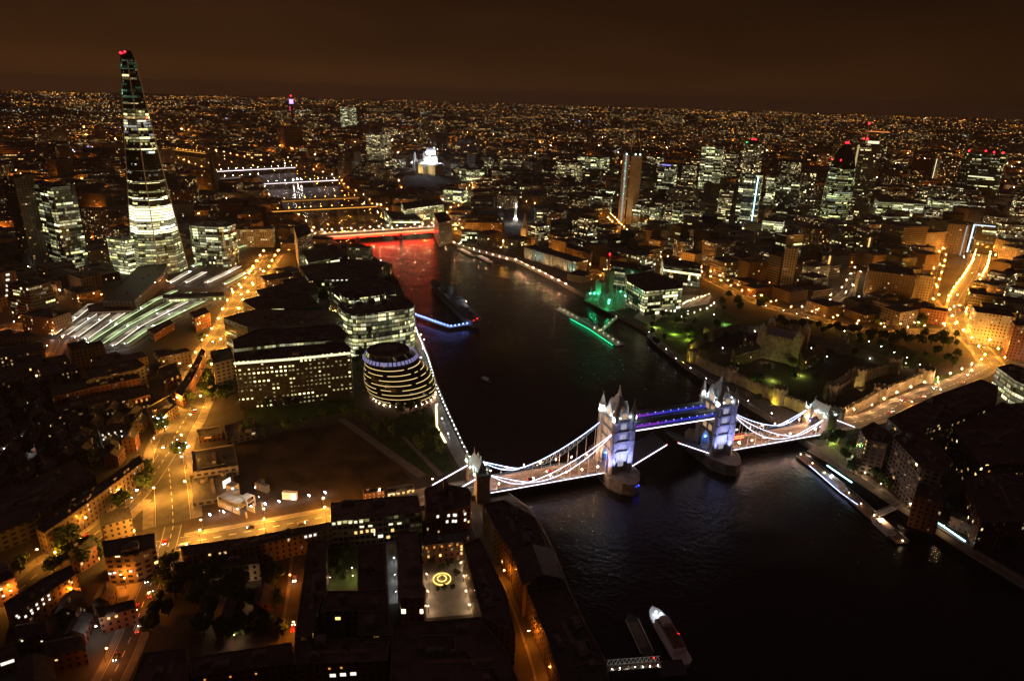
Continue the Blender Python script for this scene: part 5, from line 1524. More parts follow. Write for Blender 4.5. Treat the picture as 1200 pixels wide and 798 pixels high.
for k, e_ in ((0, 1600), (4, 2400), (5, 1200), (3, 350)):
    d = (loc[min(k+1, 6)]-loc[max(k-1, 0)]).normalized(); q = Vector((-d.y, d.x, 0))
    if q.dot(CAM-o) < 0: q = -q
    spot('flood', t, tuple(loc[k]+q*12+Vector((0, 0, .6))), tuple(loc[k]+Vector((0, 0, 7))), e_*3, (.95, .72, .06), 100)
wall_run('dark northern fortress wall above the moat lawn', [(806,414),(830,398),(870,388),(930,396),(985,412),(1040,430)], 9, 3, towers=[(1, 6, 13), (3, 6, 14), (4, 6, 14)])
def keep():
    c = G(914, 418); t = thing('fortress_keep', 'dark square stone keep with four corner turrets inside the fortress', 'castle keep', tuple(c), R(12))
    USED.append([(c.x-24, c.y-24), (c.x+24, c.y-24), (c.x+24, c.y+24), (c.x-24, c.y+24)])
    m = MB().box((0, 0, 0), (36, 32, 25))
    for k in range(11):
        for s in (-1, 1): m.box((-16.5+k*3.3, s*15.6, 25), (1.8, .8, 1.4))
    for k in range(9):
        for s in (-1, 1): m.box((s*17.6, -13.5+k*3.3, 25), (.8, 1.8, 1.4))
    m.build('wall', M['ragstone'], t)
    MB().gable([(-16, -14), (16, -14), (16, 14), (-16, 14)], 25, 2.5).build('roof', M['lead'], t)
    for x in (-1, 1):
        for y in (-1, 1):
            q = (x*17.2, y*15.2)
            MB().box((*q, 0), (7, 7, 30)).build('turret', M['ragstone'], t)
            MB().lathe(q, [(2.9, 30), (3.1, 32), (2.2, 34), (.5, 35.4), (.1, 38)], 10).build('cupola', M['lead'], t)
    point('keep_flood', t, (-4, -30, 3), 900, (1, .7, .35), 1)
keep()
for lab, px, zt, w_ in (('long brown barrack block inside the fortress', [(858,410),(888,402),(892,408),(862,417)], 16, 'stock'),
                        ('dark timbered house row along the inner fortress wall', [(966,452),(1004,432),(1008,438),(972,458)], 15, 'brick'),
                        ('stone chapel roof inside the fortress', [(872,394),(894,389),(897,394),(876,400)], 14, 'stock'),
                        ('brown hospital block beside the fortress keep', [(935,414),(962,404),(968,411),(942,422)], 16, 'stock')):
    B(lab, 'building', px, zt, w_, .05, roof='gable', rmat='slate', rh=4, plant=0, chim=3)
# ------------------------------------------------------------------ hotel and dock quarter at lower right
B('dark stepped hotel wing along the bridge approach with few yellow windows', 'hotel', [(1040,490),(1092,465),(1150,444),(1170,452),(1168,470),(1118,490),(1060,508)], 34, 'slab', .05, plant=5, name='hotel',
  wins=[(1059,498,'winwarm',2.4,1.6)]+row(1059,500,1070,503,3,'winorange',2.2,1.8)+[(1101,502,'winwarm',1.6,2.2),(1107,486,'winfluo',1.6,2.2),(1137,476,'winfluo',1.6,2),(1142,494,'winwarm',1.6,2),(1149,502,'winwarm',1.6,2)])
B('dark stepped hotel wing running down towards the dock', 'hotel', [(1046,512),(1076,500),(1118,540),(1104,556),(1080,548)], 36, 'slab', .03, plant=3, name='hotel',
  wins=[(1104,533,'winorange',2.2,2.2),(1100,535,'winorange',1.6,2),(1066,518,'winorange',1.5,1.5)])
B('square dark hotel block with a green lit panel beside the approach road', 'hotel', [(1008,502),(1024,494),(1048,508),(1040,520),(1014,514)], 32, 'slab', .03, plant=2, name='hotel', wins=row(1018,506,1012,530,6,'winwarm',.8,1.6)+[(1008,522,'ledgreen',2.5,2.5)])
B('dark wharf building with column of dim orange windows by the dock', 'apartment block', [(1082,552),(1112,562),(1106,590),(1072,580)], 26, 'brick', .02, plant=2, rmat='slate')
B('big dark dockside office building at right', 'office building', [(1118,500),(1176,470),(1215,500),(1215,540),(1150,545)], 28, 'slab', .03, plant=4, wins=[(1180,553,'winorange',3,2.4),(1159,552,'winorange',1.6,1.6)])
B('dark dockside flats with scattered orange windows at right edge', 'apartment block', [(1130,560),(1180,548),(1215,570),(1215,610),(1150,612)], 24, 'brick', .04, plant=3, rmat='slate')
B('lower orange lit dock inn by the river path', 'inn', [(1118,592),(1150,604),(1162,612),(1140,616),(1114,604)], 12, 'timber' if 'timber' in () else 'brick', .1, plant=0, rmat='slate', roof='flat', wins=row(1122,604,1158,617,6,'winorange',2.2,2))
B('glass fronted office building with lit storeys at the right edge by the crossroads', 'office building', [(1168,430),(1186,426),(1225,440),(1225,462),(1190,446)], 26, 'glass', .6, plant=3)
B('round dark dock house beside the hotel', 'building', [(1150,520),(1166,512),(1176,522),(1160,532)], 14, 'stock', .03, plant=0)
B('dark warehouse beyond the hotel towards the right edge', 'warehouse', [(1172,474),(1215,470),(1218,496),(1186,498)], 20, 'slab', .04, plant=2)
# ------------------------------------------------------------------ railway station: canopies, train shed
def canopy(label, pts, w, m, lit, group='station platform canopies'):
    pl = [G(*p) for p in pts]; o = pl[0].copy()
    t = thing('platform_canopy', label, 'platform canopy', tuple(o), 0, group)
    loc = [p-o for p in pl]
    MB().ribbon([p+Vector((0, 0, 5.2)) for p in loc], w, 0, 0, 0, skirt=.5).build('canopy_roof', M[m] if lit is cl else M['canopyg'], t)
    MB().ribbon([p+Vector((0, 0, 1.1)) for p in loc], w+1.5, 0, 0, 0, skirt=1.1).build('platform', M['paving'], t)
    for s in (-1,):
        MB().ribbon([p+Vector((0, 0, 5.3)) for p in loc], .35, 0, 0, s*(w/2+.35), skirt=.4).build('edge_light', lit, t)
    ps = MB()
    for p in resample(loc, 18): ps.frus((p.x, p.y), 1, 5, .15, .15, 6)
    ps.build('canopy_post', M['dark'], t)
    return t
cl = emit('platform_edge_light_white', (1, .90, .7), 2.0); cg = emit('platform_edge_light_green', (.75, 1, .45), 1.6)
def glowroof(name, col, st):  # platform lighting put into the canopy roof as a patchy glow
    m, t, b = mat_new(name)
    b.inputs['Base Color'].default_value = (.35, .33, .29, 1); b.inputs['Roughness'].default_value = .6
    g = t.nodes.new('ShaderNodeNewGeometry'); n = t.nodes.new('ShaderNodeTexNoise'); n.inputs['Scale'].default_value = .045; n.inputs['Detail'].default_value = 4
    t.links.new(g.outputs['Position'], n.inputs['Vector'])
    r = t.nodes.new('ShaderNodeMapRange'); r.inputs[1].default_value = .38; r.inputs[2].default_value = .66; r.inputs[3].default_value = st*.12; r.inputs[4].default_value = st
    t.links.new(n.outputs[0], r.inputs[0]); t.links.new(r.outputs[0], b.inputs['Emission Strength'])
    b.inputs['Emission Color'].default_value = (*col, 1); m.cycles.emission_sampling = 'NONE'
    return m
M['canopy'] = glowroof('painted_canopy_glow', (1, .82, .6), .75); M['canopyg'] = glowroof('painted_green_canopy_glow', (.85, 1, .5), .6)
cps = [([(62,397),(84,380),(108,361)], 7, cl), ([(75,398),(100,380),(124,364)], 7, cl), ([(88,400),(114,381),(140,362)], 7, cl), ([(100,402),(128,382),(154,365)], 7, cl),
       ([(103,406),(143,380),(180,357),(206,345)], 6, cg), ([(118,408),(150,386),(190,364),(222,347)], 6, cg), ([(132,410),(163,387),(205,365),(240,347)], 6, cl), ([(146,408),(176,388),(220,366),(260,347)], 6, cg),
       ([(200,335),(222,322)], 7, cl), ([(218,335),(240,323)], 7, cl), ([(243,335),(262,326),(280,316)], 7, cl), ([(263,337),(280,328),(296,318)], 7, cg), ([(226,316),(250,304),(288,291)], 6, cg)]
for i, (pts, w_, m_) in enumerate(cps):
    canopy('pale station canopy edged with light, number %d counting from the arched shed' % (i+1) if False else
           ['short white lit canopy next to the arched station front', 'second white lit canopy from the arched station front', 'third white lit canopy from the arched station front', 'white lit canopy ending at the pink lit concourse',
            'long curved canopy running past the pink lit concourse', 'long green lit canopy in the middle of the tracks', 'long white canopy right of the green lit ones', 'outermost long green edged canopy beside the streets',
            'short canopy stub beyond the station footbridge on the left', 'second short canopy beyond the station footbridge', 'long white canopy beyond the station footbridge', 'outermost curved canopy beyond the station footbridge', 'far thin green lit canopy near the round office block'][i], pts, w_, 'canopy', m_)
    for p in resample([G(*q) for q in pts], 55)[::1]:
        lamp('white', (p.x+4.2, p.y, LAND), 0, 'white lamp between the station platforms', 'white lamps of the station platforms')
pl_ = [G(*p) for p in [(45,408),(62,392),(108,358),(160,352),(205,338),(225,312),(290,288),(312,296),(292,325),(262,352),(200,388),(150,416)]]
USED.append([(p.x, p.y) for p in pl_])
tag(MB().cap([(p.x, p.y) for p in pl_], LAND+.03).build('railway_yard', mat('track_ballast', (.10, .085, .07), .9, noise=.4, scale=.3)), 'dark ballast of the railway tracks', 'railway', kind='structure')
trk = MB()
for a in range(len(cps)):
    pl = [G(*q) for q in cps[a][0]]
    for of in (-9.5, -6.8, 6.8, 9.5):
        for e_ in (-.72, .72): trk.ribbon(pl, .16, 0, .12, of+e_)
tag(trk.build('railway_track', M['steel']), 'steel rails of the tracks between the station platforms', 'railway', kind='structure')
for lab, a, u0, u1 in (('dark train standing beside the curved canopy past the concourse', 4, .2, .85), ('dark train between the green lit canopies', 6, .1, .7), ('train at the outermost long canopy', 7, .3, .9), ('train beyond the station footbridge', 10, .1, .9), ('train left of the third white lit canopy', 2, .2, .9)):
    pl = resample(smooth([G(*q) for q in cps[a][0]], 2), 5.0); pl = pl[int(len(pl)*u0):int(len(pl)*u1)]
    o = pl[0].copy(); t = thing('train', lab, 'train', tuple(o))
    for k in range(0, len(pl)-4, 4):
        seg = [p-o+Vector((0, 0, 3.9)) for p in pl[k:k+5]]; seg[-1] = seg[-1]*.9+seg[-2]*.1
        cch = MB().ribbon(seg, 2.7, 0, 0, 8.1, skirt=3.3).build('carriage', M['carsilver'], t)
        MB().ribbon([p+Vector((0, 0, -1.5)) for p in seg], .06, 0, 0, 8.1-1.40, skirt=.8).build('window_band', M['winwarm'], cch)
B('dark iron train shed roof left of the lit canopies', 'train shed', [(120,352),(162,312),(196,308),(192,320),(158,352)], 20, 'slab', .02, roof='flat', rmat='slate', plant=0, skylights=6, name='train_shed')
B('pink lit concourse building with arched front', 'station building', [(102,358),(126,352),(154,356),(154,364),(104,366)], 12, 'render', .3, plant=0, rmat='roof2', name='station_building')
B('station footbridge roof crossing the tracks', 'footbridge', [(190,345),(262,342),(263,347),(191,350)], 15, 'glass', .5, plant=0, name='footbridge', z0=10, used=False)
B('purple lit bar front under the railway arches', 'bar', [(172,386),(198,374),(204,378),(180,392)], 12, 'brick', .05, plant=0, name='bar', wins=[(178,386,'ledpurple',5,2.2),(184,382,'ledpurple',5,2.2),(190,379,'ledpurple',5,2.2)])
# ------------------------------------------------------------------ far landmarks near the horizon
c = bearing(342, 128, 6200); h = solve_h(c, 114, 60, 260)
t = thing('telecom_tower', 'slim far tower with violet lit drum on the horizon', 'tower', tuple(c))
MB().frus((0, 0), 0, h*.62, 9, 9, 12).frus((0, 0), h*.62, h*.8, 15, 15, 12).frus((0, 0), h*.8, h, 5, 4, 10).build('shaft', M['slab'], t)
MB().frus((0, 0), h*.7, h*.88, 15.5, 15.5, 12).build('screen_drum', emit('violet_screen', (.45, .25, 1), 3.5, False), t)
child_octas(t, [(0, -16, h*.45), (0, -16, h*.55)], 8, emit('pink_screen', (1, .05, .25), 1.2, False), 'lit_panel')
child_octas(t, [(0, 0, h+4)], 7, M['aircraft'], 'warning_lamp')
B('tall brick power station chimney beside the far river', 'chimney', [(244,180),(248,180),(248,182),(244,182)], 99, 'stock', 0, plant=0, name='chimney')
from mathutils import noise
# ------------------------------------------------------------------ open ground that stays free of the filled city blocks
def gpoly(pts, z=LAND): return [tuple(G(*p, z))[:2] for p in pts]
PARKS = [gpoly(p) for p in (
    [(595,240),(624,240),(632,296),(596,296)],
    [(478,196),(530,196),(534,224),(476,224)],
    [(286,470),(420,440),(484,382),(553,548),(570,560),(560,580),(212,622),(212,560),(280,520)],
    [(735,372),(770,345),(832,338),(900,360),(1000,388),(1130,396),(1160,430),(985,505),(905,500),(800,438)],
    [(440,620),(560,610),(600,720),(560,730),(350,760),(350,630)],
    [(224,664),(330,656),(340,740),(215,748)],
    [(930,520),(1000,490),(1060,520),(1130,620),(1200,640),(1200,700),(1040,610)],
    [(410,400),(440,385),(500,470),(440,520),(405,470)],
    [(520,590),(640,590),(730,800),(590,800)],
    [(190,182),(190,165),(300,180),(350,196),(330,215),(250,215)],
    [(140,498),(190,470),(240,400),(270,480),(230,560),(150,600)],
    [(0,480),(50,470),(150,480),(160,520),(110,600),(0,600)],
    [(672,332),(700,330),(756,352),(748,380),(690,362)],
)]
_ub = [(min(p[0] for p in u), max(p[0] for p in u), min(p[1] for p in u), max(p[1] for p in u), u) for u in USED]
def blocked(x, y, r, far):
    for a in ((0, 0), (r, 0), (-r, 0), (0, r), (0, -r)):
        if inside((x+a[0], y+a[1]), RIVER): return True
    if far: 
        for (x0, x1, y0, y1, u) in _ub:
            if x0-r < x < x1+r and y0-r < y < y1+r: return True
        return False
    for pk in PARKS:
        if inside((x, y), pk): return True
    for (x0, x1, y0, y1, u) in _ub:
        if x0-r-2 < x < x1+r+2 and y0-r-2 < y < y1+r+2:
            if inside((x, y), u) or any(seg_dist((x, y), u[i], u[(i+1) % len(u)]) < r*.8+2 for i in range(len(u))): return True
    for rd in ROADS:
        if line_dist((x, y), rd['pl'][::3]+[rd['pl'][-1]]) < rd['w']/2+rd['pave']+r*.75: return True
    return False
def hsh(i, j): return random.Random(i*7919+j*104729).random()
cells = []
r = 330.0
az0 = math.atan2(_fw.y, _fw.x)
crng = random.Random(21)
while r < 21000:
    s = 40 if r < 1300 else (58 if r < 2600 else (115 if r < 5200 else (240 if r < 10500 else 480)))
    half = R(40)
    na = int(2*half*r/s)
    off = crng.random()
    for k in range(na):
        a = az0-half+2*half*(k+off)/na
        x = CAM.x+r*math.cos(a)+crng.uniform(-.12, .12)*s; y = CAM.y+r*math.sin(a)+crng.uniform(-.12, .12)*s
        q = PX((x, y, LAND+10))
        if not (-40 < q[0] < 1240 and 90 < q[1] < 840): continue
        cells.append((x, y, r, s, q))
    r += s*(1.0 if r < 5200 else 1.25)
fill = []
for (x, y, r, s, q) in cells:
    far = r > 2600
    if crng.random() < (.06 if not far else .18): continue
    w = s*crng.uniform(.62, .98 if not far else 1.0); d = s*crng.uniform(.5, .85)
    if far: w = min(w, crng.uniform(50, 170)); d = min(d, crng.uniform(30, 90))
    if blocked(x, y, max(w, d)/2, far): continue
    ci, cj = int(x//330), int(y//330)
    rot = hsh(ci, cj)*math.pi/2
    north = inside((x, y), [(-6000,-600)]) or q[0] > 430
    city = q[0] > 520 and 1000 < r < 2400
    h = crng.uniform(16, 30) if city else crng.uniform(9, 20)
    if city and crng.random() < .12: h += crng.uniform(8, 28)
    if not city and r > 1100 and crng.random() < .05: h += crng.uniform(12, 45)
    if r > 2600: h = crng.uniform(10, 26)+(crng.uniform(10, 60) if crng.random() < .06 else 0)
    p = crng.choice((0, .02, .05, .1, .25, .45)) if city else crng.choice((0, .015, .03, .06, .12, .2))
    wall = crng.choice(('office', 'glass', 'render', 'stock', 'office')) if city else crng.choice(('stock', 'brick', 'slab', 'render', 'stock'))
    fill.append(dict(x=x, y=y, r=r, w=w, d=d, rot=rot, h=h, p=p, wall=wall, q=q, city=city))
fill.sort(key=lambda f: -(f['w']*f['h'])/(f['r']**2))
near = [f for f in fill if f['r'] < 1900 and -10 < f['q'][0] < 1210][:225]
ns = set(id(f) for f in near)
MARKS = [('tapering glass skyscraper', 188, 300), ('broad hospital tower', 83, 300), ('rounded glowing office block', 249, 285), ('red lit river bridge', 440, 275), ('round council building', 470, 445),
         ('curved glass office block', 441, 375), ('domed cathedral', 505, 200), ('white monument column', 604, 255), ('floodlit customs building', 637, 312), ('green lit building site', 715, 352),
         ('glass storeyed office', 770, 345), ('bare concrete core', 735, 262), ('tall bank tower', 875, 228), ('stepped glass tower', 872, 268), ('bullet shaped tower', 975, 262), ('slab tower with mast', 1003, 258),
         ('red lamped dark tower', 1140, 236), ('two floodlit columns', 1030, 345), ('orange crossroads', 1135, 400), ('fortress keep', 914, 410), ('lilac lit glass end', 330, 372), ('station canopies', 150, 385),
         ('white strip of lights', 110, 448), ('orange road junction', 203, 618), ('dark stepped hotel', 1100, 480), ('orange lit church tower', 614, 285), ('white station offices', 495, 240)]
ORD = ['closest', 'second closest', 'third closest', 'fourth closest', 'fifth closest', 'sixth closest', 'seventh closest', 'eighth closest', 'ninth closest', 'tenth closest', 'eleventh closest', 'twelfth closest']
ORD += ['%dth closest' % k for k in range(13, 60)]
keyed = {}
for f in near:
    qx, qy = f['q']
    m = min(MARKS, key=lambda m: math.hypot(m[1]-qx, (m[2]-qy)*2))
    dx, dy = qx-m[1], (qy-m[2])*2
    rel = ('right of' if dx > 0 else 'left of') if abs(dx) > abs(dy) else ('behind' if dy < 0 else 'in front of')
    keyed.setdefault((m[0], rel), []).append((math.hypot(dx, dy), f))
DES = {'office': 'stone clad office block', 'glass': 'glass office block', 'render': 'pale stone block', 'stock': 'brown brick block', 'brick': 'red brick block', 'slab': 'dark concrete block'}
LIT = lambda p: 'unlit' if p < .01 else ('sparsely lit' if p < .08 else ('partly lit' if p < .22 else 'brightly lit'))
for (mk, rel), L in keyed.items():
    L.sort(key=lambda t: t[0])
    for i, (_, f) in enumerate(L):
        a = f['rot']; w, d = f['w'], f['d']
        poly = [(f['x']+x*math.cos(a)-y*math.sin(a), f['y']+x*math.sin(a)+y*math.cos(a)) for x, y in ((-w/2,-d/2),(w/2,-d/2),(w/2,d/2),(-w/2,d/2))]
        if crng.random() < .35:      # L-shaped block
            poly = [(f['x']+x*math.cos(a)-y*math.sin(a), f['y']+x*math.sin(a)+y*math.cos(a)) for x, y in ((-w/2,-d/2),(w/2,-d/2),(w/2,d*.05),(w*.05,d*.05),(w*.05,d/2),(-w/2,d/2))]
        gable = len(poly) == 4 and not f['city'] and f['h'] < 17 and crng.random() < .5
        lab = '%s %s, %s %s the %s' % (LIT(f['p']), DES[f['wall']], ORD[i], rel, mk)
        building(lab, 'building', poly, LAND+f['h'], f['wall'], f['p'], roof='gable' if gable else 'flat', rmat=crng.choice(('roof', 'roof2', 'slate', 'roof')) if not gable else 'slate',
                 plant=crng.choice((0, 1, 2)), rh=3.5, used=False, group='city blocks around the landmarks')
# small terraced houses between the gardens of the lower left quarter
hr = random.Random(31)
ALLP = [gpoly(p) for p in ([(-20,700),(60,660),(196,640),(188,700),(146,800),(-20,810)], [(-20,470),(60,450),(150,470),(190,500),(160,548),(80,560),(-20,620)], [(214,655),(346,640),(336,752),(206,760),(190,720)], [(150,600),(198,560),(200,618),(180,640),(110,660)])]
PLN = ('bottom left corner', 'car park quarter at left', 'tree filled garden', 'corner inside the road fork')
_ub2 = [(min(p[0] for p in u), max(p[0] for p in u), min(p[1] for p in u), max(p[1] for p in u), u) for u in USED]
hn = 0
for pi_, P in enumerate(ALLP):
    x0, x1 = min(p[0] for p in P), max(p[0] for p in P); y0, y1 = min(p[1] for p in P), max(p[1] for p in P)
    if pi_ == 2: st_ = 22
    else: st_ = 13.5
    y = y0
    while y < y1:
        x = x0
        while x < x1:
            xx, yy = x+hr.uniform(-2, 2), y+hr.uniform(-2, 2); x += st_
            if not inside((xx, yy), P) or hr.random() < .12: continue
            rd = min(ROADS[:9], key=lambda r_: line_dist((xx, yy), r_['pl'][::4]+[r_['pl'][-1]]))
            if any(line_dist((xx, yy), r_['pl'][::3]+[r_['pl'][-1]]) < r_['w']/2+r_['pave']+5.5 for r_ in ROADS[:9]): continue
            if any(ux0-7 < xx < ux1+7 and uy0-7 < yy < uy1+7 and (inside((xx, yy), u) or any(seg_dist((xx, yy), u[i], u[(i+1) % len(u)]) < 6.5 for i in range(len(u)))) for (ux0, ux1, uy0, uy1, u) in _ub2): continue
            k = min(range(len(rd['pl'])-1), key=lambda i: (rd['pl'][i]-Vector((xx, yy, 0))).length)
            d = rd['pl'][k+1]-rd['pl'][k]; a = math.atan2(d.y, d.x)
            w, dd = hr.uniform(10.5, 12.5), hr.uniform(7, 9)
            poly = [(xx+p*math.cos(a)-q_*math.sin(a), yy+p*math.sin(a)+q_*math.cos(a)) for p, q_ in ((-w/2,-dd/2),(w/2,-dd/2),(w/2,dd/2),(-w/2,dd/2))]
            building('small dark pitched roof house in the '+PLN[pi_], 'house', poly, LAND+hr.uniform(6.5, 11), hr.choice(('brick', 'stock')), hr.choice((0, .02, .05)), roof='gable', rmat='slate', plant=0, rh=3.2, chim=1, name='house', group='small houses of the '+PLN[pi_])
            hn += 1
        y += st_*.95
print('houses', hn)
# everything further off is one mass
m = MB()
for f in fill:
    if id(f) in ns: continue
    a = f['rot']; w, d = f['w'], f['d']
    poly = [(f['x']+x*math.cos(a)-y*math.sin(a), f['y']+x*math.sin(a)+y*math.cos(a)) for x, y in ((-w/2,-d/2),(w/2,-d/2),(w/2,d/2),(-w/2,d/2))]
    far = f['r'] > 2600
    wi = 2 if far else {'office': 0, 'glass': 0, 'render': 3, 'stock': 3, 'brick': 3, 'slab': 3}[f['wall']]
    pr = ((crng.choice((0, .02, .05, .1, .18, .32)) if far else f['p']), crng.random())
    z1 = LAND+f['h']
    m.walls(poly, LAND-.3, z1, wi, pr, u0=math.floor(crng.random()*30)*7.5)
    m.add([(*p, z1) for p in poly], [(0, 1, 2, 3)], 1)
    if f['r'] < 5200 and crng.random() < .7:
        m.box((f['x']+crng.uniform(-.2, .2)*w, f['y']+crng.uniform(-.2, .2)*d, z1), (w*.3, d*.3, 3), a, 1)
tag(m.build('distant_city', [M['office'], M['roof'], M['far'], M['stock']]), 'mass of small dark city buildings with lit windows reaching to the horizon', 'city', kind='stuff')
# lamps of the streets between the blocks
LM = [M['sodium_s'], M['deep_s'], M['white_s'], M['warm_s']] if 'sodium_s' in M else None
M['sodium_s'] = emit('far_street_lamp_orange', (1, .33, .03), 2300); M['deep_s'] = emit('far_street_lamp_deep', (1, .24, .015), 2000)
M['white_s'] = emit('far_street_lamp_white', (.95, .97, .9), 600); M['warm_s'] = emit('far_street_lamp_warm', (1, .60, .24), 1200)
for k in ('sodium_s', 'deep_s', 'white_s', 'warm_s'): pass
sl = MB()
for (x, y, r, s, q) in cells:
    if r > 5200: break
    if crng.random() > (.42 if r < 1300 else .50): continue
    px_, py_ = x+s*.5*crng.choice((-1, 1)), y+s*.5*crng.choice((-1, 1))
    if inside((px_, py_), RIVER) or any(inside((px_, py_), pk) for pk in PARKS): continue
    if r < 1300 and any(x0 < px_ < x1 and y0 < py_ < y1 and inside((px_, py_), u) for (x0, x1, y0, y1, u) in _ub): continue
    dk = q[0] < 400
    c = crng.choices((0, 1, 2, 3), (5, 4, 1.5, 2) if dk else (4, 3, 2.5, 3))[0]
    sl.octa((px_, py_, LAND+crng.uniform(6, 9)), .30 if r < 1300 else (.5 if r < 2600 else .9), c, .8)
for (x, y, z, k) in FARLAMP:
    sl.octa((x, y, z), .42, {'sodium': 0, 'main': 4, 'deep': 1, 'warm': 3}.get(k, 2), .8)
for bk, side in ((NB[22:], 1), (SB[22:], 1)):
    for p in resample(bk, 75): sl.octa((p.x, p.y, LAND+6), .42, crng.choice((0, 0, 1, 3)), .8)
tag(sl.build('distant_street_lamps', [M['sodium_s'], M['deep_s'], M['white_s'], M['warm_s'], emit('far_main_road_lamp', (1, .36, .04), 7000)]), 'countless small street lamps glowing between the city blocks', 'street lamps', kind='stuff')
# far lights out to the horizon: strings along streets and single windows
fl = MB()
FC = [('far_light_orange', (1, .34, .04), 5.0), ('far_light_amber', (1, .50, .12), 3.6), ('far_light_warm', (1, .75, .40), 2.4), ('far_light_white', (.9, 1, .85), 2.4), ('far_light_blue', (.25, .4, 1), 2.5), ('far_light_red', (1, .03, .03), 2.6), ('far_light_violet', (.8, .1, 1), 2.5)]
FM = [emit(n, c, s_, False, 1.6) for n, c, s_ in FC]
frng = random.Random(77)
def far_pt(el, a):
    d = (CAM.z-LAND)/math.tan(R(el))
    return CAM.x+d*math.cos(a), CAM.y+d*math.sin(a), d
def put(x, y, d, c, k=1.0):
    if inside((x, y), RIVER): return
    rr = max(.35, min(d*.00042*k, 9))
    fl.octa((x, y, LAND+frng.uniform(8, 24)+rr), rr, c, .7)
for _ in range(8500):
    el = .60+4.9*frng.random()**1.35
    a = az0+R(frng.uniform(-39, 39))
    x, y, d = far_pt(el, a)
    # clustered, thinning out towards the right-hand horizon
    u = (az0-a)/R(39)
    if frng.random() < max(0, u)*.45*(1 if el < 1.6 else .3): continue
    if noise.noise(Vector((x/1700, y/1700, 3.3)))+.5*noise.noise(Vector((x/520, y/520, 9))) < frng.uniform(-.42, .22): continue
    put(x, y, d, frng.choices(range(7), (11, 7, 4, 1.5, .25, .25, .1))[0], frng.uniform(.4, 1.0))
for _ in range(420):
    el = .66+3.9*frng.random()**1.4
    a = az0+R(frng.uniform(-38, 38))
    x, y, d = far_pt(el, a)
    dr = frng.uniform(0, math.pi); n = frng.randint(5, 22); st = max(30, d*.0085)*frng.uniform(.7, 1.3)
    c = frng.choices((0, 1, 2, 3), (6, 4, 2, 1))[0]
    for k in range(n):
        xx, yy = x+math.cos(dr)*k*st+frng.uniform(-5, 5), y+math.sin(dr)*k*st+frng.uniform(-5, 5)
        dd = math.hypot(xx-CAM.x, yy-CAM.y)
        if dd < 2400: continue
        put(xx, yy, dd, c, frng.uniform(.6, 1.0))
# bright clusters on the horizon
for (px0, px1, n, k) in ((50, 130, 46, 1.2), (180, 190, 4, 1), (205, 245, 22, 1.0), (318, 420, 40, .8), (440, 520, 16, .7), (600, 700, 26, .7), (860, 880, 6, .9), (1000, 1090, 16, .7), (1150, 1190, 12, .6)):
    for _ in range(n):
        px = frng.uniform(px0, px1)
        el = frng.uniform(.60, .82)
        D = _fw+RT*((px-600)/F)+UP*((399-118)/F); a = math.atan2(D.y, D.x)
        x, y, d = far_pt(el, a); put(x, y, d, frng.choices((0, 1, 2), (5, 3, 1))[0], k*frng.uniform(.7, 1.2))
# coloured lights in the middle distance at upper left
for (px, py, c) in ((66, 174, 6), (72, 174, 6), (79, 175, 6), (85, 176, 4), (103, 172, 4), (107, 173, 4), (140, 150, 4), (112, 148, 6), (265, 139, 4), (285, 130, 4), (343, 132, 5), (672, 141, 4), (679, 142, 4), (690, 142, 4)):
    p = G(px, py, 20); fl.octa(tuple(p), (p-CAM).length*.0011, c)
tag(fl.build('distant_lights', FM), 'thousands of tiny orange and white lights spreading to the horizon', 'city lights', kind='stuff')
# ------------------------------------------------------------------ surfaces of the open ground
def sheet(name, px, dz, m, label, cat):
    return tag(MB().cap(gpoly(px), LAND+dz).build(name, M[m]), label, cat, kind='structure')
sheet('riverside_walk', [(484,382),(500,420),(510,455),(525,491),(539,520),(552,547),(541,552),(528,530),(517,505),(506,478),(502,470),(480,478),(455,474),(438,455),(425,420),(470,400)], .03, 'plaza', 'grey paved riverside walk curving past the round council building', 'promenade')
sheet('lawn', [(430,500),(455,492),(500,482),(512,505),(524,530),(534,552),(500,556),(470,540),(440,520)], .035, 'grass', 'dark lawn between the council building and the bridge', 'lawn')
sheet('lawn', [(286,476),(412,452),(416,480),(330,498),(286,502)], .035, 'grass', 'lawn strip in front of the broad glass office block', 'lawn')
sheet('building_plot', [(290,512),(400,496),(470,548),(492,572),(424,590),(215,620),(222,560)], .03, 'soil', 'bare brown earth of the cleared building plot', 'building plot')
sheet('garden_path', [(396,492),(404,490),(500,556),(490,560)], .045, 'paving', 'pale diagonal path along the edge of the lawn', 'path')
sheet('garden_path', [(470,512),(474,511),(520,556),(514,558)], .05, 'paving', 'narrow path crossing the dark lawn', 'path')
sheet('courtyard', [(495,657),(544,653),(556,719),(496,724)], .03, 'plaza', 'pale paved courtyard with fountain between the flats', 'courtyard')
sheet('courtyard', [(452,634),(464,632),(469,706),(456,708)], .03, 'plaza', 'narrow paved passage left of the brown roofed block', 'passage')
sheet('lawn', [(384,634),(419,634),(420,690),(384,690)], .03, 'grass', 'planted courtyard lawn between two dark wings', 'lawn')
sheet('lawn', [(384,716),(420,716),(418,742),(383,742)], .03, 'grass', 'small planted courtyard enclosed by dark flats', 'lawn')
sheet('moat_lawn', [(990,500),(1086,452),(1100,440),(1140,432),(1125,448),(1050,480)], .03, 'grass', 'moat lawn under the yellow lit outer fortress wall', 'lawn')
sheet('moat_lawn', [(757,372),(776,352),(820,352),(872,376),(960,372),(1060,408),(1110,420),(1085,436),(1030,424),(960,400),(880,384),(826,392),(804,412)], .03, 'grass', 'dark moat lawn curving round the fortress', 'lawn')
sheet('quay', [(762,388),(806,424),(866,455),(960,496),(956,504),(905,492),(830,450),(775,410),(757,394)], .035, 'paving', 'grey fortress quay along the far bank', 'quay')
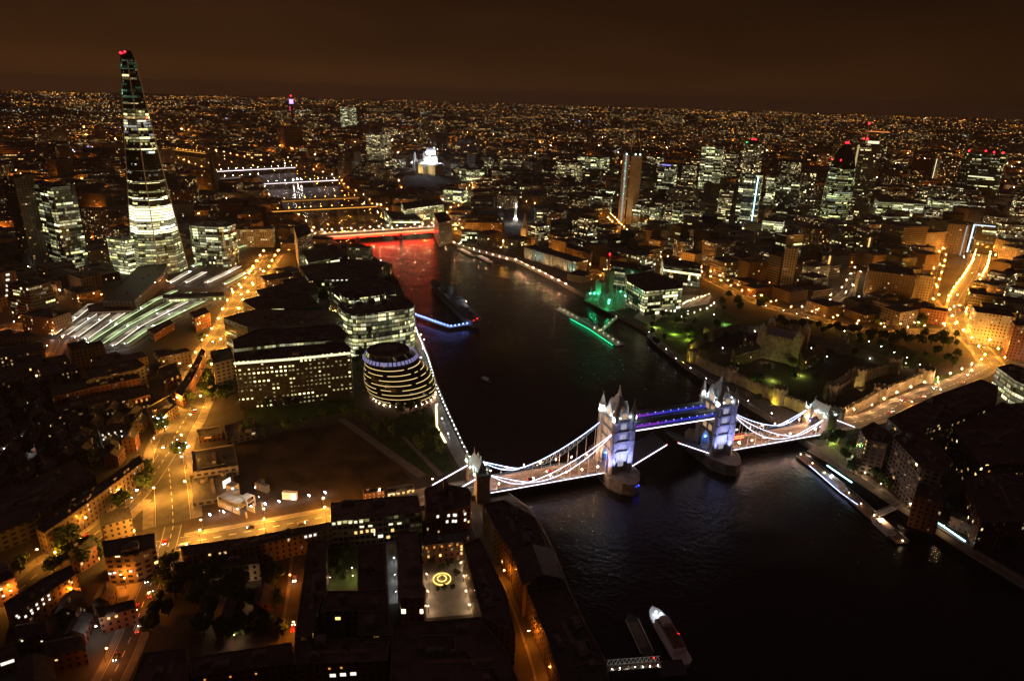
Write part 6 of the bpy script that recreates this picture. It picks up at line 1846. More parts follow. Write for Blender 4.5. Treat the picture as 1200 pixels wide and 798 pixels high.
sheet('plaza', [(742,372),(772,346),(834,346),(830,356),(784,364),(762,382)], .04, 'plaza', 'pale paved square between the glass storeyed office and the fortress', 'square')
sheet('quay', [(945,528),(972,520),(1010,552),(1060,590),(1130,634),(1200,676),(1200,688),(1120,640),(1040,589),(975,545)], .035, 'paving', 'grey river path at lower right beside the dock quarter', 'path')
sheet('car_park', [(4,520),(40,512),(110,500),(112,530),(40,545),(4,548)], .03, 'paving', 'dim car park among trees at left', 'car park')
sheet('yard', [(120,690),(176,680),(180,690),(120,705)], .03, 'paving', 'orange lit yard beside the apartment house', 'yard')
# ------------------------------------------------------------------ lamps of paths and quays
def lamps_along(kind, px, step, label, group, z=LAND, off=0.0):
    for p in resample([G(*q, z) for q in px], step): lamp(kind, (p.x, p.y, z), 0, label, group)
lamps_along('dot', [(553,546),(540,521),(526,491),(511,456),(501,422),(485,384)], 7, 'small white lamp on the railing of the riverside walk', 'railing lamps of the riverside walk', LAND+.9)
lamps_along('small', [(497,402),(493,425),(508,462),(516,490),(530,525)], 26, 'white lamp standing on the pavement of the riverside walk', 'pavement lamps of the riverside walk')
lamps_along('warm', [(604,309),(630,322),(668,341)], 19, 'bright lamp on the quay before the customs building', 'quay lamps before the customs building')
lamps_along('smallwarm', [(526,285),(560,297),(600,308)], 16, 'small warm lamp on the far embankment walk', 'lamps of the far embankment walk')
lamps_along('dot', [(760,393),(790,423),(830,450),(868,470),(905,490)], 26, 'small white lamp on the fortress quay', 'lamps of the fortress quay')
lamps_along('dot', [(1075,436),(1095,440),(1050,418),(1000,396),(935,372),(905,364)], 17, 'white lamp on the moat path behind the fortress', 'lamps of the moat path')
lamps_along('smallwarm', [(780,368),(812,354),(832,348)], 9, 'warm lamp in the first row on the paved square', 'lamps of the paved square')
lamps_along('smallwarm', [(790,378),(830,364),(840,356)], 14, 'pale lamp in the second row on the paved square', 'lamps of the paved square second row')
lamps_along('smallwarm', [(1000,552),(1060,594),(1130,640)], 24, 'small lamp on the river path at lower right', 'lamps of the river path')
for q in ((502,660),(521,657),(540,666),(543,682),(546,700),(550,716),(500,680),(501,700),(502,718)):
    p = G(*q); lamp('smallwarm', (p.x, p.y, LAND), 0, 'warm lamp on the edge of the fountain courtyard', 'lamps of the fountain courtyard')
for q in ((462,660),(463,680),(464,700)):
    p = G(*q); lamp('small', (p.x, p.y, LAND), 0, 'cold lamp in the narrow paved passage', 'lamps of the narrow passage')
for q in ((413,673),(414,682),(387,684)):
    p = G(*q); lamp('smallwarm', (p.x, p.y, LAND), 0, 'small lamp in the planted courtyard lawn', 'lamps of the planted courtyard')
for q in ((391,722),(404,722),(416,722),(384,732)):
    p = G(*q); lamp('smallwarm', (p.x, p.y, LAND), 0, 'small lamp in the little enclosed courtyard', 'lamps of the enclosed courtyard')
for q in ((6,531),(16,528),(24,530),(28,524),(38,524),(37,532),(66,532),(84,530),(92,534),(98,527),(107,525)):
    p = G(*q); lamp('small', (p.x, p.y, LAND), 0, 'white lamp in the dim car park', 'lamps of the car park')
for q in ((806,368),(836,372),(862,384),(840,396),(884,392),(846,412),(878,418),(950,412),(968,422),(1018,424),(990,404)):
    p = G(*q); lamp('dot', (p.x, p.y, LAND), 0, 'lone white lamp inside the fortress grounds', 'lamps inside the fortress')
for q in ((148,690),(144,686),(86,703)):
    p = G(*q); lamp('deep', (p.x, p.y, LAND), 0, 'orange lamp in the yard by the apartment house', 'lamps of the yard')
for q in ((258,604),(276,596),(290,592),(304,588)):
    p = G(*q); lamp('small', (p.x, p.y, LAND), 0, 'white work lamp on the cleared building plot', 'work lamps of the building plot')
for q in ((1060,430),(1098,452),(1007,535),(1020,536),(1012,560),(1178,622),(1186,626)):
    p = G(*q); lamp('smallwarm', (p.x, p.y, LAND), 0, 'small lamp among the trees of the dock quarter', 'lamps of the dock quarter')
for q in ((250,666),(262,700),(282,690),(256,730),(312,690),(276,752),(300,706)):
    p = G(*q); lamp('smallwarm', (p.x, p.y, LAND), 0, 'dim lamp in the tree filled garden at lower left', 'lamps of the tree filled garden')
# light strips on the river side
def strip(label, px, m, z=LAND, w=.5, h=.5, name='light_strip', dz=.6):
    pl = [G(*q, z) for q in px]; o = pl[0].copy()
    t = MB().path([p-o+Vector((0, 0, dz)) for p in pl], w, h).build(name, M[m]); t.location = o
    return tag(t, label, 'light strip')
strip('warm white light strip under the long bench of the riverside walk', [(511,475),(512,500),(522,519)], 'ledwarm', w=1.2)
strip('white light strip on the river path below the bridge', [(969,546),(982,555),(998,566)], 'cyan', w=.6)
strip('bluish white light strip on the river path further right', [(1097,612),(1112,622),(1131,635)], 'cyan', w=.6)
# ------------------------------------------------------------------ trees
def tree_proto(k):
    tr = random.Random(100+k)
    t = thing('tree', '', 'tree')
    H = (10, 12, 9, 13)[k]
    tk = MB().frus((0, 0), 0, H*.35, .38, .26, 7)
    for i in range(6):
        a = i*1.05+tr.random(); l = H*.28
        tk.bar((0, 0, H*.28), (math.cos(a)*l*.7, math.sin(a)*l*.7, H*.35+l*.75), .2)
    tk.build('trunk', M['bark'], t)
    lv = MB()
    lobes = [(tr.uniform(-.32, .32)*H*.75, tr.uniform(-.32, .32)*H*.75, H*tr.uniform(.42, .85), H*tr.uniform(.13, .22)) for _ in range(9)]+[(0, 0, H*.66, H*.26)]
    for (x, y, z, r_) in lobes:
        for _ in range(70):
            d = Vector((tr.gauss(0, 1), tr.gauss(0, 1), tr.gauss(0, .8))).normalized()*r_*tr.uniform(.62, 1.12)
            p = Vector((x, y, z))+d
            s_ = tr.uniform(.35, .75)
            n = (d.normalized()+Vector((tr.uniform(-.8, .8), tr.uniform(-.8, .8), tr.uniform(-.4, .9)))).normalized()
            u = n.orthogonal().normalized(); v = n.cross(u)
            lv.add([p-u*s_-v*s_*.6, p+u*s_-v*s_*.5, p+u*s_*.8+v*s_*.7, p-u*s_*.7+v*s_*.6], [(0, 1, 2, 3)])
    lv.build('crown', M['leaf'], t)
    return t
TP = {}
trng = random.Random(9)
def tree(px, label, group=None, s=1.0, lights=None, k=None):
    p = G(*px); k = trng.randrange(4) if k is None else k
    s *= trng.uniform(.85, 1.15)
    if k not in TP and not lights:
        t = TP[k] = tree_proto(k); t.location = p; t['label'] = label
        if group: t['group'] = group
        t.rotation_euler = (0, 0, trng.random()*6); t.scale = (s, s, s)
        return t
    if k not in TP: k = next(iter(TP))
    t = dup(TP[k], p, trng.random()*6, label, group, s)
    if lights:
        for _ in range(14):
            a = trng.random()*6.28; z = trng.uniform(4, 10); r_ = 2.2+trng.random()*2.4
            MB().octa((r_*math.cos(a), r_*math.sin(a), z), .22).build('fairy_light', lights, t)
    return t
def trees(px, label, group, s=1.0):
    for q in px: tree(q, label, group, s)
trees([(244,448),(250,456),(240,462),(256,466),(264,456),(272,462),(248,470),(262,472)], 'dark leafy tree in the clump right of the broad main road', 'tree clump right of the main road', 1.1)
fb = emit('blue_white_fairy_light', (.45, .75, 1), 40, False)
tree((193,506), 'round tree hung with blue white lights left of the broad main road', None, 1.25, fb)
tree((213,537), 'round tree hung with blue white lights right of the broad main road', None, 1.25, fb)
tree((147,592), 'round tree hung with blue white lights beside the left fork road', None, 1.2, fb)
trees([(172,560),(166,566),(172,576),(160,556),(156,572),(132,582),(124,590),(140,598)], 'dark tree on the corner inside the left fork of the road', 'trees at the road fork', 1.1)
trees([(80,652),(88,658),(96,650),(104,656),(112,650),(72,664),(64,672),(120,654),(84,640),(100,664)], 'dark tree in the row above the white windowed terrace', 'trees above the white windowed terrace', 1.1)
trees([(28,664),(24,672)], 'small tree beside the left fork of the orange road', 'trees beside the left fork', .8)
trees([(300+11*i, 476-1.6*i+(i % 2)*5) for i in range(11)], 'tree in the row before the broad glass office block', 'trees before the glass office block', .75)
trees([(424,420),(430,432),(421,440),(428,450),(418,428),(426,462)], 'dark tree between the glass offices and the council building', 'trees beside the council building', 1.0)
trees([(468,486),(480,482),(490,478),(498,490),(486,494),(504,502),(474,496),(510,516),(452,500),(460,512),(442,508),(498,512),(516,532),(492,528)], 'dark tree on the lawn between council building and bridge', 'trees on the lawn by the bridge', 1.0)
trees([(432,494),(420,486),(404,488),(380,492),(356,500),(338,506),(310,512),(290,506)], 'dark tree along the upper edge of the building plot', 'trees along the building plot', .9)
trees([(230+trng.uniform(0, 100), 672+trng.uniform(0, 76)) for _ in range(48)], 'dark tree in the tree filled garden at lower left', 'trees of the lower left garden', 1.05)
trees([(200,668),(210,676),(196,690),(188,706),(206,700),(182,726),(176,742),(198,720),(190,690),(212,690)], 'dark tree beside the dim road below the junction', 'trees beside the dim road', 1.05)
trees([(10+trng.uniform(0, 100), 512+trng.uniform(0, 50)) for _ in range(20)], 'dark tree around the dim car park at left', 'trees around the car park', 1.0)
trees([(760+trng.uniform(0, 70), 372+trng.uniform(0, 34)) for _ in range(18)], 'greenish lit tree near the river end of the fortress', 'trees at the river end of the fortress', .95)
trees([(840+trng.uniform(0, 120), 446+trng.uniform(-14, 26)) for _ in range(16)], 'dark tree behind the riverside fortress wall', 'trees behind the riverside wall', .9)
trees([(850,398),(866,396),(840,386),(896,384),(938,392),(880,404),(928,430),(900,436),(1000,418),(1070,426),(1084,420),(1096,416),(1108,424),(1060,418),(1046,412),(1030,408),(1116,430),(1120,420)], 'dark tree inside or behind the fortress', 'trees about the fortress', 1.0)
trees([(975,516),(982,520),(970,522)], 'bright leafy tree beside the far bridge gate', 'trees beside the far bridge gate', 1.2)
trees([(990,540),(996,530),(1004,546),(1000,556),(1016,552),(1024,560),(1032,566),(1040,574),(1050,566),(1090,606),(1150,630),(1160,640),(1174,632),(1110,600),(1180,644),(1168,622)], 'dark tree in the dock quarter beside the river path', 'trees of the dock quarter', .95)
trees([(517,668),(526,664),(513,693),(521,692),(530,691),(506,662),(535,676)], 'small clipped tree in the fountain courtyard', 'clipped trees of the fountain courtyard', .42)
trees([(392,646),(404,652),(398,664),(410,644),(390,674),(402,680)], 'small tree in the planted courtyard lawn', 'trees of the planted courtyard', .5)
trees([(392,730),(400,734),(410,731),(406,738)], 'small lit tree in the little enclosed courtyard', 'trees of the enclosed courtyard', .45)
trees([(246,430),(236,428),(222,474),(196,478),(188,486),(236,400)], 'tree at the kerb of the broad main road', 'trees at the kerb of the main road', .9)
trees([(1010+trng.uniform(0, 90), 372+trng.uniform(0, 14)) for _ in range(8)], 'dark tree between the fortress and the orange road', 'trees along the orange road', 1.0)
for q, c_, e_ in (((768,384), (.75, 1, .15), 5000), ((790,392), (.8, 1, .15), 5000), ((806,398), (.85, 1, .1), 5000), ((812,414), (1, .8, .1), 3500), ((850,380), (.6, 1, .3), 3000), ((938,440), (.8, 1, .15), 3500), ((905,446), (.8, 1, .15), 3500), ((880,456), (.8, 1, .2), 2500), ((976,520), (.7, 1, .15), 3000), ((1098,446), (.55, 1, .2), 2500), ((1000,536), (.8, 1, .5), 2500)):
    p = G(*q); t = thing('ground_flood', 'small floodlight on the ground shining up into the trees', 'floodlight', tuple(p), 0, 'ground floodlights under the fortress trees')
    MB().box((0, 0, 0), (.8, .6, .5)).build('housing', M['dark'], t); MB().box((0, 0, .51), (.6, .4, .03)).build('lens', M['winfluo'], t)
    point('tree_flood', t, (0, 0, 2.2), e_, c_, .4)
trees([(905+i*7.4+trng.uniform(-2, 2), 381+i*.8+trng.uniform(-4, 5)) for i in range(30)], 'dark tree in the belt between the moat and the orange road', 'tree belt along the moat', 1.05)
trees([(838+trng.uniform(0, 60), 349+trng.uniform(0, 18)) for _ in range(12)], 'dark tree on the square beside the orange road bend', 'trees on the square by the road bend', .95)
trees([(1000+trng.uniform(0, 120), 396+trng.uniform(-3, 10)) for _ in range(20)], 'dark tree on the bank above the moat path', 'trees on the bank above the moat path', 1.0)
# ------------------------------------------------------------------ fountain of the courtyard
f0 = G(518, 679)
t = thing('fountain', 'round fountain with glowing yellow rings in the pale courtyard', 'fountain', tuple(f0))
MB().lathe((0, 0), [(6.2, 0), (6.2, .6), (5.8, .6), (5.6, .25), (3.4, .25), (3.4, .8), (3.0, .8), (2.8, .4), (.01, .4)], 28).build('basin', M['stone'], t)
MB().frus((0, 0), .3, 1.8, .7, .4, 10).frus((0, 0), 1.8, 2.1, 1.1, 1.1, 10).build('centrepiece', M['stone'], t)
for rr, zz in ((4.6, .5), (2.4, .9)):
    MB().path([(rr*math.cos(i*.2618), rr*math.sin(i*.2618), zz) for i in range(25)], .35).build('ring_light', emit('fountain_ring_light', (1, .66, .16), 2.6), t)
# ------------------------------------------------------------------ moored warship with its blue lit gangway
def hull_mesh(L, W, D, n=20, bow=.28, stern=.12, sheer=.06, flare=.25):
    m = MB(); top = []; bot = []
    for i in range(n+1):
        u = i/n; x = -L/2+L*u
        f = 1.0
        if u > 1-bow: f = math.sqrt(max(0, 1-((u-(1-bow))/bow)**2))
        if u < stern: f = math.sqrt(max(0, 1-((stern-u)/stern)**2))*.55+.45
        f = max(f, .02)
        top.append((x+(flare*D*.8 if u > .97 else 0), f*W/2, D*(1+sheer*(2*u-1)**2*3))); bot.append((x*(.97), f*W/2*(1-flare), -.6))
    P = []
    for a, b_ in zip(top, bot): P += [a, (a[0], -a[1], a[2]), b_, (b_[0], -b_[1], b_[2])]
    Fc = []
    for i in range(n):
        o, q = 4*i, 4*(i+1)
        Fc += [(o, q, q+2, o+2)[::-1], (o+1, q+1, q+3, o+3), (o, q, q+1, o+1)[::-1]]
    e_ = 4*n
    Fc += [(0, 1, 3, 2), (e_, e_+1, e_+3, e_+2)[::-1]]
    m.add(P, Fc)
    return m
def warship():
    a, b = G(505, 332, 0), G(562, 388, 0)
    mid = (a+b)/2; d = a-b; L = min(d.length, 190); an = math.atan2(d.y, d.x)
    t = thing('warship', 'grey museum warship with gun turrets moored in the river', 'warship', (mid.x, mid.y, 0), an)
    W = 20
    hull_mesh(L, W, 7).build('hull', M['ship'], t)
    hullp = t.children[0]
    MB().box((0, 0, 7.3), (L*.5, W*.62, 4)).build('deckhouse', M['ship'], t)
    br = MB().box((L*.13, 0, 11.3), (16, 12, 5)).box((L*.13, 0, 16.3), (12, 10, 4)).box((L*.14, 0, 20.3), (8, 8, 3)); br.build('bridge_superstructure', M['ship'], t)
    MB().box((-L*.12, 0, 11.3), (20, 10, 5)).box((-L*.13, 0, 16.3), (8, 7, 3)).build('aft_superstructure', M['ship'], t)
    for x in (L*.06, -L*.06): MB().frus((x, 0), 11.3, 22, 3.2, 2.7, 14, 0, 0, 1.25, 1).build('funnel', M['ship'], t)
    for x in (L*.10, -L*.10):
        mm = MB().bar((x, 0, 16), (x, 0, 40), .7).bar((x-3, 2.5, 14), (x, 0, 30), .4).bar((x-3, -2.5, 14), (x, 0, 30), .4).bar((x, -5, 33), (x, 5, 33), .3); mm.build('mast', M['ship'], t)
    for x, z, s in ((L*.33, 8.0, 1), (L*.25, 10.2, 1), (-L*.27, 10.2, -1), (-L*.35, 8.0, -1)):
        g_ = MB().frus((x, 0), z-3, z, 4, 4, 14).box((x, 0, z), (8.5, 8, 2.8)); tur = g_.build('gun_turret', M['shipdark'], t)
        for y in (-2, 0, 2): MB().bar((x+s*4, y, z+1.6), (x+s*12, y, z+2.6), .5).build('gun_barrel', M['shipdark'], tur)
    for y in (-7.5, 7.5):
        for x in (L*.02, -L*.03, L*.18): MB().box((x, y, 11), (5, 2, 2)).build('lifeboat', M['white'], t)
    MB().octa((-L*.46, -3, 9), .5).build('stern_lamp', M['aircraft'], t); MB().octa((-L*.49, 3, 9), .5).build('stern_lamp', M['aircraft'], t)
    for x in (-L*.2, 0, L*.2): MB().octa((x, -W*.3, 15), .25).build('deck_lamp', M['lampwhite'], t)
warship()
def gangway(label, px, z, w, m, name='gangway', cat='gangway', strip_m=None, step=6, side=1, deck='steel'):
    pl = [G(*q, z) for q in px]; o = pl[0].copy()
    t = thing(name, label, cat, tuple(o))
    loc = [p-o for p in pl]
    MB().ribbon(loc, w, 0, 0, 0, skirt=.7).build('deck', M[deck], t)
    rl = MB()
    for s in (-1, 1):
        pts = []
        for i, p in enumerate(loc):
            d = loc[min(i+1, len(loc)-1)]-loc[max(i-1, 0)]; d.z = 0; d.normalize(); q = Vector((-d.y, d.x, 0))
            pts.append(p+q*s*w/2+Vector((0, 0, 1.1)))
        rl.path(pts, .14)
    rl.build('railing', M['steel'], t)
    pi = MB()
    for p in resample(loc, 30): pi.frus((p.x, p.y), -z-1, .1, .5, .5, 8)
    pi.build('pile', M['dark'], t)
    if strip_m:
        for p in resample(loc, step): MB().octa((p.x, p.y, 1.3), .42).build('deck_light', strip_m, t)
    return t
blu = emit('blue_gangway_lamp', (.22, .30, 1), 60)
gangway('blue lit gangway from the riverside walk to the warship', [(484,368),(506,376),(527,383),(553,379)], 4, 5, 'steel', strip_m=blu, step=5)
gr = emit('green_pier_lamp', (.02, 1, .30), 30); wl = emit('pale_pier_lamp', (1, .8, .45), 12)
t = gangway('long floating pier edged with green light by the far bank', [(656,362),(690,381),(727,404)], 1.6, 11, 'steel', name='floating_pier', cat='pier', strip_m=wl, step=10)
o = Vector(t.location)
pl = [G(*q, 1.0)-o for q in ((668,374),(690,386),(718,405))]
MB().path([p+Vector((0, 0, .4)) for p in pl], .25, .3).build('edge_strip', M['ledgreen'], t)
MB().box(tuple(G(690, 380, 1.7)-o), (30, 6, 3.2), math.atan2((pl[2]-pl[0]).y, (pl[2]-pl[0]).x)).build('shelter', M['steel'], t)
gangway('sloping footbridge from the far bank to the floating pier', [(722,372),(704,388)], 4.5, 4, 'steel', strip_m=wl, step=14)
t = gangway('floating pier with lit moored boats at lower right', [(938,534),(962,552),(990,575),(1020,602),(1058,636)], 1.4, 8, 'steel', name='floating_pier', cat='pier', strip_m=emit('warm_pier_lamp', (1, .62, .35), 22), step=13, deck='timber')
gangway('dim lattice footbridge between the river path and the lower pier', [(1062,588),(1028,603)], 4.5, 3.5, 'steel')
strip('faint white strip along the edge of the lower floating pier', [(948,546),(985,578),(1005,592)], 'ledpale', z=1.4, w=.2, h=.2)
# truss gangway at the bottom edge
def truss():
    a, b = G(712, 783, 5), G(774, 778, 5)
    d = b-a; L = d.length; an = math.atan2(d.y, d.x)
    t = thing('truss_footbridge', 'steel truss footbridge with a row of lamps at the bottom edge', 'footbridge', tuple(a), an)
    MB().box((L/2, 0, 0), (L, 3.4, .35)).build('deck', M['timber'], t)
    for y in (-1.7, 1.7):
        m = MB().bar((0, y, .3), (L, y, .3), .28).bar((0, y, 3.2), (L, y, 3.2), .28)
        n = 12
        for k in range(n): m.bar((L*k/n, y, .3), (L*(k+.5)/n, y, 3.2), .2); m.bar((L*(k+.5)/n, y, 3.2), (L*(k+1)/n, y, .3), .2)
        m.build('truss', M['white'], t)
    for k in range(7): MB().octa((L*(k+.5)/7, -1.2, .9), .16).build('deck_light', M['lampdot'], t)
    MB().octa((L*.86, 0, 4.0), .32).build('red_lamp', M['ledred'], t)
    MB().box((L+5, -2, -5), (12, 9, 4.5)).build('pontoon', M['dark'], t)
truss()
def vessel(label, pa, pb, W, D, hm, lights=True, name='river_boat', cat='boat'):
    a, b = G(*pa, 0), G(*pb, 0)
    mid = (a+b)/2; d = a-b; L = d.length; an = math.atan2(d.y, d.x)
    t = thing(name, label, cat, (mid.x, mid.y, 0), an)
    hull_mesh(L, W, D).build('hull', M[hm], t)
    return t, L
t, L = vessel('passenger boat with bright white foredeck moored near the truss footbridge', (764,716), (803,784), 9, 2.6, 'white')
MB().box((-L*.05, 0, 2.7), (L*.55, 6.6, 2.6)).build('saloon', M['white'], t)
MB().box((-L*.05, 0, 5.3), (L*.5, 6.0, .25)).build('sun_deck', M['timber'], t)
MB().box((L*.12, 0, 5.5), (5, 4, 2.3)).build('wheelhouse', M['white'], t)
for y in (-3.2, 3.2):
    rl = MB().bar((-L*.3, y, 6.5), (L*.2, y, 6.5), .1)
    for k in range(12): rl.bar((-L*.3+k*L*.045, y, 5.5), (-L*.3+k*L*.045, y, 6.5), .1)
    rl.build('railing', M['steel'], t)
for x, y in ((L*.30, -1), (L*.34, 1)): MB().octa((x, y, 5.2), .25).build('deck_lamp', emit('boat_deck_lamp', (.75, .85, 1), 260), t)
for k in range(3): MB().octa((0-k*1.5, -4.0, 3.2+k), .28).build('port_lamp', M['ledred'], t)
MB().octa((-L*.05, -4.3, 2.2), .5).build('blue_lamp', M['ledblue'], t)
t, L = vessel('dark empty barge moored beside the passenger boat', (737,722), (760,772), 7, 1.6, 'dark', name='barge', cat='barge')
MB().box((0, 0, 1.2), (L*.7, 5, .5)).build('hold_cover', M['timber'], t)
for y in (-3.2, 3.2): MB().bar((-L*.42, y, 2), (L*.36, y, 2), .3).build('gunwale', M['white'], t)
t, L = vessel('tiny dark launch alone in the middle of the river', (563,443), (575,449), 4, 1.4, 'dark')
MB().box((0, 0, 1.3), (L*.4, 2.6, 1.8)).build('cabin', M['steel'], t)
t, L = vessel('lit tour boat at the upper end of the lower floating pier', (963,556), (990,578), 7, 2, 'white')
MB().box((-1, 0, 2), (L*.6, 5, 2.4)).build('saloon', M['white'], t); MB().octa((L*.1, 0, 5), .25).build('deck_lamp', M['lampwhite'], t)
t, L = vessel('lit tour boat at the outer end of the lower floating pier', (1022,608), (1046,630), 7, 2, 'white')
MB().box((-1, 0, 2), (L*.6, 5, 2.4)).build('saloon', M['white'], t); MB().octa((L*.1, 0, 5), .25).build('deck_lamp', M['lampwarm'], t)
t, L = vessel('dark barge moored off the far embankment near the red lit bridge', (536,292), (556,302), 8, 2, 'dark', name='barge', cat='barge')
MB().box((0, 0, 2), (L*.5, 5, 2)).build('deckhouse', M['steel'], t)
t, L = vessel('dark pair barge downstream of the first embankment barge', (558,300), (576,309), 8, 2, 'dark', name='barge', cat='barge')
MB().box((0, 0, 2), (L*.5, 5, 2)).build('deckhouse', M['steel'], t)
t, L = vessel('party boat with violet light at the wharf below the red lit bridge', (432,312), (450,317), 8, 2.4, 'white')
MB().box((0, 0, 2.4), (L*.6, 5.5, 2.6)).build('saloon', M['winwarm'], t); MB().octa((L*.4, 0, 5), .9).build('bow_lamp', M['ledpurple'], t)
# ------------------------------------------------------------------ road traffic
def car_proto(m, name='car'):
    t = thing(name, '', 'car')
    prof = [(-2.1, .35), (2.1, .35), (2.15, .75), (1.2, .95), (.55, 1.42), (-1.1, 1.45), (-1.8, 1.0), (-2.15, .9)]
    b_ = MB(); P = [(x, -.88, z) for x, z in prof]+[(x, .88, z) for x, z in prof]; n = len(prof)
    b_.add(P, [tuple(range(n)), tuple(range(n, 2*n))[::-1]]+[(i+n, (i+1) % n+n, (i+1) % n, i) for i in range(n)])
    b_.build('body', m, t)
    MB().add([(1.12, -.78, .99), (1.12, .78, .99), (.60, .74, 1.40), (.60, -.74, 1.40)], [(0, 1, 2, 3)]).build('windscreen', M['darkglass'], t)
    for x in (-1.35, 1.35):
        for y in (-.8, .8):
            w = MB(); P = [(x+.34*math.cos(i*.785), y+s*.1, .34+.34*math.sin(i*.785)) for s in (-1, 1) for i in range(8)]
            w.add(P, [tuple(range(8))[::-1], tuple(range(8, 16))]+[(i, (i+1) % 8, 8+(i+1) % 8, 8+i) for i in range(8)]).build('wheel', M['tyre'], t)
    for y in (-.62, .62):
        MB().box((2.17, y, .6), (.1, .34, .2)).build('headlight', M['head'], t)
        MB().box((-2.17, y, .68), (.1, .34, .2)).build('taillight', M['tail'], t)
    return t
CP = [None]*4
def car(rdi, u, side, label, group, mi):
    rd = ROADS[rdi]; pl = rd['pl']; i = min(len(pl)-2, int(u*(len(pl)-1)))
    d = (pl[i+1]-pl[i]); dz = math.atan2(d.y, d.x); d.z = 0; d.normalize()
    q = Vector((-d.y, d.x, 0)); p = pl[i]+q*side*rd['w']*.22+Vector((0, 0, .06+.007*rdi+.012))
    rz = dz if side < 0 else dz+math.pi
    if CP[mi] is None:
        CP[mi] = car_proto((M['carsilver'], M['carblack'], M['carwhite'], M['carred'])[mi]); CP[mi].location = p; CP[mi].rotation_euler = (0, 0, rz); CP[mi]['label'] = label; CP[mi]['group'] = group
    else: dup(CP[mi], p, rz, label, group)
cn = ('silver', 'black', 'white', 'red')
for rdi, us, where in ((0, (.12,.2,.31,.42,.55,.63,.7,.78,.86), 'the broad main road'), (1, (.3,.5,.62,.7), 'the left fork road'), (2, (.12,.3,.45,.62), 'the straight bridge road'), (3, (.15,.3,.42,.5,.58,.72,.85), 'the dim road below the junction'),
                       (4, (.3,.42,.5,.62,.75,.85), 'the raised approach road'), (5, (.08,.2,.3,.42,.55,.66,.8,.9), 'the orange multi lane road'), (6, (.1,.25,.5,.62,.7), 'the orange road round the fortress'), (8, (.3,.7), 'the deep orange side street')):
    for k, u in enumerate(us):
        mi = (k*3+rdi) % 4
        car(rdi, u, 1 if k % 2 else -1, cn[mi]+' car on '+where, cn[mi]+' cars on '+where, mi)
def bus(loc, rz, label):
    t = thing('double_decker_bus', label, 'bus', loc, rz)
    MB().box((0, 0, .35), (10.6, 2.5, 3.9)).box((0, 0, 4.25), (10.2, 2.3, .15)).build('body', M['red'], t)
    for z in (1.5, 3.1):
        for y in (-1.26, 1.26): MB().box((0, y, z), (9.6, .04, .75)).build('window_band', M['winwarm'], t)
    for x in (-3.3, 3.4):
        for y in (-1.1, 1.1):
            w = MB(); P = [(x+.5*math.cos(i*.785), y+s*.14, .5+.5*math.sin(i*.785)) for s in (-1, 1) for i in range(8)]
            w.add(P, [tuple(range(8))[::-1], tuple(range(8, 16))]+[(i, (i+1) % 8, 8+(i+1) % 8, 8+i) for i in range(8)]).build('wheel', M['tyre'], t)
    for y in (-.9, .9): MB().box((5.33, y, .8), (.08, .3, .25)).build('headlight', M['head'], t); MB().box((-5.33, y, .9), (.08, .3, .3)).build('taillight', M['tail'], t)
    MB().box((5.32, 0, 1.6), (.05, 2.1, 1.0)).build('windscreen', M['darkglass'], t)
p = BL(66, -3, 8.34); bus(tuple(p), R(68), 'double decker bus waiting on the far side span of the bridge')
p = BL(-104, 3, 8.34); t = dup(CP[1], tuple(p), R(68), 'dark car alone on the near side span of the bridge'); 
p = BL(-88, -2.6, 8.34); dup(CP[3], tuple(p), R(248), 'red car near the tower on the near side span')
p = BL(104, 3, 8.34); dup(CP[0], tuple(p), R(68), 'silver car on the far side span of the bridge')
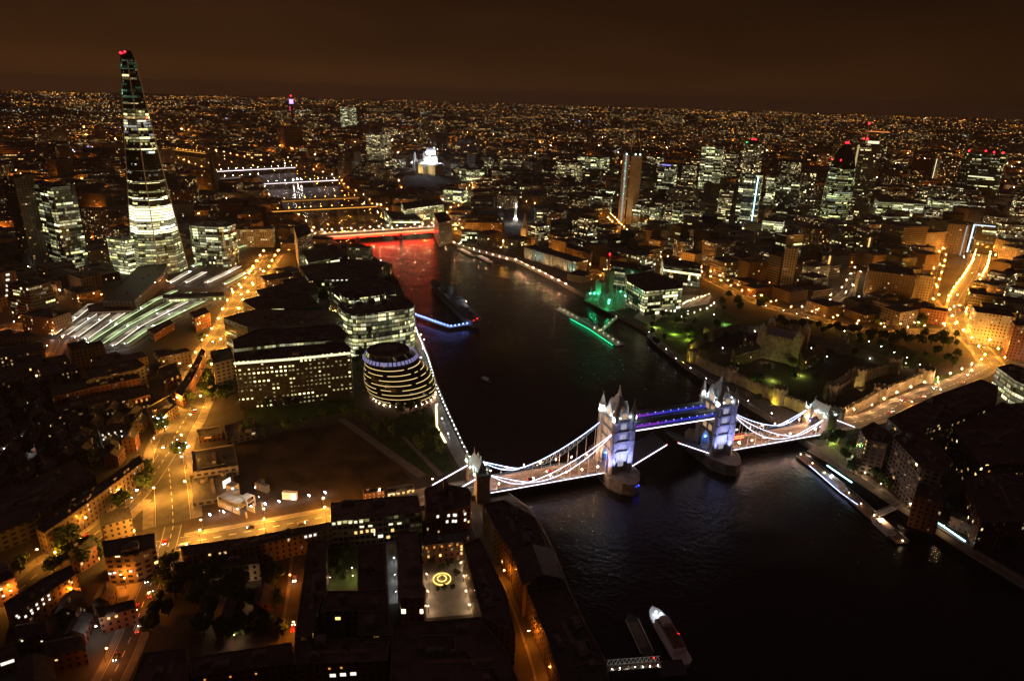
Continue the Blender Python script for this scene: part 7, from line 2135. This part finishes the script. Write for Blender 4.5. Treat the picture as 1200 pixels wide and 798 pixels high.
# construction frames on the cleared plot, lit white
def site_frame():
    o = G(282, 594); t = thing('concrete_structure', 'white lit concrete frame rising on the cleared building plot', 'building site', tuple(o), R(20))
    m = MB()
    for i in range(5):
        for j in range(3):
            if rng.random() < .8: m.box((i*6-12, j*6-6, 0), (.7, .7, rng.choice((4, 7, 7))))
    
    for i in range(4):
        for j in range(2):
            if rng.random() < .6: m.box((i*6-9, j*6-3, 3.6), (5.6, 5.6, .4))
            if rng.random() < .4: m.box((i*6-9, j*6-3, 6.9), (5.6, 5.6, .35))
            if rng.random() < .5: m.box((i*6-9, j*6-6, 0), (5, .3, 3.4))
    m.build('frame', M['stone'], t)
    for k in range(26):
        q = (rng.uniform(-46, 60), rng.uniform(-16, 22)); 
        if abs(q[0]) < 16 and abs(q[1]) < 11: continue
        wp = Vector(o)+Vector((q[0]*math.cos(R(20))-q[1]*math.sin(R(20)), q[0]*math.sin(R(20))+q[1]*math.cos(R(20)), 0))
        if any(line_dist(wp, r_['pl']) < r_['w']/2+r_['pave']+6 for r_ in ROADS[:4]): continue
        cab = MB().box((*q, 0), (rng.choice((3, 6, 9)), 2.6, rng.choice((1.2, 2.6, 2.6, 5.2))), rng.choice((0, 0, 1.57, .4))).build('site_cabin', M[rng.choice(('white', 'concrete', 'plant', 'timber', 'concrete'))], t)
    MB().box((-13, 6, 0), (6, 5, 9)).build('lift_core', M['concrete'], t)
    MB().box((-22, 9, 2), (.3, 6, 6)).build('lit_panel', M['wincool'], t)
    point('work_flood', t, (0, -4, 16), 1500, (.95, 1, .85), .4); point('work_flood', t, (8, 6, 14), 900, (.95, 1, .85), .4)
    for q in ((0, -4, 15.4), (8, 6, 13.4)): MB().octa(q, .3).build('work_lamp', M['lampwhite'], t)
site_frame()
for k, u in enumerate((.12, .18, .24, .30, .36, .42, .48, .55, .62)):
    p = G(214+u*270, 613-u*52)
    t = thing('site_hoarding_lamp', 'white hoarding lamp along the kerb of the building plot', 'lamp', tuple(p), 0, 'hoarding lamps of the building plot')
    MB().box((0, 0, 0), (.2, .2, 2.4)).build('post', M['dark'], t); MB().box((0, 0, 2.4), (2.2, .5, .25)).build('lamp_head', emit('hoarding_lamp', (.9, .92, 1), 40) if 'hoard' not in M else M['hoard'], t)
    M.setdefault('hoard', bpy.data.materials['hoarding_lamp'])
# site wall (hoarding) round the plot
# ------------------------------------------------------------------ thin night haze over the city
hz = bpy.data.materials.new('haze'); hz.use_nodes = True
t = hz.node_tree; t.nodes.clear()
ho = t.nodes.new('ShaderNodeOutputMaterial'); pv = t.nodes.new('ShaderNodeVolumePrincipled')
pv.inputs['Color'].default_value = (.9, .85, .8, 1); pv.inputs['Density'].default_value = 3.4e-5; pv.inputs['Anisotropy'].default_value = .3
t.links.new(pv.outputs[0], ho.inputs['Volume'])
hb = MB().box((CAM.x, CAM.y, -1.5), (58000, 58000, 420)).build('haze', hz)
tag(hb, 'thin brownish night haze over the city', 'haze', kind='stuff')
